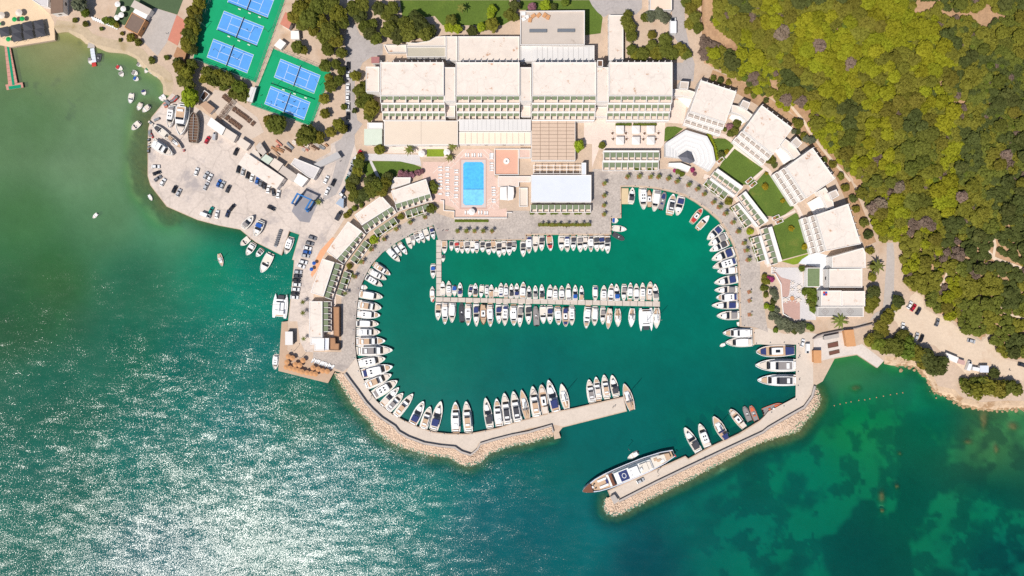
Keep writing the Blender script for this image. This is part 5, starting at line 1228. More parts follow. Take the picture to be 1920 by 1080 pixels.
n = row('C2', '1172,1022,1257,848,66,bn 1252,1058,1307,888,62,fb 1332,1062,1387,848,68,bn 1500,1078,1495,852,66,fw 1595,1078,1575,848,66,fb 1756,1048,1720,822,58,bk 1826,1038,1802,828,58,fw 1892,1024,1860,786,66,fk',
        'inside the curved breakwater', 'yachts inside the curved breakwater', 'the wall bend')
n = row('C3', '47,1007,8,773,66,fk 118,983,70,762,56,sg 187,968,152,735,66,fb 252,948,218,722,60,wt 333,932,270,687,66,bn 412,907,368,717,60,sw', 'inside the curved breakwater', 'yachts inside the curved breakwater', 'the wall bend', n)
n = row('C3', '602,857,575,685,58,fg 650,837,628,665,52,ft 712,822,688,650,56,fb 782,812,748,652,56,bk 902,917,838,715,64,sg', 'near the breakwater tip', 'yachts at the breakwater tip', 'the root')
# pontoon
n = row('i', '400,430,400,218,80,ow 493,430,490,213,80,mt 575,283,575,447,70,du 660,442,660,238,74,bn 830,285,800,457,66,bn 888,442,890,248,74,bk 990,283,970,467,70,ow 1065,288,1055,472,62,mk 1128,462,1130,268,76,ot 1198,452,1203,308,60,dt 1272,442,1275,243,80,mn 1350,462,1350,248,74,mg 1430,472,1432,253,70,bk 1510,462,1512,248,76,bn 1600,482,1610,228,92,mb 1695,492,1695,288,72,bk 1790,487,1790,278,74,bg',
        'on the pontoon north side', 'boats on the north side of the pontoon', 'the corner')
n = row('j', '50,497,45,263,76,bk 160,492,175,268,86,mk 250,507,250,283,78,mt 348,492,345,283,86,mk 448,512,443,253,86,mg 545,512,550,273,76,bu 645,512,642,283,68,bb 850,298,847,522,80,mn 973,512,980,278,92,mt 1075,517,1095,253,90,mk 1180,517,1165,258,86,bu 1285,278,1275,522,80,bg 1368,492,1378,238,82,me 1465,497,1465,253,86,mk 1558,497,1560,238,86,mt 1652,507,1675,223,92,wt 1760,507,1745,258,90,bg',
        'on the pontoon north side', 'boats on the north side of the pontoon', 'the corner', n)
n = row('i', '338,535,328,807,92,bb 440,535,432,867,96,mt 548,540,538,842,102,mw 690,832,678,545,76,rk 785,558,780,887,96,mt 900,555,907,897,92,bn 1008,558,1010,872,96,wb 1112,568,1115,902,96,mt 1238,568,1245,857,92,bn 1342,573,1330,887,96,mn 1462,588,1468,887,110,mw 1570,573,1555,907,86,bg 1680,573,1690,867,96,bk 1810,887,1790,588,90,rg',
        'on the pontoon south side', 'boats on the south side of the pontoon', 'the corner')
n = row('j', '65,598,70,857,100,ow 168,598,172,862,98,bn 285,608,300,877,100,mt 398,608,405,902,96,wn 497,603,497,882,92,mw 740,598,710,927,102,fw 848,613,835,887,96,mw 965,618,960,867,82,bg 1068,618,1038,937,92,st 1185,628,1190,902,96,sb 1405,623,1385,907,96,sg 1605,620,1615,965,205,cw 1770,613,1765,927,106,sw',
        'on the pontoon south side', 'boats on the south side of the pontoon', 'the corner', n)
row('B2', '1328,905,1328,1010,40,bu 1405,832,1400,886,26,dk', 'along the gangway', 'boats along the gangway', 'the quay')
row('C2', '1322,75,1322,-12,36,mb 1335,98,1308,85,24,dr', 'below the gangway', 'boats below the gangway', 'the quay')
# pool quay
n = row('B2', '1412,724,1412,822,42,ot 1465,728,1465,802,32,dk 1503,728,1512,817,40,br 1540,728,1547,822,36,ot 1580,726,1588,822,44,bg 1622,726,1625,820,38,ow 1655,726,1655,820,38,mk 1697,728,1700,812,40,bk 1738,732,1748,832,42,bk 1778,726,1785,820,42,ot 1820,732,1825,850,42,bk 1857,726,1860,837,40,bt 1898,726,1900,837,42,bk',
        'on the pool quay', 'boats on the pool quay', 'the gangway')
n = row('B3', '12,728,15,807,40,bg 82,732,85,847,42,bk 128,690,128,822,46,mn 177,688,175,812,42,ot 222,690,222,802,44,bk 278,688,290,802,48,or 370,688,372,802,46,bt 410,688,415,810,48,mn 460,690,460,802,42,bk 508,690,513,812,46,bg 548,688,550,800,42,bt 592,688,592,810,40,mk 628,688,640,807,48,bk 668,688,680,804,48,bn 712,688,718,822,46,bk',
        'on the pool quay', 'boats on the pool quay', 'the gangway', n)
row('B3', '750,570,798,575,42,du 757,630,860,641,44,ow 757,672,842,718,36,rk', 'below the quay corner', 'boats below the quay corner', 'the stone corner')
# north-east curve
n = row('B3', '892,442,905,326,46,bk 980,333,988,492,62,mw 1032,474,1028,343,38,wb 1090,343,1065,507,60,mg 1113,492,1147,358,44,rn 1182,523,1210,374,60,fk 1270,393,1238,537,60,bn 1343,592,1428,482,46,wr 1393,633,1478,537,46,ow 1572,622,1463,718,58,bn 1612,685,1473,758,62,bg 1622,738,1481,803,52,bk 1667,802,1496,868,70,bn 1682,872,1503,928,64,mn 1690,943,1538,956,54,bw 1697,1008,1515,1042,64,bn',
        'on the east curve', 'yachts on the eastern curve', 'the raft')
n = row('C3', '1692,12,1517,16,52,bg 1692,66,1530,72,64,mn 1702,129,1496,131,56,bn 1707,204,1533,209,64,bg', 'on the east curve', 'yachts on the eastern curve', 'the raft', n)
n = row('C3', '1802,334,1578,338,68,fw 1804,404,1598,409,68,mt', 'on the east curve', 'yachts on the eastern curve', 'the raft', n)
row('C3', '1698,255,1704,288,22,dw 1602,420,1560,438,24,dw', 'near the east quay step', 'tenders near the eastern quay step', 'the quay')
row('C4', '195,466,-95,478,84,wn 212,578,-100,580,92,fg 212,690,-85,690,82,fk', 'in the dark corner berth', 'large yachts in the corner berth', 'the lane')
row('px', '1310,847,1283,801,15.5,bk 1327,838,1311,794,15,mt 1361,823,1337,780,17,sn', 'inside the straight mole', 'yachts inside the straight mole', 'the great yacht')
row('C3', '1742,1047,1633,908,56,wt 1787,1002,1740,888,42,rg 1837,997,1790,883,40,ro', 'inside the mole bend', 'boats inside the mole bend', 'the sailing yacht')
row('C4', '-36,932,112,878,58,ro', 'at the mole corner', 'boats inside the mole bend', 'the corner')
# outside the harbour
row('C2', '150,505,142,612,46,mw', 'moored at the sun deck', 'boats outside the harbour', 'the deck')
t = boat('C2', (175, 225), (190, 45), 110, 'c', 'w', 'big white sailing catamaran moored stern-to at the western quay', 'boats outside the harbour')
row('B2', '108,828,40,965,66,ow 262,705,222,826,56,mw 45,790,0,845,40,bg', 'by the lift dock', 'boats outside the harbour', 'the dock')
row('B1', '1866,706,1803,760,46,ot 1902,748,1848,834,50,bw 1640,822,1666,918,36,sw 725,520,690,556,26,dw 1110,378,1136,424,24,dw', 'off the boatyard', 'boats outside the harbour', 'the yard')
n = row('A1', '868,495,915,520,34,dr 895,535,918,572,34,dg 985,535,1030,555,36,dg 998,580,1035,598,34,du 1025,470,1062,490,36,dg 1058,448,1092,465,36,dt 1108,505,1082,545,30,de 1120,520,1146,545,34,dk 1172,528,1172,578,28,du 1068,672,1080,712,34,dn 985,700,972,775,40,ow 1055,770,1030,825,36,dt 1118,790,1065,838,38,dt 1042,918,985,972,44,ot 740,400,728,465,36,rk 668,430,678,482,32,dg',
        'in the shallow bay', 'small boats in the shallow bay', 'the beach')
row('A1', '1212,705,1240,752,26,dw 1190,722,1222,758,22,dw 1308,615,1290,670,34,dw 1268,498,1238,520,26,dr 1200,430,1192,485,26,dw 930,352,930,378,18,dw', 'on the shingle', 'boats pulled up on the shingle', 'the yard')
# on the hard
def hard(tile, s, b, w_, st_, co, lab): 
    t = boat(tile, s, b, w_, st_, co, lab, 'boats ashore in the boatyard', z=G + 1.1)
    for xx in (-.28, .2):
        for yy in (-.35, .35): link('prop', MB().tube((xx * BL, yy * BB, -1.3), (xx * BL, yy * BB * .7, .2), .12, n=5).mesh('prop', WOODDK), t)
hard('r', (605, 275), (545, 750), 190, 'f', 'b', 'largest white motor yacht propped ashore in the boatyard')
hard('r', (425, 310), (375, 635), 110, 'm', 'g', 'white pilot boat ashore beside the largest yacht')
hard('r', (745, 860), (765, 410), 150, 'x', 'g', 'bare grey wooden hull under repair in the boatyard')
hard('r', (340, 760), (135, 595), 95, 'o', 'k', 'white open boat ashore near the yard edge')
hard('r', (130, 860), (430, 1040), 140, 'f', 'w', 'white flybridge yacht ashore pointing at the open yard')
hard('r', (360, 760), (560, 945), 75, 's', 'g', 'slim white sailing hull ashore between two yachts')
hard('B1', (1822, 628), (1898, 540), 52, 'b', 'g', 'white cruiser ashore at the yard corner')
hard('B2', (38, 580), (-8, 692), 60, 'b', 'u', 'white boat with blue canopy ashore by the lift dock')

# great yacht along the mole
def great_yacht():
    k = 'y'; (ax, ay), (cx, cy) = q('o', (1470, 78), (98, 648))
    ps = P(ax, ay, 3); pb = P(cx, cy, 3); d = pb - ps; c = (ps + pb) / 2
    t = thing('superyacht', 'great white classic motor yacht with navy sun deck along the mole', 'yacht', (c.x, c.y, 0), math.atan2(d.y, d.x), None, (d.length / BL, 31 * S / BB, 2.2))
    fb = 1.3
    mats_ = {'w': WHITEP, 't': TAN, 'n': NAVY, 'g': GLASS, 'v': WINEBR}
    link('hull', hullmesh(k, fb, mat('pale_hull_blue', (222, 228, 240), 0.3, 0.02, 0.5)), t)
    link('deck', MB().flat(dpoly(k, .02, .985, .12), fb - .08).mesh('deck', TAN), t)
    link('bulwark_rail', MB().prism(dpoly(k, .9, .995, .02), fb + .3, fb + .42).mesh('rail', WINEBR), t)
    link('main_deckhouse', pm(k, .14, .72, .3, fb - .1, fb + .55, WHITEP, 'house', .12), t)
    link('house_window', pm(k, .2, .70, .355, fb + .12, fb + .34, GLASS, 'win', .1), t)
    link('aft_deck', pm(k, .05, .16, .45, fb + .5, fb + .58, TAN, 'aft'), t)
    link('upper_deck', pm(k, .10, .70, .48, fb + .56, fb + .66, CREAM, 'udeck'), t)
    link('bridge_house', pm(k, .24, .655, .5, fb + .66, fb + 1.2, WHITEP, 'bridge', .15), t)
    link('bridge_window', pm(k, .60, .672, .60, fb + .7, fb + 1.0, GLASS, 'bwin', .12), t)
    link('bridge_wing', pm(k, .655, .70, .36, fb + .66, fb + .78, WINEBR, 'wing'), t)
    link('sun_deck', pm(k, .26, .64, .58, fb + 1.21, fb + 1.27, WHITEP, 'sdeck'), t)
    link('sun_cushion', pm(k, .51, .60, .78, fb + 1.28, fb + 1.36, NAVY, 'cush'), t)
    mb = MB()
    for i in range(16):
        a0, a1 = 2 * math.pi * i / 16, 2 * math.pi * (i + 1) / 16
        p = lambda a, r: (.055 * BL + math.cos(a) * r * .22 * 1.0, math.sin(a) * r * .5, fb + 1.40)
        mb.add([p(a0, 1.2), p(a1, 1.2), p(a1, .95), p(a0, .95)], [(0, 1, 2, 3)])
    link('hot_tub_rim', mb.mesh('tub', WHITEP), t)
    link('hardtop', pm(k, .40, .50, .75, fb + 1.75, fb + 1.83, WHITEP, 'hardtop'), t)
    for hy in (-1, 1): link('hardtop_post', MB().box((-.05 * BL, hy * .9, fb + 1.5), (.1, .15, .5)).mesh('post', WHITEP), t)
    link('funnel', MB().box((-.13 * BL, 0, fb + 1.6), (.35, .9, .8), taper=.7).mesh('funnel', WHITEP), t)
    link('mast', MB().tube((-.10 * BL, 0, fb + 1.3), (-.10 * BL, 0, fb + 4.2), .05, .03).mesh('mast', WHITEP), t)
    link('tender_cradle', pm(k, .26, .33, .85, fb + 1.28, fb + 1.5, CREAM, 'cradle', .05), t)
    for hy in (-1, 1): link('fore_locker', MB().box((.275 * BL, hy * .75, fb + .12), (.10 * BL, .55, .35), taper=.85).mesh('locker', WHITEP), t)
    for hx_, hy in ((-.22, .6), (-.30, -.5), (-.36, .4)): link('deck_lounge', MB().box((hx_ * BL, hy, fb + .74), (.45, .7, .18), taper=.85).mesh('lounge', WHITEP if hy > 0 else TAN), t)
    link('table', MB().tube((-.33 * BL, 0, fb + .66), (-.33 * BL, 0, fb + .85), .3, n=12).mesh('table', TAN), t)
    for hy in (-.5, .5): link('radar_dome', MB().tube((-.02 * BL, hy, fb + 1.84), (-.02 * BL, hy, fb + 2.1), .16, .08, 8).mesh('dome', WHITEP), t)
    link('bridge_awning', pm(k, .30, .38, .8, fb + 1.6, fb + 1.66, CREAM, 'bawn'), t)
    for s_ in range(5): link('deck_box', MB().box(((.02 + s_ * .05) * BL, -1.28 + .02 * s_, fb + .05), (.18, .14, .2)).mesh('dbox', WINEBR if s_ % 2 else WHITEP), t)
    link('fore_seat', MB().box((.235 * BL, 0, fb + .1), (.25, 1.2, .3)).mesh('fseat', NAVY), t)
    link('windlass', MB().box((.39 * BL, 0, fb + .1), (.25, .5, .3)).mesh('windlass', WHITEP), t)
    for hy in (-1, 1): link('anchor_winch', MB().tube((.365 * BL, hy * .5, fb), (.365 * BL, hy * .5, fb + .25), .12, n=8).mesh('winch', DARK), t)
    link('ensign', MB().box((-.5 * BL, .5, fb + .7), (.12, .5, .04)).mesh('ensign', RED), t)
    for s_ in range(6):
        link('porthole', MB().box(((-.3 + s_ * .1) * BL, -hw(k, .2 + s_ * .1) * BB / 2 * .985, .7), (.12, .05, .12)).mesh('porthole', GLASS), t)
great_yacht()
boat('o', (935, 70), (775, 160), 72, 'd', 'w', 'white tender lying alongside the great yacht', 'yacht tenders')

# ------------------------------------------------------------------ pontoons, jetties
def deck_strip(name, label, quad, n, m, z=0.55, th=0.6, cat='pontoon', gap=0.06, pname='deck_panel'):
    """walkway made of separate deck panels; quad corners: side A start, side A end, side B end, side B start (plan px)"""
    t = thing(name, label, cat, P(*quad[0], 0)); base = Vector(t.location)
    A, B, C_, D = [P(*p, z) - base for p in quad]
    for i in range(n):
        g0 = i / n; g1 = (i + 1) / n - gap / n
        ps = [A.lerp(B, g0), A.lerp(B, g1), D.lerp(C_, g1), D.lerp(C_, g0)]
        link(pname, MB().prism(ps, z - th, z).mesh(pname, m), t)
    return t
PONT = mat('pontoon_deck', (212, 198, 186), 0.85, 0.06, 0.3, fine=(0.06, 1.4))
deck_strip('gangway_pontoon', 'narrow pontoon running from the pool quay into the basin', [(818, 450), (818, 556), (827.5, 556), (827.5, 450)], 9, PONT)
deck_strip('pontoon', 'long pontoon lined with boats in the middle of the basin', [(817, 557.2), (1238, 565.5), (1238, 575), (817, 565.5)], 30, PONT)
deck_strip('raft', 'cream slatted timber raft beside the quay corner', q('B3', '822,332 874,332 872,450 820,450'), 8, mat('cream_slat', (224, 200, 160), 0.75, 0.06, 0.5), z=0.8)
deck_strip('jetty', 'long pink edged jetty of the beach club', q('A1', '32,332 62,640 130,620 72,330'), 10, mat('pink_jetty', (206, 150, 134), 0.8, 0.06, 0.4), z=1.0, cat='jetty')
deck_strip('jetty', 'pink cross head at the end of the beach club jetty', q('A1', '40,635 50,675 175,655 168,618'), 4, mat('pink_jetty', (206, 150, 134)), z=1.03, cat='jetty')
deck_strip('carpet', 'green carpet along the beach club jetty', q('A1', '48,335 92,640 110,637 66,333'), 8, mat('green_carpet', (12, 148, 108), 0.9, 0.05, 0.4), z=1.08, th=0.04, cat='carpet', gap=0.0, pname='carpet_strip')
deck_strip('carpet', 'green carpet on the jetty cross head', q('A1', '62,648 68,672 158,658 155,634'), 3, mat('green_carpet', (12, 148, 108)), z=1.11, th=0.04, cat='carpet', gap=0.0, pname='carpet_strip')
deck_strip('jetty', 'rough stone jetty in the shallow bay', q('A1', '682,215 655,360 710,360 700,215'), 4, CONC2, z=0.9, cat='jetty')
deck_strip('jetty', 'pale floating jetty ending in a red board', q('A1', '675,365 688,470 722,465 705,360'), 5, BLUEWHITE, z=0.6, cat='jetty')
bxr = thing('jetty_board', 'red board at the end of the floating jetty', 'board', P(*q('A1', (708, 485))[0], 0.3)); bx('board', RED, bxr, (0, 0, 0.25), (2.4, 2.2, 0.3), 0.2); bx('rim', ORNG, bxr, (0, -1.0, 0.45), (2.4, 0.2, 0.15), 0.2)
# swim line of buoys
for i, (x, y) in enumerate(((497, 882), (540, 870), (585, 860), (622, 853), (680, 842), (725, 838), (763, 830), (813, 820), (865, 810), (918, 800), (965, 792), (1010, 785))):
    p = P(*q('C4', (x, y))[0], 0); b_ = thing('buoy', 'orange swim buoy, %s from the mole in the floating line' % ordn(i), 'buoy', p, group='swim line buoys')
    bm = bmesh.new(); bmesh.ops.create_icosphere(bm, subdivisions=1, radius=0.36); me = bpy.data.meshes.new('float'); bm.to_mesh(me); bm.free(); me.materials.append(mat('faded_float', (216, 160, 120), 0.7)); link('float', me, b_, (0, 0, 0.1))
    link('eyelet', MB().tube((0, 0, .3), (0, 0, .55), .08, n=6).mesh('eyelet', STEEL), b_)
# travel lift
tl = thing('travel_lift', 'blue boat hoist gantry standing over the lift dock apron', 'boat hoist', P(*q('B2', (365, 420))[0], G)); base = Vector(tl.location)
c4 = [P(*p, G) - base for p in q('B2', '300,455 340,385 440,430 400,500')]
for i, p in enumerate(c4):
    bx('leg', BLUEST, tl, (p.x, p.y, 3.4), (0.7, 0.7, 6.8), -0.5)
    bx('wheel', BLACK, tl, (p.x, p.y, 0.5), (1.5, 0.6, 1.0), 1.05)
def beam(t, a, b, z, w_, m, name):
    d = b - a; c = (a + b) / 2; bx(name, m, t, (c.x, c.y, z), (d.length + w_, w_, w_), math.atan2(d.y, d.x))
beam(tl, c4[0], c4[1], 6.9, 0.8, BLUEST, 'top_beam'); beam(tl, c4[2], c4[3], 6.9, 0.8, BLUEST, 'top_beam'); beam(tl, c4[1], c4[2], 6.95, 0.8, BLUEST, 'cross_beam')
beam(tl, c4[0], c4[1], 1.3, 0.6, BLUEST, 'sill_beam'); beam(tl, c4[2], c4[3], 1.3, 0.6, BLUEST, 'sill_beam')
bx('engine_house', BLUEST, tl, (c4[3].x, c4[3].y, 2.4), (2.2, 1.3, 1.4), 1.05)
# ------------------------------------------------------------------ cars
CARCOL = {'white': (240, 240, 240), 'black': (34, 34, 40), 'silver': (188, 190, 194), 'grey': (120, 122, 128), 'dark': (58, 60, 68), 'blue': (44, 96, 170), 'red': (188, 34, 54), 'teal': (20, 132, 120), 'navy': (40, 52, 84)}
CARC = {}
def car_parts(col, kind='car'):
    if (col, kind) in CARC: return CARC[(col, kind)]
    m = mat('car_paint_' + col, CARCOL[col], 0.3, 0.02, 0.5, spec=0.5); L = []
    if kind == 'car':
        prof = [(-2.15, .45), (-2.1, .82), (-1.7, .92), (1.0, .92), (1.9, .80), (2.15, .62), (2.15, .40)]
        mb = MB(); n = len(prof)
        vs = [(x, -.86 if .5 < z else -.8, z) for x, z in prof] + [(x, .86 if .5 < z else .8, z) for x, z in prof] + [(-2.1, -.8, .28), (2.1, -.8, .28), (-2.1, .8, .28), (2.1, .8, .28)]
        fs = [(i, i + 1, n + i + 1, n + i) for i in range(n - 1)]
        fs += [tuple(range(n - 1, -1, -1)) + (2 * n, 2 * n + 1), tuple(range(n, 2 * n)) + (2 * n + 3, 2 * n + 2), (0, n, 2 * n + 2, 2 * n), (n - 1, 2 * n + 1, 2 * n + 3, 2 * n - 1)]
        L.append(('body', mb.add(vs, fs).mesh('body', m)))
        g = MB(); g.add([(-1.75, -.78, .92), (1.05, -.78, .92), (1.05, .78, .92), (-1.75, .78, .92), (-1.25, -.62, 1.42), (.35, -.62, 1.42), (.35, .62, 1.42), (-1.25, .62, 1.42)], [(0, 1, 5, 4), (1, 2, 6, 5), (2, 3, 7, 6), (3, 0, 4, 7)])
        L.append(('window', g.mesh('window', GLASS)))
        L.append(('roof', MB().box((-.45, 0, 1.44), (1.66, 1.28, .06)).mesh('roof', m)))
    else:
        L.append(('body', MB().box((-.6, 0, 1.25), (3.9, 1.95, 1.9), taper=.95).mesh('body', m)))
        L.append(('cab', MB().box((1.95, 0, .95), (1.3, 1.9, 1.3), taper=.88).mesh('cab', m)))
        L.append(('window', MB().box((1.95, 0, 1.5), (1.35, 1.5, .45), taper=.7).mesh('window', GLASS)))
    w_ = MB().tube((0, -.11, 0), (0, .11, 0), .33, n=10).mesh('wheel', BLACK)
    for x in (-1.35, 1.38):
        for y in (-.78, .78): L.append(('wheel', w_, (x, y, .33)))
    hl_ = MB().box((0, 0, 0), (.1, .35, .14)).mesh('headlight', WHITEP)
    for y in (-.6, .6): L.append(('headlight', hl_, (2.13 if kind == 'car' else 2.6, y, .62)))
    CARC[(col, kind)] = L; return L
def car(tile, x, y, ang, col, label, group, kind='car', sc=1.0):
    p = P(*q(tile, (x, y))[0], G + .7); p.z = G + .05
    t = thing('parked_van' if kind == 'van' else 'parked_car', label, 'van' if kind == 'van' else 'car', p, math.radians(ang), group, (1.06 * sc, 1.08 * sc, 1.05 * sc))
    for e in car_parts(col, kind): link(e[0], e[1], t, e[2] if len(e) > 2 else None)
def cars(tile, spec, where, group, frm, start=0):
    for i, e in enumerate(spec.split()):
        v = e.split(','); kind = 'van' if len(v) > 4 else 'car'
        cn = {'dark': 'dark grey', 'navy': 'dark blue'}.get(v[3], v[3])
        car(tile, float(v[0]), float(v[1]), float(v[2]), v[3], '%s parked %s, %s from %s %s' % (cn, kind, ordn(i + start), frm, where), group, kind)
    return start + len(spec.split())
cars('B1', '1168,170,0,white 1175,217,20,black 1183,258,35,grey 1222,287,60,white 1308,340,65,black 1340,365,65,silver', 'along the yard edge', 'cars along the yard edge', 'the yachts')
cars('B1', '1474,208,72,white 1545,235,60,silver 1575,253,65,white 1545,318,65,silver 1642,295,65,blue 1669,308,65,silver 1711,337,65,dark', 'in the open yard', 'cars in the open yard', 'the bay')
n = cars('B1', '1788,190,75,black 1823,207,75,silver 1858,233,75,black 1890,253,75,white', 'beside the long workshop', 'cars beside the long workshop', 'its open end')
cars('B2', '10,275,75,blue 37,295,75,grey 65,312,75,dark 93,338,80,white 130,360,-80,dark 168,375,80,white', 'beside the long workshop', 'cars beside the long workshop', 'its open end', n)
cars('B1', '1583,500,65,teal 1543,533,-20,white,van 1628,527,80,white 1740,477,50,black 1708,522,70,navy', 'near the seaward rail', 'cars near the seaward rail', 'the bay')
car('B1', 1770, 57, 65, 'black', 'black car parked alone below the boatyard sheds', None)
car('B2', 115, 480, -25, 'black', 'black car standing alone on the lift apron', None)
car('r', 950, 820, 60, 'red', 'red car parked beside the bare wooden hull', None)
car('r', 1062, 765, 85, 'silver', 'silver van next to the red car', None, 'van', .8)
cars('B2', '527,267,65,white 580,290,65,black 535,353,65,white', 'on the gate lane', 'cars on the gate lane', 'the sheds')
n = cars('B2', '423,703,-20,grey 402,745,-15,grey 387,780,-15,white 383,810,-10,blue 370,838,-10,silver 355,885,-15,white 338,915,-20,white 315,960,-5,silver 312,990,-5,dark 303,1022,-5,black 305,1055,-5,white', 'on the west quay', 'cars along the west quay', 'the lift dock')
cars('C2', '297,10,-5,white 293,40,-5,black 288,70,-5,white', 'on the west quay', 'cars along the west quay', 'the lift dock', n)
cars('B2', '773,72,62,red 755,100,62,white 730,130,62,silver 718,178,62,grey 705,215,62,silver 688,258,62,teal 660,345,60,navy 647,387,-50,white', 'under the lane pines', 'cars under the lane pines', 'the hotel')
cars('A2', '692,493,90,black 690,565,90,white 690,655,90,white 688,728,90,white 690,798,90,white 690,870,90,black 693,958,90,navy', 'down the lane', 'cars down the lane', 'the junction')
car('B2', 620, 540, 62, 'dark', 'dark flatbed van parked by the yard barrier', None, 'van')
car('A3', 1502, 70, 85, 'silver', 'silver car on the forest track', None)
car('A3', 1200, 205, 90, 'white', 'white lorry parked in the service lane', None, 'van', 1.7)
cars('C4', '1062,127,60,white 1090,147,55,red 1127,173,60,dark 1268,258,70,grey', 'at the scrub edge', 'cars in the headland car park', 'the lane')
cars('C4', '1008,290,75,white 1113,365,70,silver 1150,377,65,black', 'on the seaward side of the car park', 'cars in the headland car park', 'the lane')
car('C4', 1525, 398, -15, 'silver', 'silver car alone in the middle of the sandy car park', None)
car('C4', 1905, 577, -15, 'dark', 'dark car at the far end of the sandy car park', None)
car('C4', 258, 413, 75, 'white', 'white car parked at the head of the mole quay', None)
car('C4', 292, 452, -90, 'white', 'white pickup van beside the white mole car', None, 'van')
cars('C4', '1500,583,70,white,van 1555,607,-10,white,van', 'in the caravan cluster', 'vans in the caravan cluster', 'the hut')
car('o', 965, 492, 25, 'silver', 'silver car parked on the mole beside the great yacht', None)

# ------------------------------------------------------------------ trees
def leaf_cloud(seed, clumps, per, flat=0.55, lsize=0.10, spread=0.30, core=True, rim=0.78):
    """unit crown (radius ~1, base z=0): clumps of small leaf faces round a dome"""
    r = np.random.RandomState(seed); V = []; F = []; o = 0
    cs = []
    for i in range(clumps):
        a = r.uniform(0, 2 * np.pi); h = r.uniform(0, 1) ** 0.6; rad = rim * np.sqrt(1 - (h * .9) ** 2) * r.uniform(.55, 1.0)
        cs.append((np.cos(a) * rad, np.sin(a) * rad, flat * (.25 + h)))
    for c in cs:
        cr = spread * r.uniform(.7, 1.15)
        d = r.normal(size=(per, 3)); d /= np.linalg.norm(d, axis=1)[:, None]; d[:, 2] = np.abs(d[:, 2]) * .9 - .15
        p = np.array(c) + d * cr * r.uniform(.75, 1.05, (per, 1)) * (1, 1, .75)
        nrm = d + r.normal(size=(per, 3)) * .45; nrm[:, 2] += .35; nrm /= np.linalg.norm(nrm, axis=1)[:, None]
        t = np.cross(nrm, r.normal(size=(per, 3))); t /= np.linalg.norm(t, axis=1)[:, None]; b = np.cross(nrm, t)
        s_ = lsize * r.uniform(.6, 1.3, (per, 1))
        q4 = np.stack([p - t * s_ - b * s_ * .6, p + t * s_ - b * s_ * .6, p + t * s_ * .7 + b * s_ * .8, p - t * s_ * .7 + b * s_ * .8], 1)
        V.append(q4.reshape(-1, 3)); F.append(np.arange(per * 4).reshape(-1, 4) + o); o += per * 4
    V = np.concatenate(V); F = np.concatenate(F).tolist()
    if core:
        bm = bmesh.new(); bmesh.ops.create_icosphere(bm, subdivisions=2, radius=1.0)
        cv = np.array([v.co[:] for v in bm.verts]); cf = [[v.index + len(V) for v in f.verts] for f in bm.faces]; bm.free()
        cv = cv * (.72, .72, flat * .55) * (1 + .12 * r.normal(size=(len(cv), 1))) + (0, 0, flat * .55)
        V = np.concatenate([V, cv]); F += cf
    return V, F
def cloud_mesh(name, VF, m):
    me = bpy.data.meshes.new(name); me.from_pydata(VF[0].tolist(), [], VF[1]); me.materials.append(m); me.update(); return me
CLOUDS = [leaf_cloud(20 + i, 52, 27, .58, .078, .20) for i in range(6)]
CLOUDB = [leaf_cloud(40 + i, 46, 26, .7, .085, .22) for i in range(4)]
CLOUDS_S = [leaf_cloud(60 + i, 14, 24, .6, .13, .36, core=True, rim=.7) for i in range(4)]
LM = {'yellow': leafmat('pine_yellow_green', (144, 144, 36)), 'olive': leafmat('pine_olive', (124, 120, 46)), 'green': leafmat('pine_green', (106, 110, 46)), 'dark': leafmat('evergreen_dark', (88, 94, 48)),
      'grey': leafmat('dry_grey_scrub', (136, 118, 102)), 'bright': leafmat('bright_leaf', (146, 158, 42)), 'purple': leafmat('purple_blossom', (150, 106, 116)), 'silver': leafmat('silver_olive', (108, 112, 88)), 'pink': leafmat('bougainvillea', (176, 70, 120)), 'hedge': leafmat('clipped_hedge', (104, 118, 44)), 'golden': leafmat('golden_topiary', (150, 134, 36))}
CM = {}
def crown(kind, i, fam='p'):
    fm = {'p': CLOUDS, 'b': CLOUDB, 's': CLOUDS_S}[fam]; i %= len(fm)
    if (kind, i, fam) not in CM: CM[(kind, i, fam)] = cloud_mesh('crown', fm[i], LM[kind])
    return CM[(kind, i, fam)]
BARK = mat('pine_bark', (112, 90, 74), 0.9, 0.15, 1.5)
tm_ = MB(); tm_.tube((0, 0, 0), (.02, .01, .55), .055, .042, 7); tm_.tube((.02, .01, .55), (0, 0, 1.0), .042, .02, 7)
for a in range(5):
    tm_.tube((.01, 0, .55 + .06 * a), (.45 * math.cos(a * 1.3), .45 * math.sin(a * 1.3), .85 + .03 * a), .018, .008, 5)
TRUNK = tm_.mesh('trunk', BARK)
def tree(px, py, rpx, kind, label, group, fam='p', hgt=None, zg=None, name='pine_tree', cat='tree'):
    R = rpx * S * 1.12; hgt = hgt if hgt is not None else max(2.2, R * 1.15)
    zg = G if zg is None else zg
    p = P(px, py, zg + hgt * .9)
    t = thing(name, label, cat, (p.x, p.y, zg), RND.uniform(0, 6.28), group)
    ch = R * RND.uniform(.85, 1.05)
    link('crown', crown(kind, RND.randrange(6), fam), t, (0, 0, max(0.0, hgt - ch * .55)), 0, (R, R * RND.uniform(.9, 1.1), ch))
    link('trunk', TRUNK, t, None, 0, (max(.8, R * .9), max(.8, R * .9), hgt))
    return t
def trees(tile, spec, label, group, kinds, fam='p', name='pine_tree', cat='tree', hk=None, uniq=None):
    s_ = TILES[tile][2]
    for i, e in enumerate(spec.split()):
        v = e.split(','); px, py = q(tile, (float(v[0]), float(v[1])))[0]; R = float(v[2]) / s_
        kd = v[3] if len(v) > 3 else kinds[RND.randrange(len(kinds))]
        lab = label if not uniq else '%s, %s from %s' % (label, ordn(i), uniq)
        tree(px, py, R, kd, lab, group, fam, hk(R) if hk else None, name=name, cat=cat)
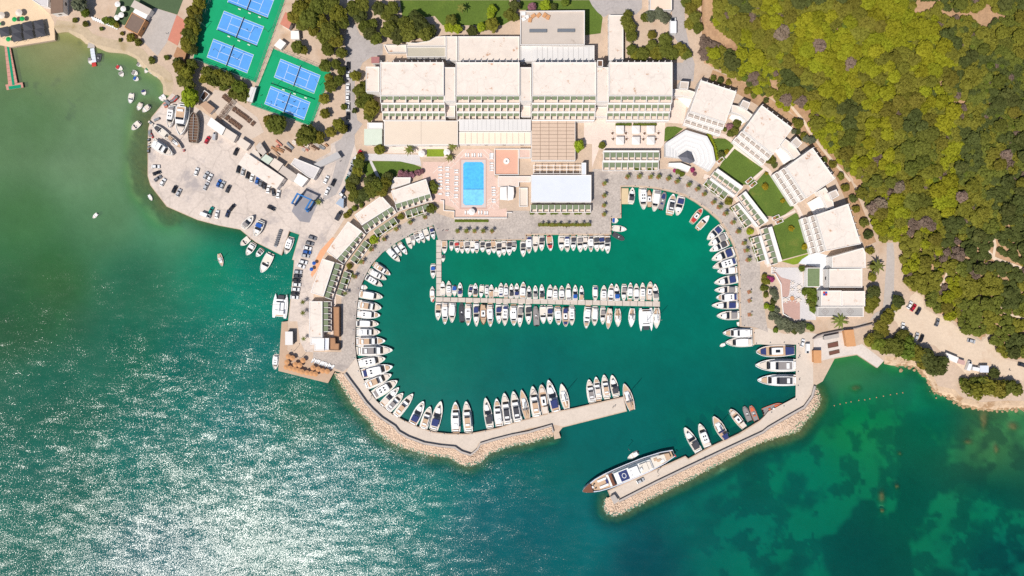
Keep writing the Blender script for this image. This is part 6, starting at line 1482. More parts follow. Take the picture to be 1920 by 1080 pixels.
DG = ['green', 'dark', 'green', 'olive']
trees('A1', '1490,30,55 1455,90,62 1475,140,55 1430,175,60 1455,215,50 1410,250,58 1430,290,52 1395,310,55 1405,350,50 1440,370,45', 'dense pine in the belt between beach and tennis courts', 'pines between beach and tennis courts', DG)
trees('A1', '1350,500,58 1400,545,60 1335,470,45 1370,600,52 1440,480,45 1420,640,50', 'rounded tree above the boatyard corner', 'trees above the boatyard corner', DG, 'b', 'broadleaf_tree')
trees('A1', '1425,730,72,bright', 'bright green bushy tree at the top of the boatyard', None, DG, 'b', 'broadleaf_tree')
trees('A1', '590,30,62,silver 640,95,38,hedge', 'silvery olive tree behind the beach', 'olive trees behind the beach', DG, 'b', 'olive_tree')
SHB = lambda R: max(.9, R * S * .9)
trees('A1', '1560,540,55 1600,600,60 1700,590,62 1790,650,60 1640,560,50 1750,700,48 1820,720,50 1530,590,40 1680,640,45 1870,690,30', 'scrubby shrub on the bank below the tennis courts', 'shrubs below the tennis courts', ['olive', 'green', 'hedge'], 's', 'shrub', 'shrub', SHB)
trees('A1', '840,160,34 790,150,32 870,185,28 640,180,25 980,280,38 1035,315,30 1140,450,32 1250,430,24 560,150,22 915,250,18 760,215,18 900,300,16', 'low shrub scattered along the beach path', 'shrubs along the beach path', ['hedge', 'green', 'olive'], 's', 'shrub', 'shrub', SHB)
trees('A2', '330,60,75 290,120,62 400,130,82 345,185,55 460,50,75 560,40,75 610,100,75 640,165,62 560,225,82 500,275,58 600,300,66 540,365,58 640,395,48 430,230,46 480,150,60 390,30,55', 'dense pine beside the tennis lane', 'pines beside the tennis lane', ['olive', 'green', 'green'])
trees('A2', '310,350,52 355,375,38 520,490,52 560,640,52 620,605,46 640,530,38 510,740,44 515,850,40 660,800,28 595,480,45 545,580,35', 'small pine on the bare slope beside the parked cars', 'small pines beside the parked cars', ['olive', 'green'])
trees('A2', '745,570,44 780,680,58 830,740,58 790,770,55 865,810,66 850,865,48 810,640,40 740,830,22', 'bushy tree at the hotel gable', 'trees at the hotel gable', DG, 'b', 'broadleaf_tree')
trees('A2', '150,930,78 95,900,48 380,1010,82 460,1030,58 620,930,52 650,965,46 560,990,46 330,1060,40', 'pine below the lower tennis block', 'pines below the lower tennis block', ['green', 'olive'])
trees('A2', '740,60,66 790,25,66 780,120,58 815,195,58 855,245,58 900,285,56 870,180,48 920,60,58 980,110,50 1020,60,60 1000,220,75 1065,260,75 1150,230,85 1225,180,82 1265,245,75 1300,225,55 1190,120,55 1040,150,48 1110,170,60', 'tall dark pine in the grove north of the hotel', 'pines north of the hotel', ['dark', 'green', 'green'])
trees('A2', '1465,150,48 1770,70,38,bright 1775,185,58 1620,230,44,dark 1450,205,42,bright 1510,215,38,bright 1690,205,40,bright 1900,110,48 1760,110,32,bright', 'garden tree on the hotel lawn', 'garden trees on the hotel lawn', DG, 'b', 'garden_tree')
trees('A3', '20,40,48 20,125,38 150,50,34,purple 250,40,48,bright 400,15,38,hedge 310,50,30', 'garden tree along the hall roof edge', 'garden trees along the hall roof', DG, 'b', 'garden_tree')
trees('A3', '860,150,52 885,205,58 895,265,56 870,105,42 980,400,58 1050,345,50 1085,400,58 1150,300,56 1150,380,66 1205,400,58 1260,370,56 1305,405,48 900,375,48 1050,260,38 930,410,45', 'pine behind the eastern hotel block', 'pines behind the eastern hotel block', ['green', 'olive', 'green'])
trees('A3', '1040,120,48,silver 1100,100,46,silver 1145,135,46,silver 1000,130,40,green', 'grey leaved olive beside the service building', 'olives beside the service building', DG, 'b', 'olive_tree')
trees('A3', '1340,60,56 1370,130,56 1330,180,48 1395,205,48 1385,20,48 1310,20,46 1510,140,42,dark', 'pine between service lane and track', 'pines along the service lane', ['olive', 'green'])
trees('B2', '925,40,44', 'round tree on the beige garden terrace', None, DG, 'b', 'garden_tree')
trees('B2', '780,100,40 770,150,48 760,205,48 740,260,48 710,320,48 740,370,48 765,415,38 722,400,36 860,280,58 905,310,66 865,345,66 820,375,58 935,340,58 965,295,56 985,245,46 960,345,36 700,280,36', 'tall pine in the grove above the western houses', 'pines above the western houses', DG)
trees('B2', '1085,222,30 1125,232,30 1165,232,28 1215,215,28 1245,205,22', 'purple flowering shrub at the lawn edge', 'purple shrubs at the lawn edge', ['purple'], 's', 'flowering_shrub', 'shrub', SHB)
trees('B2', '1330,320,36 1335,352,26 1310,480,42 1320,290,26', 'clipped green bush at the gable of the poolside house', 'bushes at the poolside house', ['green', 'hedge'], 's', 'bush', 'bush', SHB)
trees('B2', '1085,545,28 880,715,38,bright 700,915,26 620,540,1', 'bush in a planter between the western awnings', 'bushes between the western awnings', ['olive', 'hedge'], 's', 'bush', 'bush', SHB)
trees('B2', '680,535,30 700,510,24 740,480,24 790,460,22', 'low scrub beside the yard barrier', 'scrub beside the yard barrier', ['olive', 'hedge'], 's', 'bush', 'bush', SHB)
trees('B3', '500,15,50,bright', 'bright tree in the corner of the brown pergola', None, DG, 'b', 'garden_tree')
trees('B3', '675,10,30,green', 'dark clipped tree beside the canopy terrace', None, DG, 'b', 'garden_tree')
trees('B3', '1245,205,22,hedge 1275,225,24,hedge 1220,200,16,pink 1355,195,20,pink 1370,225,18,purple', 'flowering bush below the stage house', 'bushes below the stage house', ['hedge'], 's', 'flowering_shrub', 'shrub', SHB)
trees('f', '380,220,62,olive 690,670,60,bright', 'rounded shrub between the lower eastern terraces', 'shrubs between the lower eastern terraces', DG, 's', 'bush', 'bush', SHB)
trees('e', '275,640,1 1010,940,62,olive', 'rounded shrub between lower terraces nearest the stage', 'shrub between lower terraces nearest the stage', DG, 's', 'bush', 'bush', SHB)
trees('a', '1030,860,60,purple 1140,810,75,green 1100,920,70,green 1040,960,60,green 950,900,40,green', 'leafy shrub between first and second wings', 'shrubs between first and second wings', DG, 's', 'shrub', 'shrub', SHB)
trees('b', '640,960,60,green 720,980,60,green 740,1040,50,dark 700,920,40,olive', 'leafy shrub between second and third wings', 'shrubs between second and third wings', DG, 's', 'shrub', 'shrub', SHB)
trees('b', '1095,410,85,olive 1210,640,60,silver 1300,660,70,silver 1030,530,45,silver', 'roadside tree behind the second wing', 'trees behind the second wing', DG, 'b', 'broadleaf_tree')
trees('e', '900,230,55,dark', 'dark round tree beside the amphitheatre hedge', None, DG, 'b', 'garden_tree')
trees('e', '980,190,36 1560,720,58 1825,930,42 1580,520,28', 'golden clipped ball shrub on the lawns near the amphitheatre', 'ball shrubs on the northern lawns', ['golden'], 's', 'ball_shrub', 'shrub', SHB)
trees('d', '665,465,48 875,740,55', 'golden clipped ball shrub on the southern lawn', 'ball shrubs on the southern lawn', ['golden'], 's', 'ball_shrub', 'shrub', SHB)
trees('b', '20,840,36', 'golden clipped ball shrub under the second wing', None, ['golden'], 's', 'ball_shrub', 'shrub', SHB)
trees('g', '330,420,50,pink 380,430,45,pink 270,380,50 300,460,60 250,560,55 290,660,50 400,620,70,silver 430,700,60,silver 400,760,55,dark 300,830,50,bright 380,860,60 450,900,60,silver 250,450,40 300,560,40', 'mixed bush in the bed beside the dining terrace', 'bushes beside the dining terrace', ['green', 'olive', 'hedge'], 's', 'bush', 'bush', SHB)
trees('g', '830,270,50 870,620,60 930,590,60 1000,620,60 960,680,60 1010,720,60 980,800,60 1000,880,50 930,760,40', 'leafy bush along the restaurant terrace strip', 'bushes along the restaurant terrace', ['green', 'hedge'], 's', 'bush', 'bush', SHB)
trees('h', '80,260,80,silver 160,320,80,silver 260,350,85,silver 350,390,80,silver 440,430,80,silver 520,400,70,silver 300,450,70,silver 200,410,70,silver 400,480,65,dark 500,480,60,silver 120,470,50,hedge 620,420,60,hedge 660,450,50,hedge', 'grey green shrub in the bed above the mole', 'shrubs above the mole', ['silver'], 's', 'shrub', 'shrub', SHB)
trees('C4', '980,100,52 960,140,40 890,230,56 850,290,56 910,195,46 830,345,48 870,330,46 790,100,56 800,30,56 765,150,46 780,60,50', 'pine beside the concrete lane', 'pines beside the concrete lane', ['green', 'dark', 'olive'])
trees('C4', '770,400,55 830,420,66 890,440,70 960,440,76 1040,470,76 1120,490,76 1190,510,76 1235,570,72 1300,560,64,dark 1290,610,62,dark 1020,350,52 1060,395,52 980,390,50 1170,570,50 1240,620,45', 'dense headland shrub between car park and water', 'shrubs between car park and water', ['olive', 'green', 'hedge', 'dark'], 's', 'shrub', 'shrub', SHB)
trees('C4', '1500,740,62 1570,765,70 1650,745,72 1730,755,70 1810,745,64 1700,640,44,dark 1870,765,52 1610,705,52 1470,705,38 1760,790,50 1550,700,45', 'dense scrub on the rocky point', 'scrub on the rocky point', ['green', 'olive', 'hedge'], 's', 'shrub', 'shrub', SHB)

trees('px', '1338,146,6 1352,150,7 1366,154,6 1402,170,8 1414,178,7 1436,188,6 1496,246,7 1508,256,9 1546,300,7 1562,308,8 1578,330,8 1586,352,9 1600,372,9 1606,392,8 1620,416,10 1628,440,10 1632,470,9 1640,500,10 1636,520,9 1490,226,6', 'shrub on the earth strip behind the curved wings', 'shrubs behind the curved wings', ['green', 'olive', 'dark', 'olive'], 's', 'shrub', 'shrub', SHB)
# hillside forest: pines by Poisson sampling, species by place
clear = [q('A4', '1100,100 1110,0 1280,0 1240,60 1150,100'), q('A4', '1300,70 1500,90 1600,80 1650,10 1700,80 1830,120 1700,140 1640,210 1590,190 1520,120 1340,110'), q('A4', '170,780 330,830 300,900 200,830'), q('A4', '1275,600 1320,600 1320,670'), q('A4', '1380,760 1500,740 1480,790'),
         q('B4', '1640,800 1690,780 1700,690 1750,750 1720,800 1800,850 1920,920 1920,945 1780,890 1700,880'), q('B4', '1290,900 1330,930 1350,1000 1310,1050 1330,970'), q('B4', '880,740 1000,740 960,860 950,1080 880,1080'), q('B4', '640,230 720,280 700,330 640,300'), q('B4', '1870,790 1920,840 1900,860'), q('B4', '1680,980 1800,1000 1780,1030'),
         q('A3', '1430,-30 1515,-30 1510,190 1690,330 1680,390 1430,260'), q('C4', '1740,120 1780,190 1920,215 1920,240 1760,200'), q('C4', '1640,380 1700,330 1670,400'), q('A4', '0,600 80,590 70,690'), q('b', '950,110 1000,120 1110,230 1230,240 1280,330 1240,420 1300,520 1380,620 1560,860 1500,900 1400,800 1280,630 1200,500 1030,260'), q('A3', '1310,240 1420,260 1400,420 1340,420')]
cand = []
rr = np.random.RandomState(5)
gx_, gy_ = np.meshgrid(np.arange(1300, 1945, 3.0), np.arange(-20, 700, 3.0))
pts = np.stack([gx_.ravel(), gy_.ravel()], -1) + rr.uniform(-1.5, 1.5, (gx_.size, 2)); rr.shuffle(pts)
ok = inside(forest, pts[:, 0], pts[:, 1]) & (seg_dist(forest[3:], pts[:, 0], pts[:, 1]) > 5)
for c in clear: ok &= ~inside(c, pts[:, 0], pts[:, 1])
pts = pts[ok]
dcl = np.full(len(pts), 1e9)
for c in clear: dcl = np.minimum(dcl, seg_dist(c, pts[:, 0], pts[:, 1], True))
# plain areas of dense bright pines (photo) against open scrub
def bright_zone(x, y):
    b1 = inside([(1440, 60), (1560, 0), (1715, 0), (1760, 60), (1790, 110), (1780, 190), (1700, 215), (1560, 180), (1470, 130)], x, y)
    return b1
bz = bright_zone(pts[:, 0], pts[:, 1])
sel = np.zeros((0, 3)); info = []
nz = vnoise(pts[:, 0], pts[:, 1], 38, 21); nz2 = vnoise(pts[:, 0], pts[:, 1], 30, 22)
for i, (x, y) in enumerate(pts):
    east = x > 1790 or y > 450
    R = rr.uniform(11, 20) if bz[i] else rr.uniform(8, 18) * (0.8 if east else 1.0)
    open_ = x > 1690 and y > 420
    if open_: R = rr.uniform(6, 13)
    R = min(R, dcl[i] * 1.1 + 2)
    if R < 5: continue
    if len(sel):
        d = np.hypot(sel[:, 0] - x, sel[:, 1] - y)
        if (d < (R + sel[:, 2]) * (0.62 if open_ else 0.54)).any(): continue
    sel = np.concatenate([sel, [[x, y, R]]])
    v = nz[i]
    if bz[i]: kd = 'yellow' if v + rr.uniform(-.18, .18) > .36 else 'olive'
    elif y > 250 and x < 1760: kd = 'yellow' if v + rr.uniform(-.2, .2) > .72 else 'olive' if v > .34 else 'green'
    elif x > 1800: kd = 'dark' if v > .62 else ('olive' if nz2[i] > .42 else 'green')
    else: kd = 'yellow' if v + rr.uniform(-.15, .15) > .58 else ('olive' if v > .3 else 'dark')
    if nz2[i] > (.78 if x > 1740 and y < 330 else .86) and not (bz[i] and nz2[i] < .9): kd = 'grey'
    info.append(kd)
order = np.argsort(-sel[:, 2])
zz = hillz(sel[:, 0], sel[:, 1])
NF = 290
flab = {'yellow': ('bright yellow green pine crown packed in the hillside wood', 'yellow green pines of the hillside wood'), 'olive': ('olive green pine on the wooded hillside', 'olive green pines of the hillside wood'), 'green': ('mid green pine on the wooded hillside', 'mid green pines of the hillside wood'),
        'dark': ('dark evergreen among the hillside pines', 'dark evergreens of the hillside wood'), 'grey': ('bare grey brown tree among the hillside pines', 'bare grey trees of the hillside wood')}
def place(x, y, R):
    if x < 1640 and float(seg_dist(forest[10:], np.array([x]), np.array([y]))[0]) < 34: w_ = 'right behind the curved wings' if y > 150 else 'beside the unmade track'
    elif y > 520: w_ = 'above the sandy car park'
    elif x > 1700 and y > 420: w_ = 'among the sandy footpaths'
    elif y < 70 and x > 1700: w_ = 'round the bare earth clearing'
    elif x > 1850: w_ = 'along the far hill side'
    elif y < 60: w_ = 'along the top of the wood'
    elif y < 220 and x > 1460: w_ = 'in the bright heart of the wood'
    elif x < 1460: w_ = 'on the track side of the wood'
    else: w_ = 'in the middle of the wooded slope'
    return w_, ('broad' if R > 15.5 else 'medium' if R > 12.5 else 'small')
for i in order[:NF]:
    lab, grp = flab[info[i]]
    w_, sz_ = place(sel[i, 0], sel[i, 1], sel[i, 2])
    lab = sz_ + ' ' + {'yellow': 'yellow green pine crown', 'olive': 'olive green pine crown', 'green': 'mid green pine crown', 'dark': 'dark evergreen crown', 'grey': 'bare grey brown tree'}[info[i]] + ' ' + w_; grp = lab
    tree(sel[i, 0], sel[i, 1], sel[i, 2], info[i], lab, grp, 'p' if info[i] not in ('dark', 'grey') else 'b', hgt=RND.uniform(3.9, 6.0), zg=float(zz[i]), name='bare_tree' if info[i] == 'grey' else 'evergreen_tree' if info[i] == 'dark' else 'pine_tree')
# remaining small trees and the maquis between them: one mass per colour
def mass(name, label, items, kind):
    V = []; F = []; o = 0
    for (x, y, R, z) in items:
        v, f = CLOUDS_S[RND.randrange(4)]; a = RND.uniform(0, 6.28); ca, sa = math.cos(a), math.sin(a)
        Rm = R * S * 1.15; hz = Rm * RND.uniform(.7, 1.1); p = P(x, y, z + hz * .5)
        vv = v * (Rm, Rm, hz); vv = np.stack([vv[:, 0] * ca - vv[:, 1] * sa + p.x, vv[:, 0] * sa + vv[:, 1] * ca + p.y, vv[:, 2] + z - .2], -1)
        V.append(vv); F += [[i + o for i in q_] for q_ in f]; o += len(v)
    if V: tag(link(name, cloud_mesh(name, (np.concatenate(V), F), LM[kind])), label, 'undergrowth', kind='stuff')
fillp = []
px_ = rr.permutation(len(pts))
s2 = sel.copy()
for i in px_:
    x, y = pts[i]; R = rr.uniform(3.5, 7)
    if x > 1690 and y > 420: R = rr.uniform(2.5, 4.5)
    if dcl[i] < R * .9: continue
    if x > 1690 and y > 420 and rr.rand() < .5: continue
    d = np.hypot(s2[:, 0] - x, s2[:, 1] - y) - s2[:, 2] * .62
    if (d < R * .25).any(): continue
    s2 = np.concatenate([s2, [[x, y, R]]]); fillp.append((x, y, R))
    if len(fillp) > 1300: break
fz = hillz(np.array([f[0] for f in fillp]), np.array([f[1] for f in fillp]))
rest = [(sel[i, 0], sel[i, 1], sel[i, 2], float(zz[i]) + 1.0, info[i]) for i in order[NF:]]
grp_ = {}
for (x, y, R), z in zip(fillp, fz):
    kd = ['olive', 'green', 'dark', 'grey', 'hedge'][min(4, int(rr.choice(5, p=[.42, .28, .12, .08, .10])))]
    grp_.setdefault(kd, []).append((x, y, R * 1.15, float(z) + (1.6 if not (x > 1690 and y > 420) else .2)))
for x, y, R, z, kd in rest: grp_.setdefault(kd, []).append((x, y, R, z))
for kd, it in grp_.items(): mass('undergrowth', {'olive': 'olive', 'green': 'mid green', 'dark': 'dark green', 'grey': 'dry grey brown', 'hedge': 'yellowish', 'yellow': 'bright yellow'}[kd] + ' scrub filling gaps between the hillside trees', it, kd)

# ------------------------------------------------------------------ palms, planters, hedges
def palm_crown(seed, n=11, L=1.0):
    r = random.Random(seed); mb = MB()
    for i in range(n):
        a = 2 * math.pi * i / n + r.uniform(-.2, .2); up = r.uniform(.25, .7); l = L * r.uniform(.85, 1.1); pr = []
        for j in range(5):
            s_ = j / 4; d = l * s_; z = up * d - .75 * d * d / L; w_ = .13 * L * (1 - abs(s_ - .4) * 1.3 if s_ > .05 else .3)
            w_ = max(.02, w_)
            cx, cy = math.cos(a) * d * .92, math.sin(a) * d * .92
            pr.append(((cx - math.sin(a) * w_, cy + math.cos(a) * w_, z - .05), (cx, cy, z + .03), (cx + math.sin(a) * w_, cy - math.cos(a) * w_, z - .05)))
        vs = [p for t in pr for p in t]; fs = []
        for j in range(4): fs += [(3 * j, 3 * j + 1, 3 * j + 4, 3 * j + 3), (3 * j + 1, 3 * j + 2, 3 * j + 5, 3 * j + 4)]
        mb.add(vs, fs)
    return mb.mesh('fronds', leafmat('palm_frond', (122, 128, 62)))
PALMC = [palm_crown(i) for i in range(4)]
ptr = MB(); ptr.tube((0, 0, 0), (.03, 0, .5), .07, .055, 7); ptr.tube((.03, 0, .5), (0, 0, 1), .055, .05, 7); PALMT = ptr.mesh('trunk', BARK)
SOIL = mat('planter_soil', (168, 118, 88), 0.9, 0.12, 0.8)
def palm(px, py, R, h, label, group, planter=True):
    p = P(px, py, G)
    t = thing('palm_tree', label, 'palm', p, RND.uniform(0, 6.28), group)
    link('crown', PALMC[RND.randrange(4)], t, (0, 0, h), 0, (R, R, R))
    link('trunk', PALMT, t, None, 0, (max(1.2, R * 1.3), max(1.2, R * 1.3), h))
    if planter:
        b_ = link('planter', None, t); 
        bpy.data.objects.remove(b_)
        bx('planter', SOIL, t, (0, 0, .15), (2.0, 2.0, .3), .3)
def palms(tile, spec, where, group, frm, R=1.9, h=3.6, planter=True):
    for i, e in enumerate(spec.split()):
        v = e.split(','); px, py = q(tile, (float(v[0]), float(v[1])))[0]
        palm(px, py, R * (float(v[2]) if len(v) > 2 else 1) * RND.uniform(.9, 1.1), h * RND.uniform(.85, 1.15), 'young palm in a brick planter, %s from %s %s' % (ordn(i), frm, where), group, planter)
palms('B3', '862,250 950,248 1035,250 1095,250 1168,262 1232,285', 'on the north promenade', 'palms on the north promenade', 'the pavilion')
palms('B3', '690,300 690,390 688,463 688,530', 'beside the pavilion', 'palms beside the pavilion', 'the terraces')
palms('B3', '1320,310 1385,340 1437,378 1505,440 1548,475 1593,525 1650,590 1690,658 1735,745 1750,800 1765,870', 'on the east promenade', 'palms on the east promenade', 'the stage house')
palms('C3', '1778,30 1780,95 1780,200', 'above the east quay step', 'palms above the east quay step', 'the curve', .8)
palms('B2', '1513,655 1580,655 1640,655 1705,655 1770,655', 'below the pool terrace', 'palms below the pool terrace', 'the gangway')
palms('B3', '215,607 255,607 300,607 350,607 410,607 465,607 520,607 565,607', 'in the long bed', 'palms in the long bed', 'the pool', 1.5, planter=False)
palms('B2', '1270,550 1160,590 1055,640 965,715 870,790 800,885 745,995', 'on the west promenade', 'palms on the west promenade', 'the pool')
palms('C2', '680,40 365,105 365,185 370,378', 'around the western bar', 'palms around the western bar', 'the curve', planter=False)
for tl_, x, y, R, h, lab in (('B2', 1160, 55, 3.6, 5, 'feathery palm on the beige garden terrace'), ('B2', 1480, 30, 3.4, 5, 'palm at the corner of the pool terrace'), ('B2', 1455, 108, 3.0, 3, 'low palm between grass rectangle and pool'), ('A2', 1545, 90, 3.2, 6, 'lone palm on the hotel lawn'),
                              ('B4', 785, 920, 5.2, 5, 'large date palm behind the restaurant'), ('C4', 515, 245, 5.6, 4.5, 'large date palm below the diamond terrace'), ('B2', 478, 440, 2.4, 2.5, 'small palm beside the blue boat hoist')):
    palm(*q(tl_, (x, y))[0], R, h, lab, None, False)
def hedge(label, line, wd, h, kind, group=None, z=G):
    pts_ = q(*line); t = thing('hedge', label, 'hedge', P(*pts_[0], z), group=group); base = Vector(t.location); r = np.random.RandomState(len(label))
    V = []; F = []; o = 0; body = MB()
    for i in range(len(pts_) - 1):
        a = P(*pts_[i], z) - base; b = P(*pts_[i + 1], z) - base; d = b - a; L_ = d.length; u = d.normalized(); v = Vector((-u.y, u.x, 0))
        w_ = wd * S
        body.box(((a + b) / 2).to_tuple()[:2] + (h / 2,), (L_, w_ * .8, h * .92), math.atan2(d.y, d.x))
        nn = int(L_ * w_ * 10) + 20
        for k in range(nn):
            p = a + u * r.uniform(0, L_) + v * r.uniform(-.55, .55) * w_; p = np.array([p.x, p.y, h * r.uniform(.85, 1.12)])
            n_ = r.normal(size=3) * .6 + (0, 0, 1); n_ /= np.linalg.norm(n_); tt = np.cross(n_, r.normal(size=3)); tt /= np.linalg.norm(tt); bb = np.cross(n_, tt); s_ = r.uniform(.12, .24)
            V += [p - tt * s_ - bb * s_, p + tt * s_ - bb * s_, p + tt * s_ + bb * s_, p - tt * s_ + bb * s_]; F.append((o, o + 1, o + 2, o + 3)); o += 4
    link('foliage', cloud_mesh('foliage', (np.array(V), F), LM[kind]), t)
    link('inner_branches', body.mesh('inner', LM[kind]), t)
hedge('curved clipped hedge behind the amphitheatre', ('e', '690,-80 740,20 790,160 830,330'), 6, 1.6, 'bright')
hedge('low hedge under the first wing balconies', ('a', '420,850 560,880 690,930'), 4.5, .9, 'green')
for k, (x0, x1) in enumerate(((775, 895), (908, 1083))): hedge('clipped box hedge on the canopy terrace, %s from the pergola' % ordn(k), ('A3', '%d,936 %d,936' % (x0, x1)), 4.5, 1.0, 'hedge', 'canopy terrace hedges')
for k, x in enumerate((150, 225, 315, 403, 493, 570)): hedge('low hedge in front of the pavilion, %s from the pool' % ordn(k), ('B3', '%d,518 %d,518' % (x - 28 + 12 * (k in (0, 5)), x + 28 - 12 * (k in (0, 5)))), 6, .8, 'hedge', 'hedges in front of the pavilion')
hedge('long planted bed in the promenade below the pavilion', ('B3', '195,607 593,607'), 6, .5, 'olive')
hedge('green hedge under the harbour wall of the pool terrace', ('B2', '1492,578 1742,578'), 3.5, .7, 'hedge')
for k, e in enumerate(('1135,555 1165,545', '1190,535 1250,520', '1030,605 1065,590', '970,655 1015,630', '920,690 945,675', '840,775 865,750', '755,895 780,870', '710,960 725,990', '690,1010 680,1060')):
    hedge('low hedge before the western awnings, %s from the pool' % ordn(k), ('B2', e), 5.5, .8, 'hedge', 'hedges before the western awnings')
for k, e in enumerate(('1440,295 1460,325', '1490,345 1530,375', '1555,390 1580,410', '1635,475 1660,500', '1690,535 1715,575', '1735,605 1745,625', '1780,700 1795,730', '1805,770 1825,820', '1835,850 1845,880')):
    hedge('low hedge before the eastern awnings, %s from the stage' % ordn(k), ('B3', e), 5.5, .8, 'hedge', 'hedges before the eastern awnings')
for k, e in enumerate(('920,190 970,190', '1015,190 1065,190')): hedge('low hedge below the straight terraces, %s from the pavilion' % ordn(k), ('B3', e), 4, .7, 'hedge', 'hedges below the straight terraces')

# ------------------------------------------------------------------ furniture
def canopy4(px, py, size, h, m, label, group, rot=0.0, name='canopy_tent'):
    t = thing(name, label, 'canopy', P(px, py, G), rot, group); s_ = size / 2
    mb = MB().add([(-s_, -s_, h), (s_, -s_, h), (s_, s_, h), (-s_, s_, h), (0, 0, h + size * .18)], [(0, 1, 4), (1, 2, 4), (2, 3, 4), (3, 0, 4)])
    link('canvas', mb.mesh('canvas', m), t)
    for x in (-1, 1):
        for y in (-1, 1): bx('pole', STEEL, t, (x * s_ * .95, y * s_ * .95, h / 2), (.1, .1, h))
for k, (x, y) in enumerate(((805, 980), (923, 980), (1033, 980), (805, 1062), (923, 1062), (1033, 1062))):
    canopy4(*q('A3', (x, y))[0], 4.4, 2.6, W, 'white square canopy in the %s row, %s from the pergola' % ('upper' if k < 3 else 'lower', ordn(k % 3)), 'white canopies on the dining terrace')
for k, (x, y) in enumerate(((55, 250), (145, 230), (230, 210), (315, 197), (150, 287), (235, 270), (322, 253))):
    canopy4(*q('A1', (x, y))[0], 5.2, 2.4, DARK, 'black beach cabana, %s from the jetty on the tan deck' % ordn(k), 'black cabanas on the beach deck', .22, 'beach_cabana')
def parasol(px, py, R, h, m, label, group, z=G, n=10):
    t = thing('parasol', label, 'parasol', P(px, py, z), RND.uniform(0, 1), group)
    vs = [(math.cos(2 * math.pi * i / n) * R, math.sin(2 * math.pi * i / n) * R, h) for i in range(n)] + [(0, 0, h + R * .38)]
    link('canopy', MB().add(vs, [(i, (i + 1) % n, n) for i in range(n)]).mesh('canopy', m), t)
    link('pole', MB().tube((0, 0, 0), (0, 0, h + R * .35), .05, n=6).mesh('pole', WOODDK), t)
    link('foot', MB().tube((0, 0, 0), (0, 0, .15), .35, n=8).mesh('foot', CONC2), t)
STRAW = mat('straw_thatch', (206, 152, 106), 0.9, 0.15, 1.2)
for k, (x, y) in enumerate(((252, 512), (283, 522), (242, 553), (305, 570), (237, 590), (268, 598), (298, 605), (338, 575), (328, 615), (355, 625), (392, 632), (425, 637), (362, 540), (437, 595), (475, 605), (508, 618), (543, 622), (455, 642))):
    parasol(*q('C2', (x, y))[0], 1.5, 2.4, STRAW, 'straw parasol on the timber sun deck, %s from its seaward corner' % ordn(k), 'straw parasols on the sun deck')
for k, (x, y) in enumerate(((900, 45), (943, 80), (928, 125), (895, 145))): parasol(*q('A1', (x, y))[0], 1.6, 2.5, W, 'white round parasol on the dark turf, %s from the top' % ordn(k), 'white parasols on the dark turf')
for k, (x, y) in enumerate(((35, 128), (165, 108))): parasol(*q('A1', (x, y))[0], 2.0, 2.5, PALEB, 'thatched parasol on the tan deck, %s from the frame edge' % ordn(k), 'thatched parasols on the tan deck')
GRP = mat('green_parasol_cloth', (20, 164, 84), 0.8, 0.06, 0.5)
for k, (x, y) in enumerate(((10, 190), (130, 157), (188, 153), (85, 305))): parasol(*q('A1', (x, y))[0], 1.4, 2.3, GRP, 'green parasol on the beach club deck, %s from the frame edge' % ordn(k), 'green parasols on the beach deck')
for k, (x, y) in enumerate(((1247, 78), (1435, 68), (1620, 512))): parasol(*q('B2', (x, y))[0], 1.9, 2.6, W, 'white round parasol %s' % ('beside the grass rectangle', 'at the pool end of the grass rectangle', 'at the harbour end of the pool')[k], 'white parasols round the pool')
for k, (x, y) in enumerate(((444, 895), (425, 940))): parasol(*q('B2', (x, y))[0], 1.1, 2.3, BLUE, 'small blue parasol beside the orange ramp, %s from the lift dock' % ordn(k), 'blue parasols beside the ramp')
LB = MB().box((0, 0, .32), (1.9, .68, .1)); LB2 = MB().add([(-.95, -.34, .38), (-.45, -.34, .38), (-.45, .34, .38), (-.95, .34, .38), (-1.05, -.34, .75), (-1.05, .34, .75)], [(1, 2, 5, 4), (0, 4, 5, 3)])
LM1, LM2 = LB.mesh('bed', WHITEP), LB2.mesh('back', WHITEP)
LLEG = MB().box((0, 0, .13), (.07, .07, .26)).mesh('leg', STEEL)
def lounger(px, py, ang, label, group, z=G + .1, sc=1.15):
    t = thing('sun_lounger', label, 'sun lounger', P(px, py, z), math.radians(ang), group, (sc, sc, sc))
    link('bed', LM1, t); link('backrest', LM2, t)
    for x in (-.8, .8):
        for y in (-.27, .27): link('leg', LLEG, t, (x, y, 0))
for rn, xs, ys, w_ in (('first row from the gable', 365, (430, 475, 545, 590, 640, 690, 745, 830), ''), ('middle row', 470, (435, 470, 530, 565, 625, 660, 720, 755, 820, 850), ''), ('row nearest the water', 605, (475, 510, 575, 610, 660, 690, 745, 780, 845, 880), ''), ('row beside the court', 1135, (228, 250, 275, 300, 370, 408, 440, 475), ''), ('row beside the sail canopy', 1165, (735, 775, 810, 845, 915, 950), '')):
    for k, y in enumerate(ys): lounger(*q('n', (xs + RND.uniform(-4, 4), y))[0], 0, 'white sun lounger, %s from the hotel in the %s' % (ordn(k), rn), 'sun loungers round the pool')
for k, (x, y) in enumerate(((750, 250), (785, 250), (845, 250), (880, 250), (940, 250), (975, 250))): lounger(*q('n', (x, y))[0], 90, 'white sun lounger, %s from the palm at the head of the pool' % ordn(k), 'sun loungers round the pool')
for k, (x, y) in enumerate(((1570, 515), (1590, 515), (1672, 515), (1692, 515), (1718, 518), (1735, 518))): lounger(*q('B2', (x, y))[0], 90, 'white sun lounger, %s from the steps at the harbour end of the pool' % ordn(k), 'sun loungers round the pool')
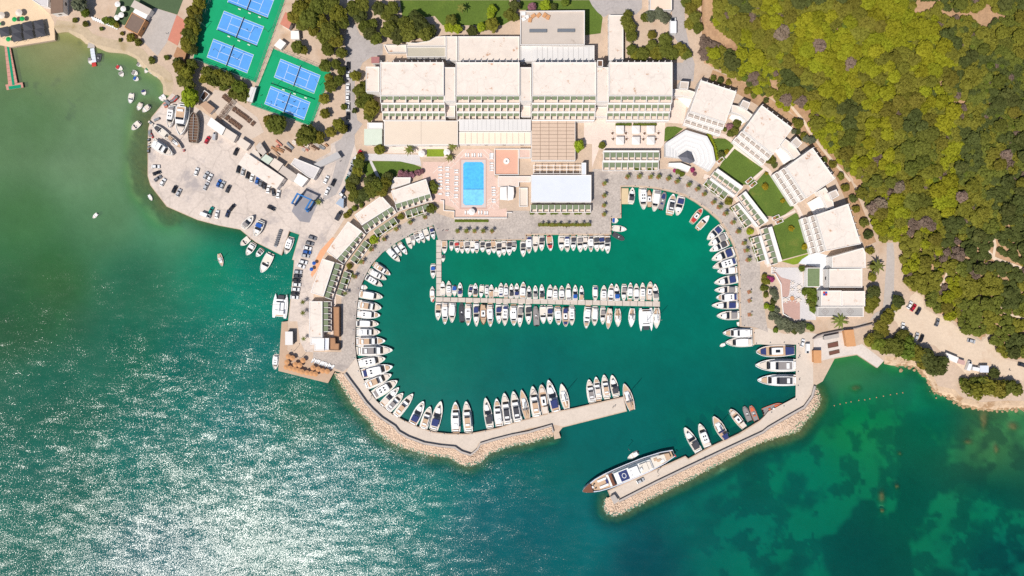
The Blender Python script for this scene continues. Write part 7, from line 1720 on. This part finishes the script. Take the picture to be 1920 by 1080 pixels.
for k in range(12): lounger(*q('A1', (700 + k * 16, 142 + k * 6.2))[0], -60, 'cream beach lounger, %s from the stone jetty along the beach path' % ordn(k), 'loungers along the beach', G + .05)
for k in range(14): lounger(*q('C2', (425 + k * 12 + RND.uniform(-3, 3), 540 + k * 4.2 + RND.uniform(-5, 5)))[0], 60, 'white lounger stacked on the western plaza, %s from the lamp' % ordn(k), 'loungers on the western plaza', G + .05)
# tables with chairs
def table(px, py, m, label, group, w_=2.0, d_=1.4, rot=0.0, z=G + .06):
    t = thing('cafe_table', label, 'table', P(px, py, z), rot, group)
    bx('table_top', m, t, (0, 0, .74), (w_, d_, .06))
    for x in (-.4, .4):
        for y in (-.4, .4): bx('leg', WOODDK, t, (x * w_, y * d_, .36), (.08, .08, .72))
    for s_ in (-1, 1): bx('bench', m, t, (0, s_ * (d_ * .5 + .5), .42), (w_, .45, .08))
for k, (x, y) in enumerate(((1210, 170), (1245, 200), (1280, 225), (1360, 360), (1410, 395), (1455, 430), (1500, 460), (1540, 490), (1585, 530), (1640, 575))):
    table(*q('r', (x, y))[0], WOODDK, 'dark cafe table in the outer row, %s from the big tree' % ordn(k), 'cafe tables below the courts', rot=-.65)
for k, (x, y) in enumerate(((1255, 490), (1305, 530), (1350, 560), (1395, 595), (1440, 630))): table(*q('r', (x, y))[0], WOODDK, 'dark cafe table in the inner row, %s from the pergola squares' % ordn(k), 'cafe tables below the courts', rot=-.65)
for k, (x, y) in enumerate(((1325, 285), (1270, 350), (1220, 415), (1175, 485))):
    t = thing('cafe_pergola', 'brown square cafe pergola, %s from the tennis courts' % ordn(k), 'pergola', P(*q('r', (x, y))[0], G), -.65, 'cafe pergolas')
    for a in range(6): bx('slat', WOODDK, t, (-1.1 + a * .45, 0, 2.5), (.22, 2.6, .08))
    for a in (-1, 1):
        bx('beam', WOODDK, t, (0, a * 1.2, 2.4), (2.7, .15, .15))
        for b in (-1, 1): bx('post', WOODDK, t, (a * 1.2, b * 1.2, 1.2), (.14, .14, 2.4))
def round_set(px, py, m, label, group, R=.9, n=6, z=G + .12):
    t = thing('dining_set', label, 'table', P(px, py, z), 0, group)
    link('table_top', MB().tube((0, 0, .7), (0, 0, .76), R, n=14).mesh('top', m), t); link('pedestal', MB().tube((0, 0, 0), (0, 0, .7), .08, n=6).mesh('ped', STEEL), t)
    for i in range(n):
        a = 2 * math.pi * i / n; bx('chair', W, t, (math.cos(a) * (R + .45), math.sin(a) * (R + .45), .45), (.45, .45, .5), a)
for k, (x, y, R) in enumerate(((685, 485, .7), (780, 545, 1.2), (680, 580, .7), (785, 610, .8), (675, 715, 1.2), (575, 740, 1.2), (770, 740, 1.2), (905, 690, .7), (905, 790, .7), (405, 280, .7))):
    round_set(*q('g', (x, y))[0], ORANGE if k == 4 else PALEB, ('orange topped' if k == 4 else 'pale') + ' round dining table with chairs, %s from the bougainvillea end' % ordn(k), 'dining tables on the restaurant terrace', R)
for k, (x, y) in enumerate(((752, 1002), (852, 1002), (992, 1003), (1096, 1001), (757, 1045), (857, 1045), (983, 1047), (1078, 1045))): round_set(*q('A3', (x, y))[0], WOODDK, 'small dark table among the white canopies, %s counting from the pergola' % ordn(k), 'tables among the white canopies', .6, 4, G + .08)
# lamp posts, bollards, benches
def lamp(px, py, h, label, group):
    t = thing('lamp_post', label, 'lamp post', P(px, py, G), RND.uniform(0, 6), group)
    link('pole', MB().tube((0, 0, 0), (0, 0, h), .12, .07, 6).mesh('pole', STEEL), t); bx('arm', STEEL, t, (.5, 0, h), (1.2, .1, .1)); bx('lantern', GLASS, t, (1.0, 0, h - .05), (.6, .3, .14))
for k, p in enumerate(((503, 60), (470, 62), (445, 112), (412, 98), (388, 52), (552, 172), (520, 160), (548, 215), (600, 160), (500, 205))): lamp(*p, 7, 'floodlight mast beside the tennis courts, %s in turn' % ordn(k), 'tennis floodlights')
for k, p in enumerate(q('C2', '290,470 345,520') + q('C2', '835,862') + q('D3', '870,120 1090,300 1420,235')): lamp(*p, 6, 'quay lamp post, %s counting from the timber deck round the moles' % ordn(k), 'quay lamp posts')
BOL = MB().tube((0, 0, 0), (0, 0, .45), .2, .16, 8); BOL.tube((0, 0, .45), (0, 0, .6), .26, .26, 8); BOLM = BOL.mesh('bollard', STEEL)
bl = [(745, 540), (734, 480)]
def along(line, step, off=0.0):
    out = []; acc = 0.0
    for i in range(len(line) - 1):
        a, b = line[i], line[i + 1]; L_ = math.hypot(b[0] - a[0], b[1] - a[1]); t_ = step - acc
        while t_ <= L_:
            f = t_ / L_; nx, ny = -(b[1] - a[1]) / L_, (b[0] - a[0]) / L_; out.append((a[0] + (b[0] - a[0]) * f + nx * off, a[1] + (b[1] - a[1]) * f + ny * off)); t_ += step
        acc = (acc + L_) % step
    return out
for nm, line, off in (('west quay', quay_w, 2.0), ('north quay', quay_n, 2.0), ('east quay', quay_e, 2.0)):
    for k, p in enumerate(along(line, 26, -off)):
        o_ = link('bollard', BOLM, None, P(*p, G + .03)); tag(o_, 'steel mooring bollard on the %s edge, %s in turn' % (nm, ordn(k)), 'bollard', 'mooring bollards')
# pergola squares with benches at the ends of stepping stone paths, east terraces
for k, (tl_, x, y, a) in enumerate((('e', 1310, 630, .7), ('e', 1370, 690, .7), ('d', 430, 305, .4), ('d', 480, 365, .4), ('e', 880, 330, .7))):
    t = thing('garden_gate', 'white framed planter gate on the garden walk, %s from the stage' % ordn(k), 'gate', P(*q(tl_, (x, y))[0], G), a, 'planter gates on the garden walk')
    for s_ in (-1, 1): bx('frame_side', W, t, (0, s_ * .9, .6), (4.2, .25, 1.2)); bx('frame_end', W, t, (s_ * 2.0, 0, .6), (.25, 1.6, 1.2))
    bx('soil', SOIL, t, (0, 0, .3), (3.8, 1.6, .5)); bx('plant_bed', LM['hedge'], t, (.8, 0, .7), (1.4, 1.2, .6))
# tennis fences: posts and top rails
def fence(label, line, h=3.2, step=13):
    t = thing('wire_fence', label, 'fence', P(*line[0], G)); base = Vector(t.location)
    for p in along(line, step) + [line[0]]:
        w_ = P(*p, G) - base; bx('post', STEEL, t, (w_.x, w_.y, h / 2), (.12, .12, h))
    for i in range(len(line) - 1):
        a = P(*line[i], G) - base; b = P(*line[i + 1], G) - base; d = b - a; c = (a + b) / 2
        for z in (h, h * .5): bx('rail', STEEL, t, (c.x, c.y, z), (d.length, .08, .08), math.atan2(d.y, d.x))
fence('wire fence round the three-court tennis block', [(534, 0), (480, 155), (362, 111), (398, 0)])
fence('wire fence round the two-court tennis block', [(512, 91), (621, 136), (584, 237), (470, 197), (512, 91)])
for k, (a, b) in enumerate((((407, 57), (482, 88)), ((427, 6), (502, 36)), ((507, 157), (590, 187)))):
    t = thing('planted_divider', 'green mesh divider with benches between tennis courts, %s from the top' % ['second', 'first', 'third'][k], 'divider', P(*a, G), 0, 'tennis dividers')
    base = Vector(t.location); A_ = P(*a, G) - base; B2 = P(*b, G) - base; d = B2 - A_; c = (A_ + B2) / 2
    bx('mesh_panel', TGREEN, t, (c.x, c.y, .6), (d.length, .12, 1.0), math.atan2(d.y, d.x))
    for f in (.3, .55, .8): p = A_ + d * f; bx('bench', W, t, (p.x, p.y - .8, .35), (1.5, .5, .1), math.atan2(d.y, d.x))
# boatyard clutter along the edge: racks, crates and tyres
for k, (x, y, w_, d_, m) in enumerate(((200, 515, 3.2, 1.2, STEEL), (470, 210, 2.4, 2.0, RED), (430, 240, 2.0, 1.6, WOODDK), (360, 260, 1.6, 3.0, STEEL), (330, 300, 1.8, 2.6, TERRA), (110, 570, 1.2, 3.0, PALEB), (95, 720, 1.4, 3.4, GREY), (125, 760, .8, 2.6, RED), (80, 820, 1.2, 1.4, BLACK), (85, 930, 1.3, 1.6, WOODDK), (605, 980, 1.0, 1.0, RED), (75, 990, 1.2, 1.6, BLACK), (500, 180, 1.4, 2.0, WOODDK), (90, 880, 1.3, 1.3, PALEB))):
    t = thing('yard_crate', 'boatyard crate or rack along the quay edge, %s among the clutter' % ordn(k), 'crate', P(*q('r', (x, y))[0], G), RND.uniform(0, 1), 'boatyard clutter')
    bx('box', m, t, (0, 0, .5), (w_, d_, .9)); bx('pallet', WOODDK, t, (0, 0, .05), (w_ * 1.1, d_ * 1.1, .1)); bx('lid', STEEL, t, (0, 0, 1.0), (w_ * .9, d_ * .5, .1))
clr = random.Random(3)
for k in range(26):
    x, y = (clr.uniform(60, 390), clr.uniform(-20, 90)) if k < 16 else (clr.uniform(400, 600), clr.uniform(-30, 40))
    t = thing('timber_pile', 'builders pile of boards and sheets behind the workshops, %s in the clutter' % ordn(k), 'pile', P(*q('B2', (x, y))[0], G), clr.uniform(-.8, -.3), 'builders clutter')
    w_, d_ = clr.uniform(1.2, 5.5), clr.uniform(.5, 2.4); m = clr.choice([WOOD, WOODDK, TERRA, PALEB, CONC2, STEEL, DECKW])
    for j in range(3): bx('board', m, t, (clr.uniform(-.3, .3), (j - 1) * d_ * .34, .3 + .2 * j), (w_, d_ * .3, .35), clr.uniform(-.12, .12))
    bx('bearer', WOODDK, t, (0, 0, .08), (.2, d_, .16))
sk = thing('cable_rack', 'long rack of grey cable and chain on the dock finger', 'rack', P(*q('B2', (168, 705))[0], G), 1.25)
for a in range(9): bx('rack_bar', RUBGREY, sk, (-4.4 + a * 1.1, 0, .5), (.5, 2.0, .9), .2)
bx('rack_base', STEEL, sk, (0, 0, .08), (10.5, 1.6, .15))

# people
def person_mesh():
    me = bpy.data.meshes.new('skeleton')
    J = [(0, 0, .95), (0, 0, 1.2), (0, 0, 1.42), (0, 0, 1.55), (0, 0, 1.68), (-.18, 0, 1.4), (-.3, .06, 1.15), (-.33, .18, .95), (.18, 0, 1.4), (.3, .06, 1.15), (.33, .18, .95), (-.1, 0, .9), (-.12, .05, .5), (-.13, 0, .06), (.1, 0, .9), (.12, .12, .5), (.13, .05, .06)]
    E = [(0, 1), (1, 2), (2, 3), (3, 4), (2, 5), (5, 6), (6, 7), (2, 8), (8, 9), (9, 10), (0, 11), (11, 12), (12, 13), (0, 14), (14, 15), (15, 16)]
    me.from_pydata(J, E, []); o = bpy.data.objects.new('skeleton', me); COL.objects.link(o)
    m_ = o.modifiers.new('skin', 'SKIN'); rad = [.15, .16, .15, .06, .11, .08, .05, .04, .08, .05, .04, .1, .07, .05, .1, .07, .05]
    for i, v in enumerate(me.skin_vertices[0].data): v.radius = (rad[i], rad[i]); v.use_root = (i == 0)
    s_ = o.modifiers.new('sub', 'SUBSURF'); s_.levels = 1
    dg = bpy.context.evaluated_depsgraph_get(); r = bpy.data.meshes.new_from_object(o.evaluated_get(dg)); bpy.data.objects.remove(o); return r
PMESH = {}
pm0 = person_mesh()
hairm = MB().box((0, -.02, 1.74), (.2, .22, .12), taper=.7).mesh('hair', WOODDK)
def person(px, py, shirt, label, group, z=G + .08):
    if shirt not in PMESH:
        m2 = pm0.copy(); m2.materials.clear(); m2.materials.append(COVC[shirt]); PMESH[shirt] = m2
    t = link('person', PMESH[shirt], None, P(px, py, z), RND.uniform(0, 6.28)); tag(t, label, 'person', group); link('hair', hairm, t)
for k, (x, y, c) in enumerate(((205, 725, 'n'), (290, 765, 'k'), (205, 770, 'k'), (148, 795, 'w'), (265, 805, 'n'), (358, 820, 'k'), (40, 720, 'k'))):
    person(*q('A2', (x, y))[0], c, 'tennis player in %s clothes, %s on the lower blue court' % (COVN[c], ordn(k)), 'tennis players')
for k, (tl_, x, y, c) in enumerate((('B2', 1400, 650, 'n'), ('B2', 1425, 648, 'r'), ('B2', 1438, 648, 'r'), ('B3', 405, 630, 'n'), ('C3', 770, 885, 'k'), ('C3', 755, 895, 'k'), ('C4', 233, 510, 'n'), ('C4', 232, 685, 'k'), ('D3', 1090, 290, 'k'), ('A1', 1255, 255, 'k'), ('C4', 1805, 615, 'k'), ('B2', 635, 130, 'n'))):
    person(*q(tl_, (x, y))[0], c, 'person in %s clothes walking, %s of the scattered walkers' % (COVN[c], ordn(k)), 'walkers on the quays')
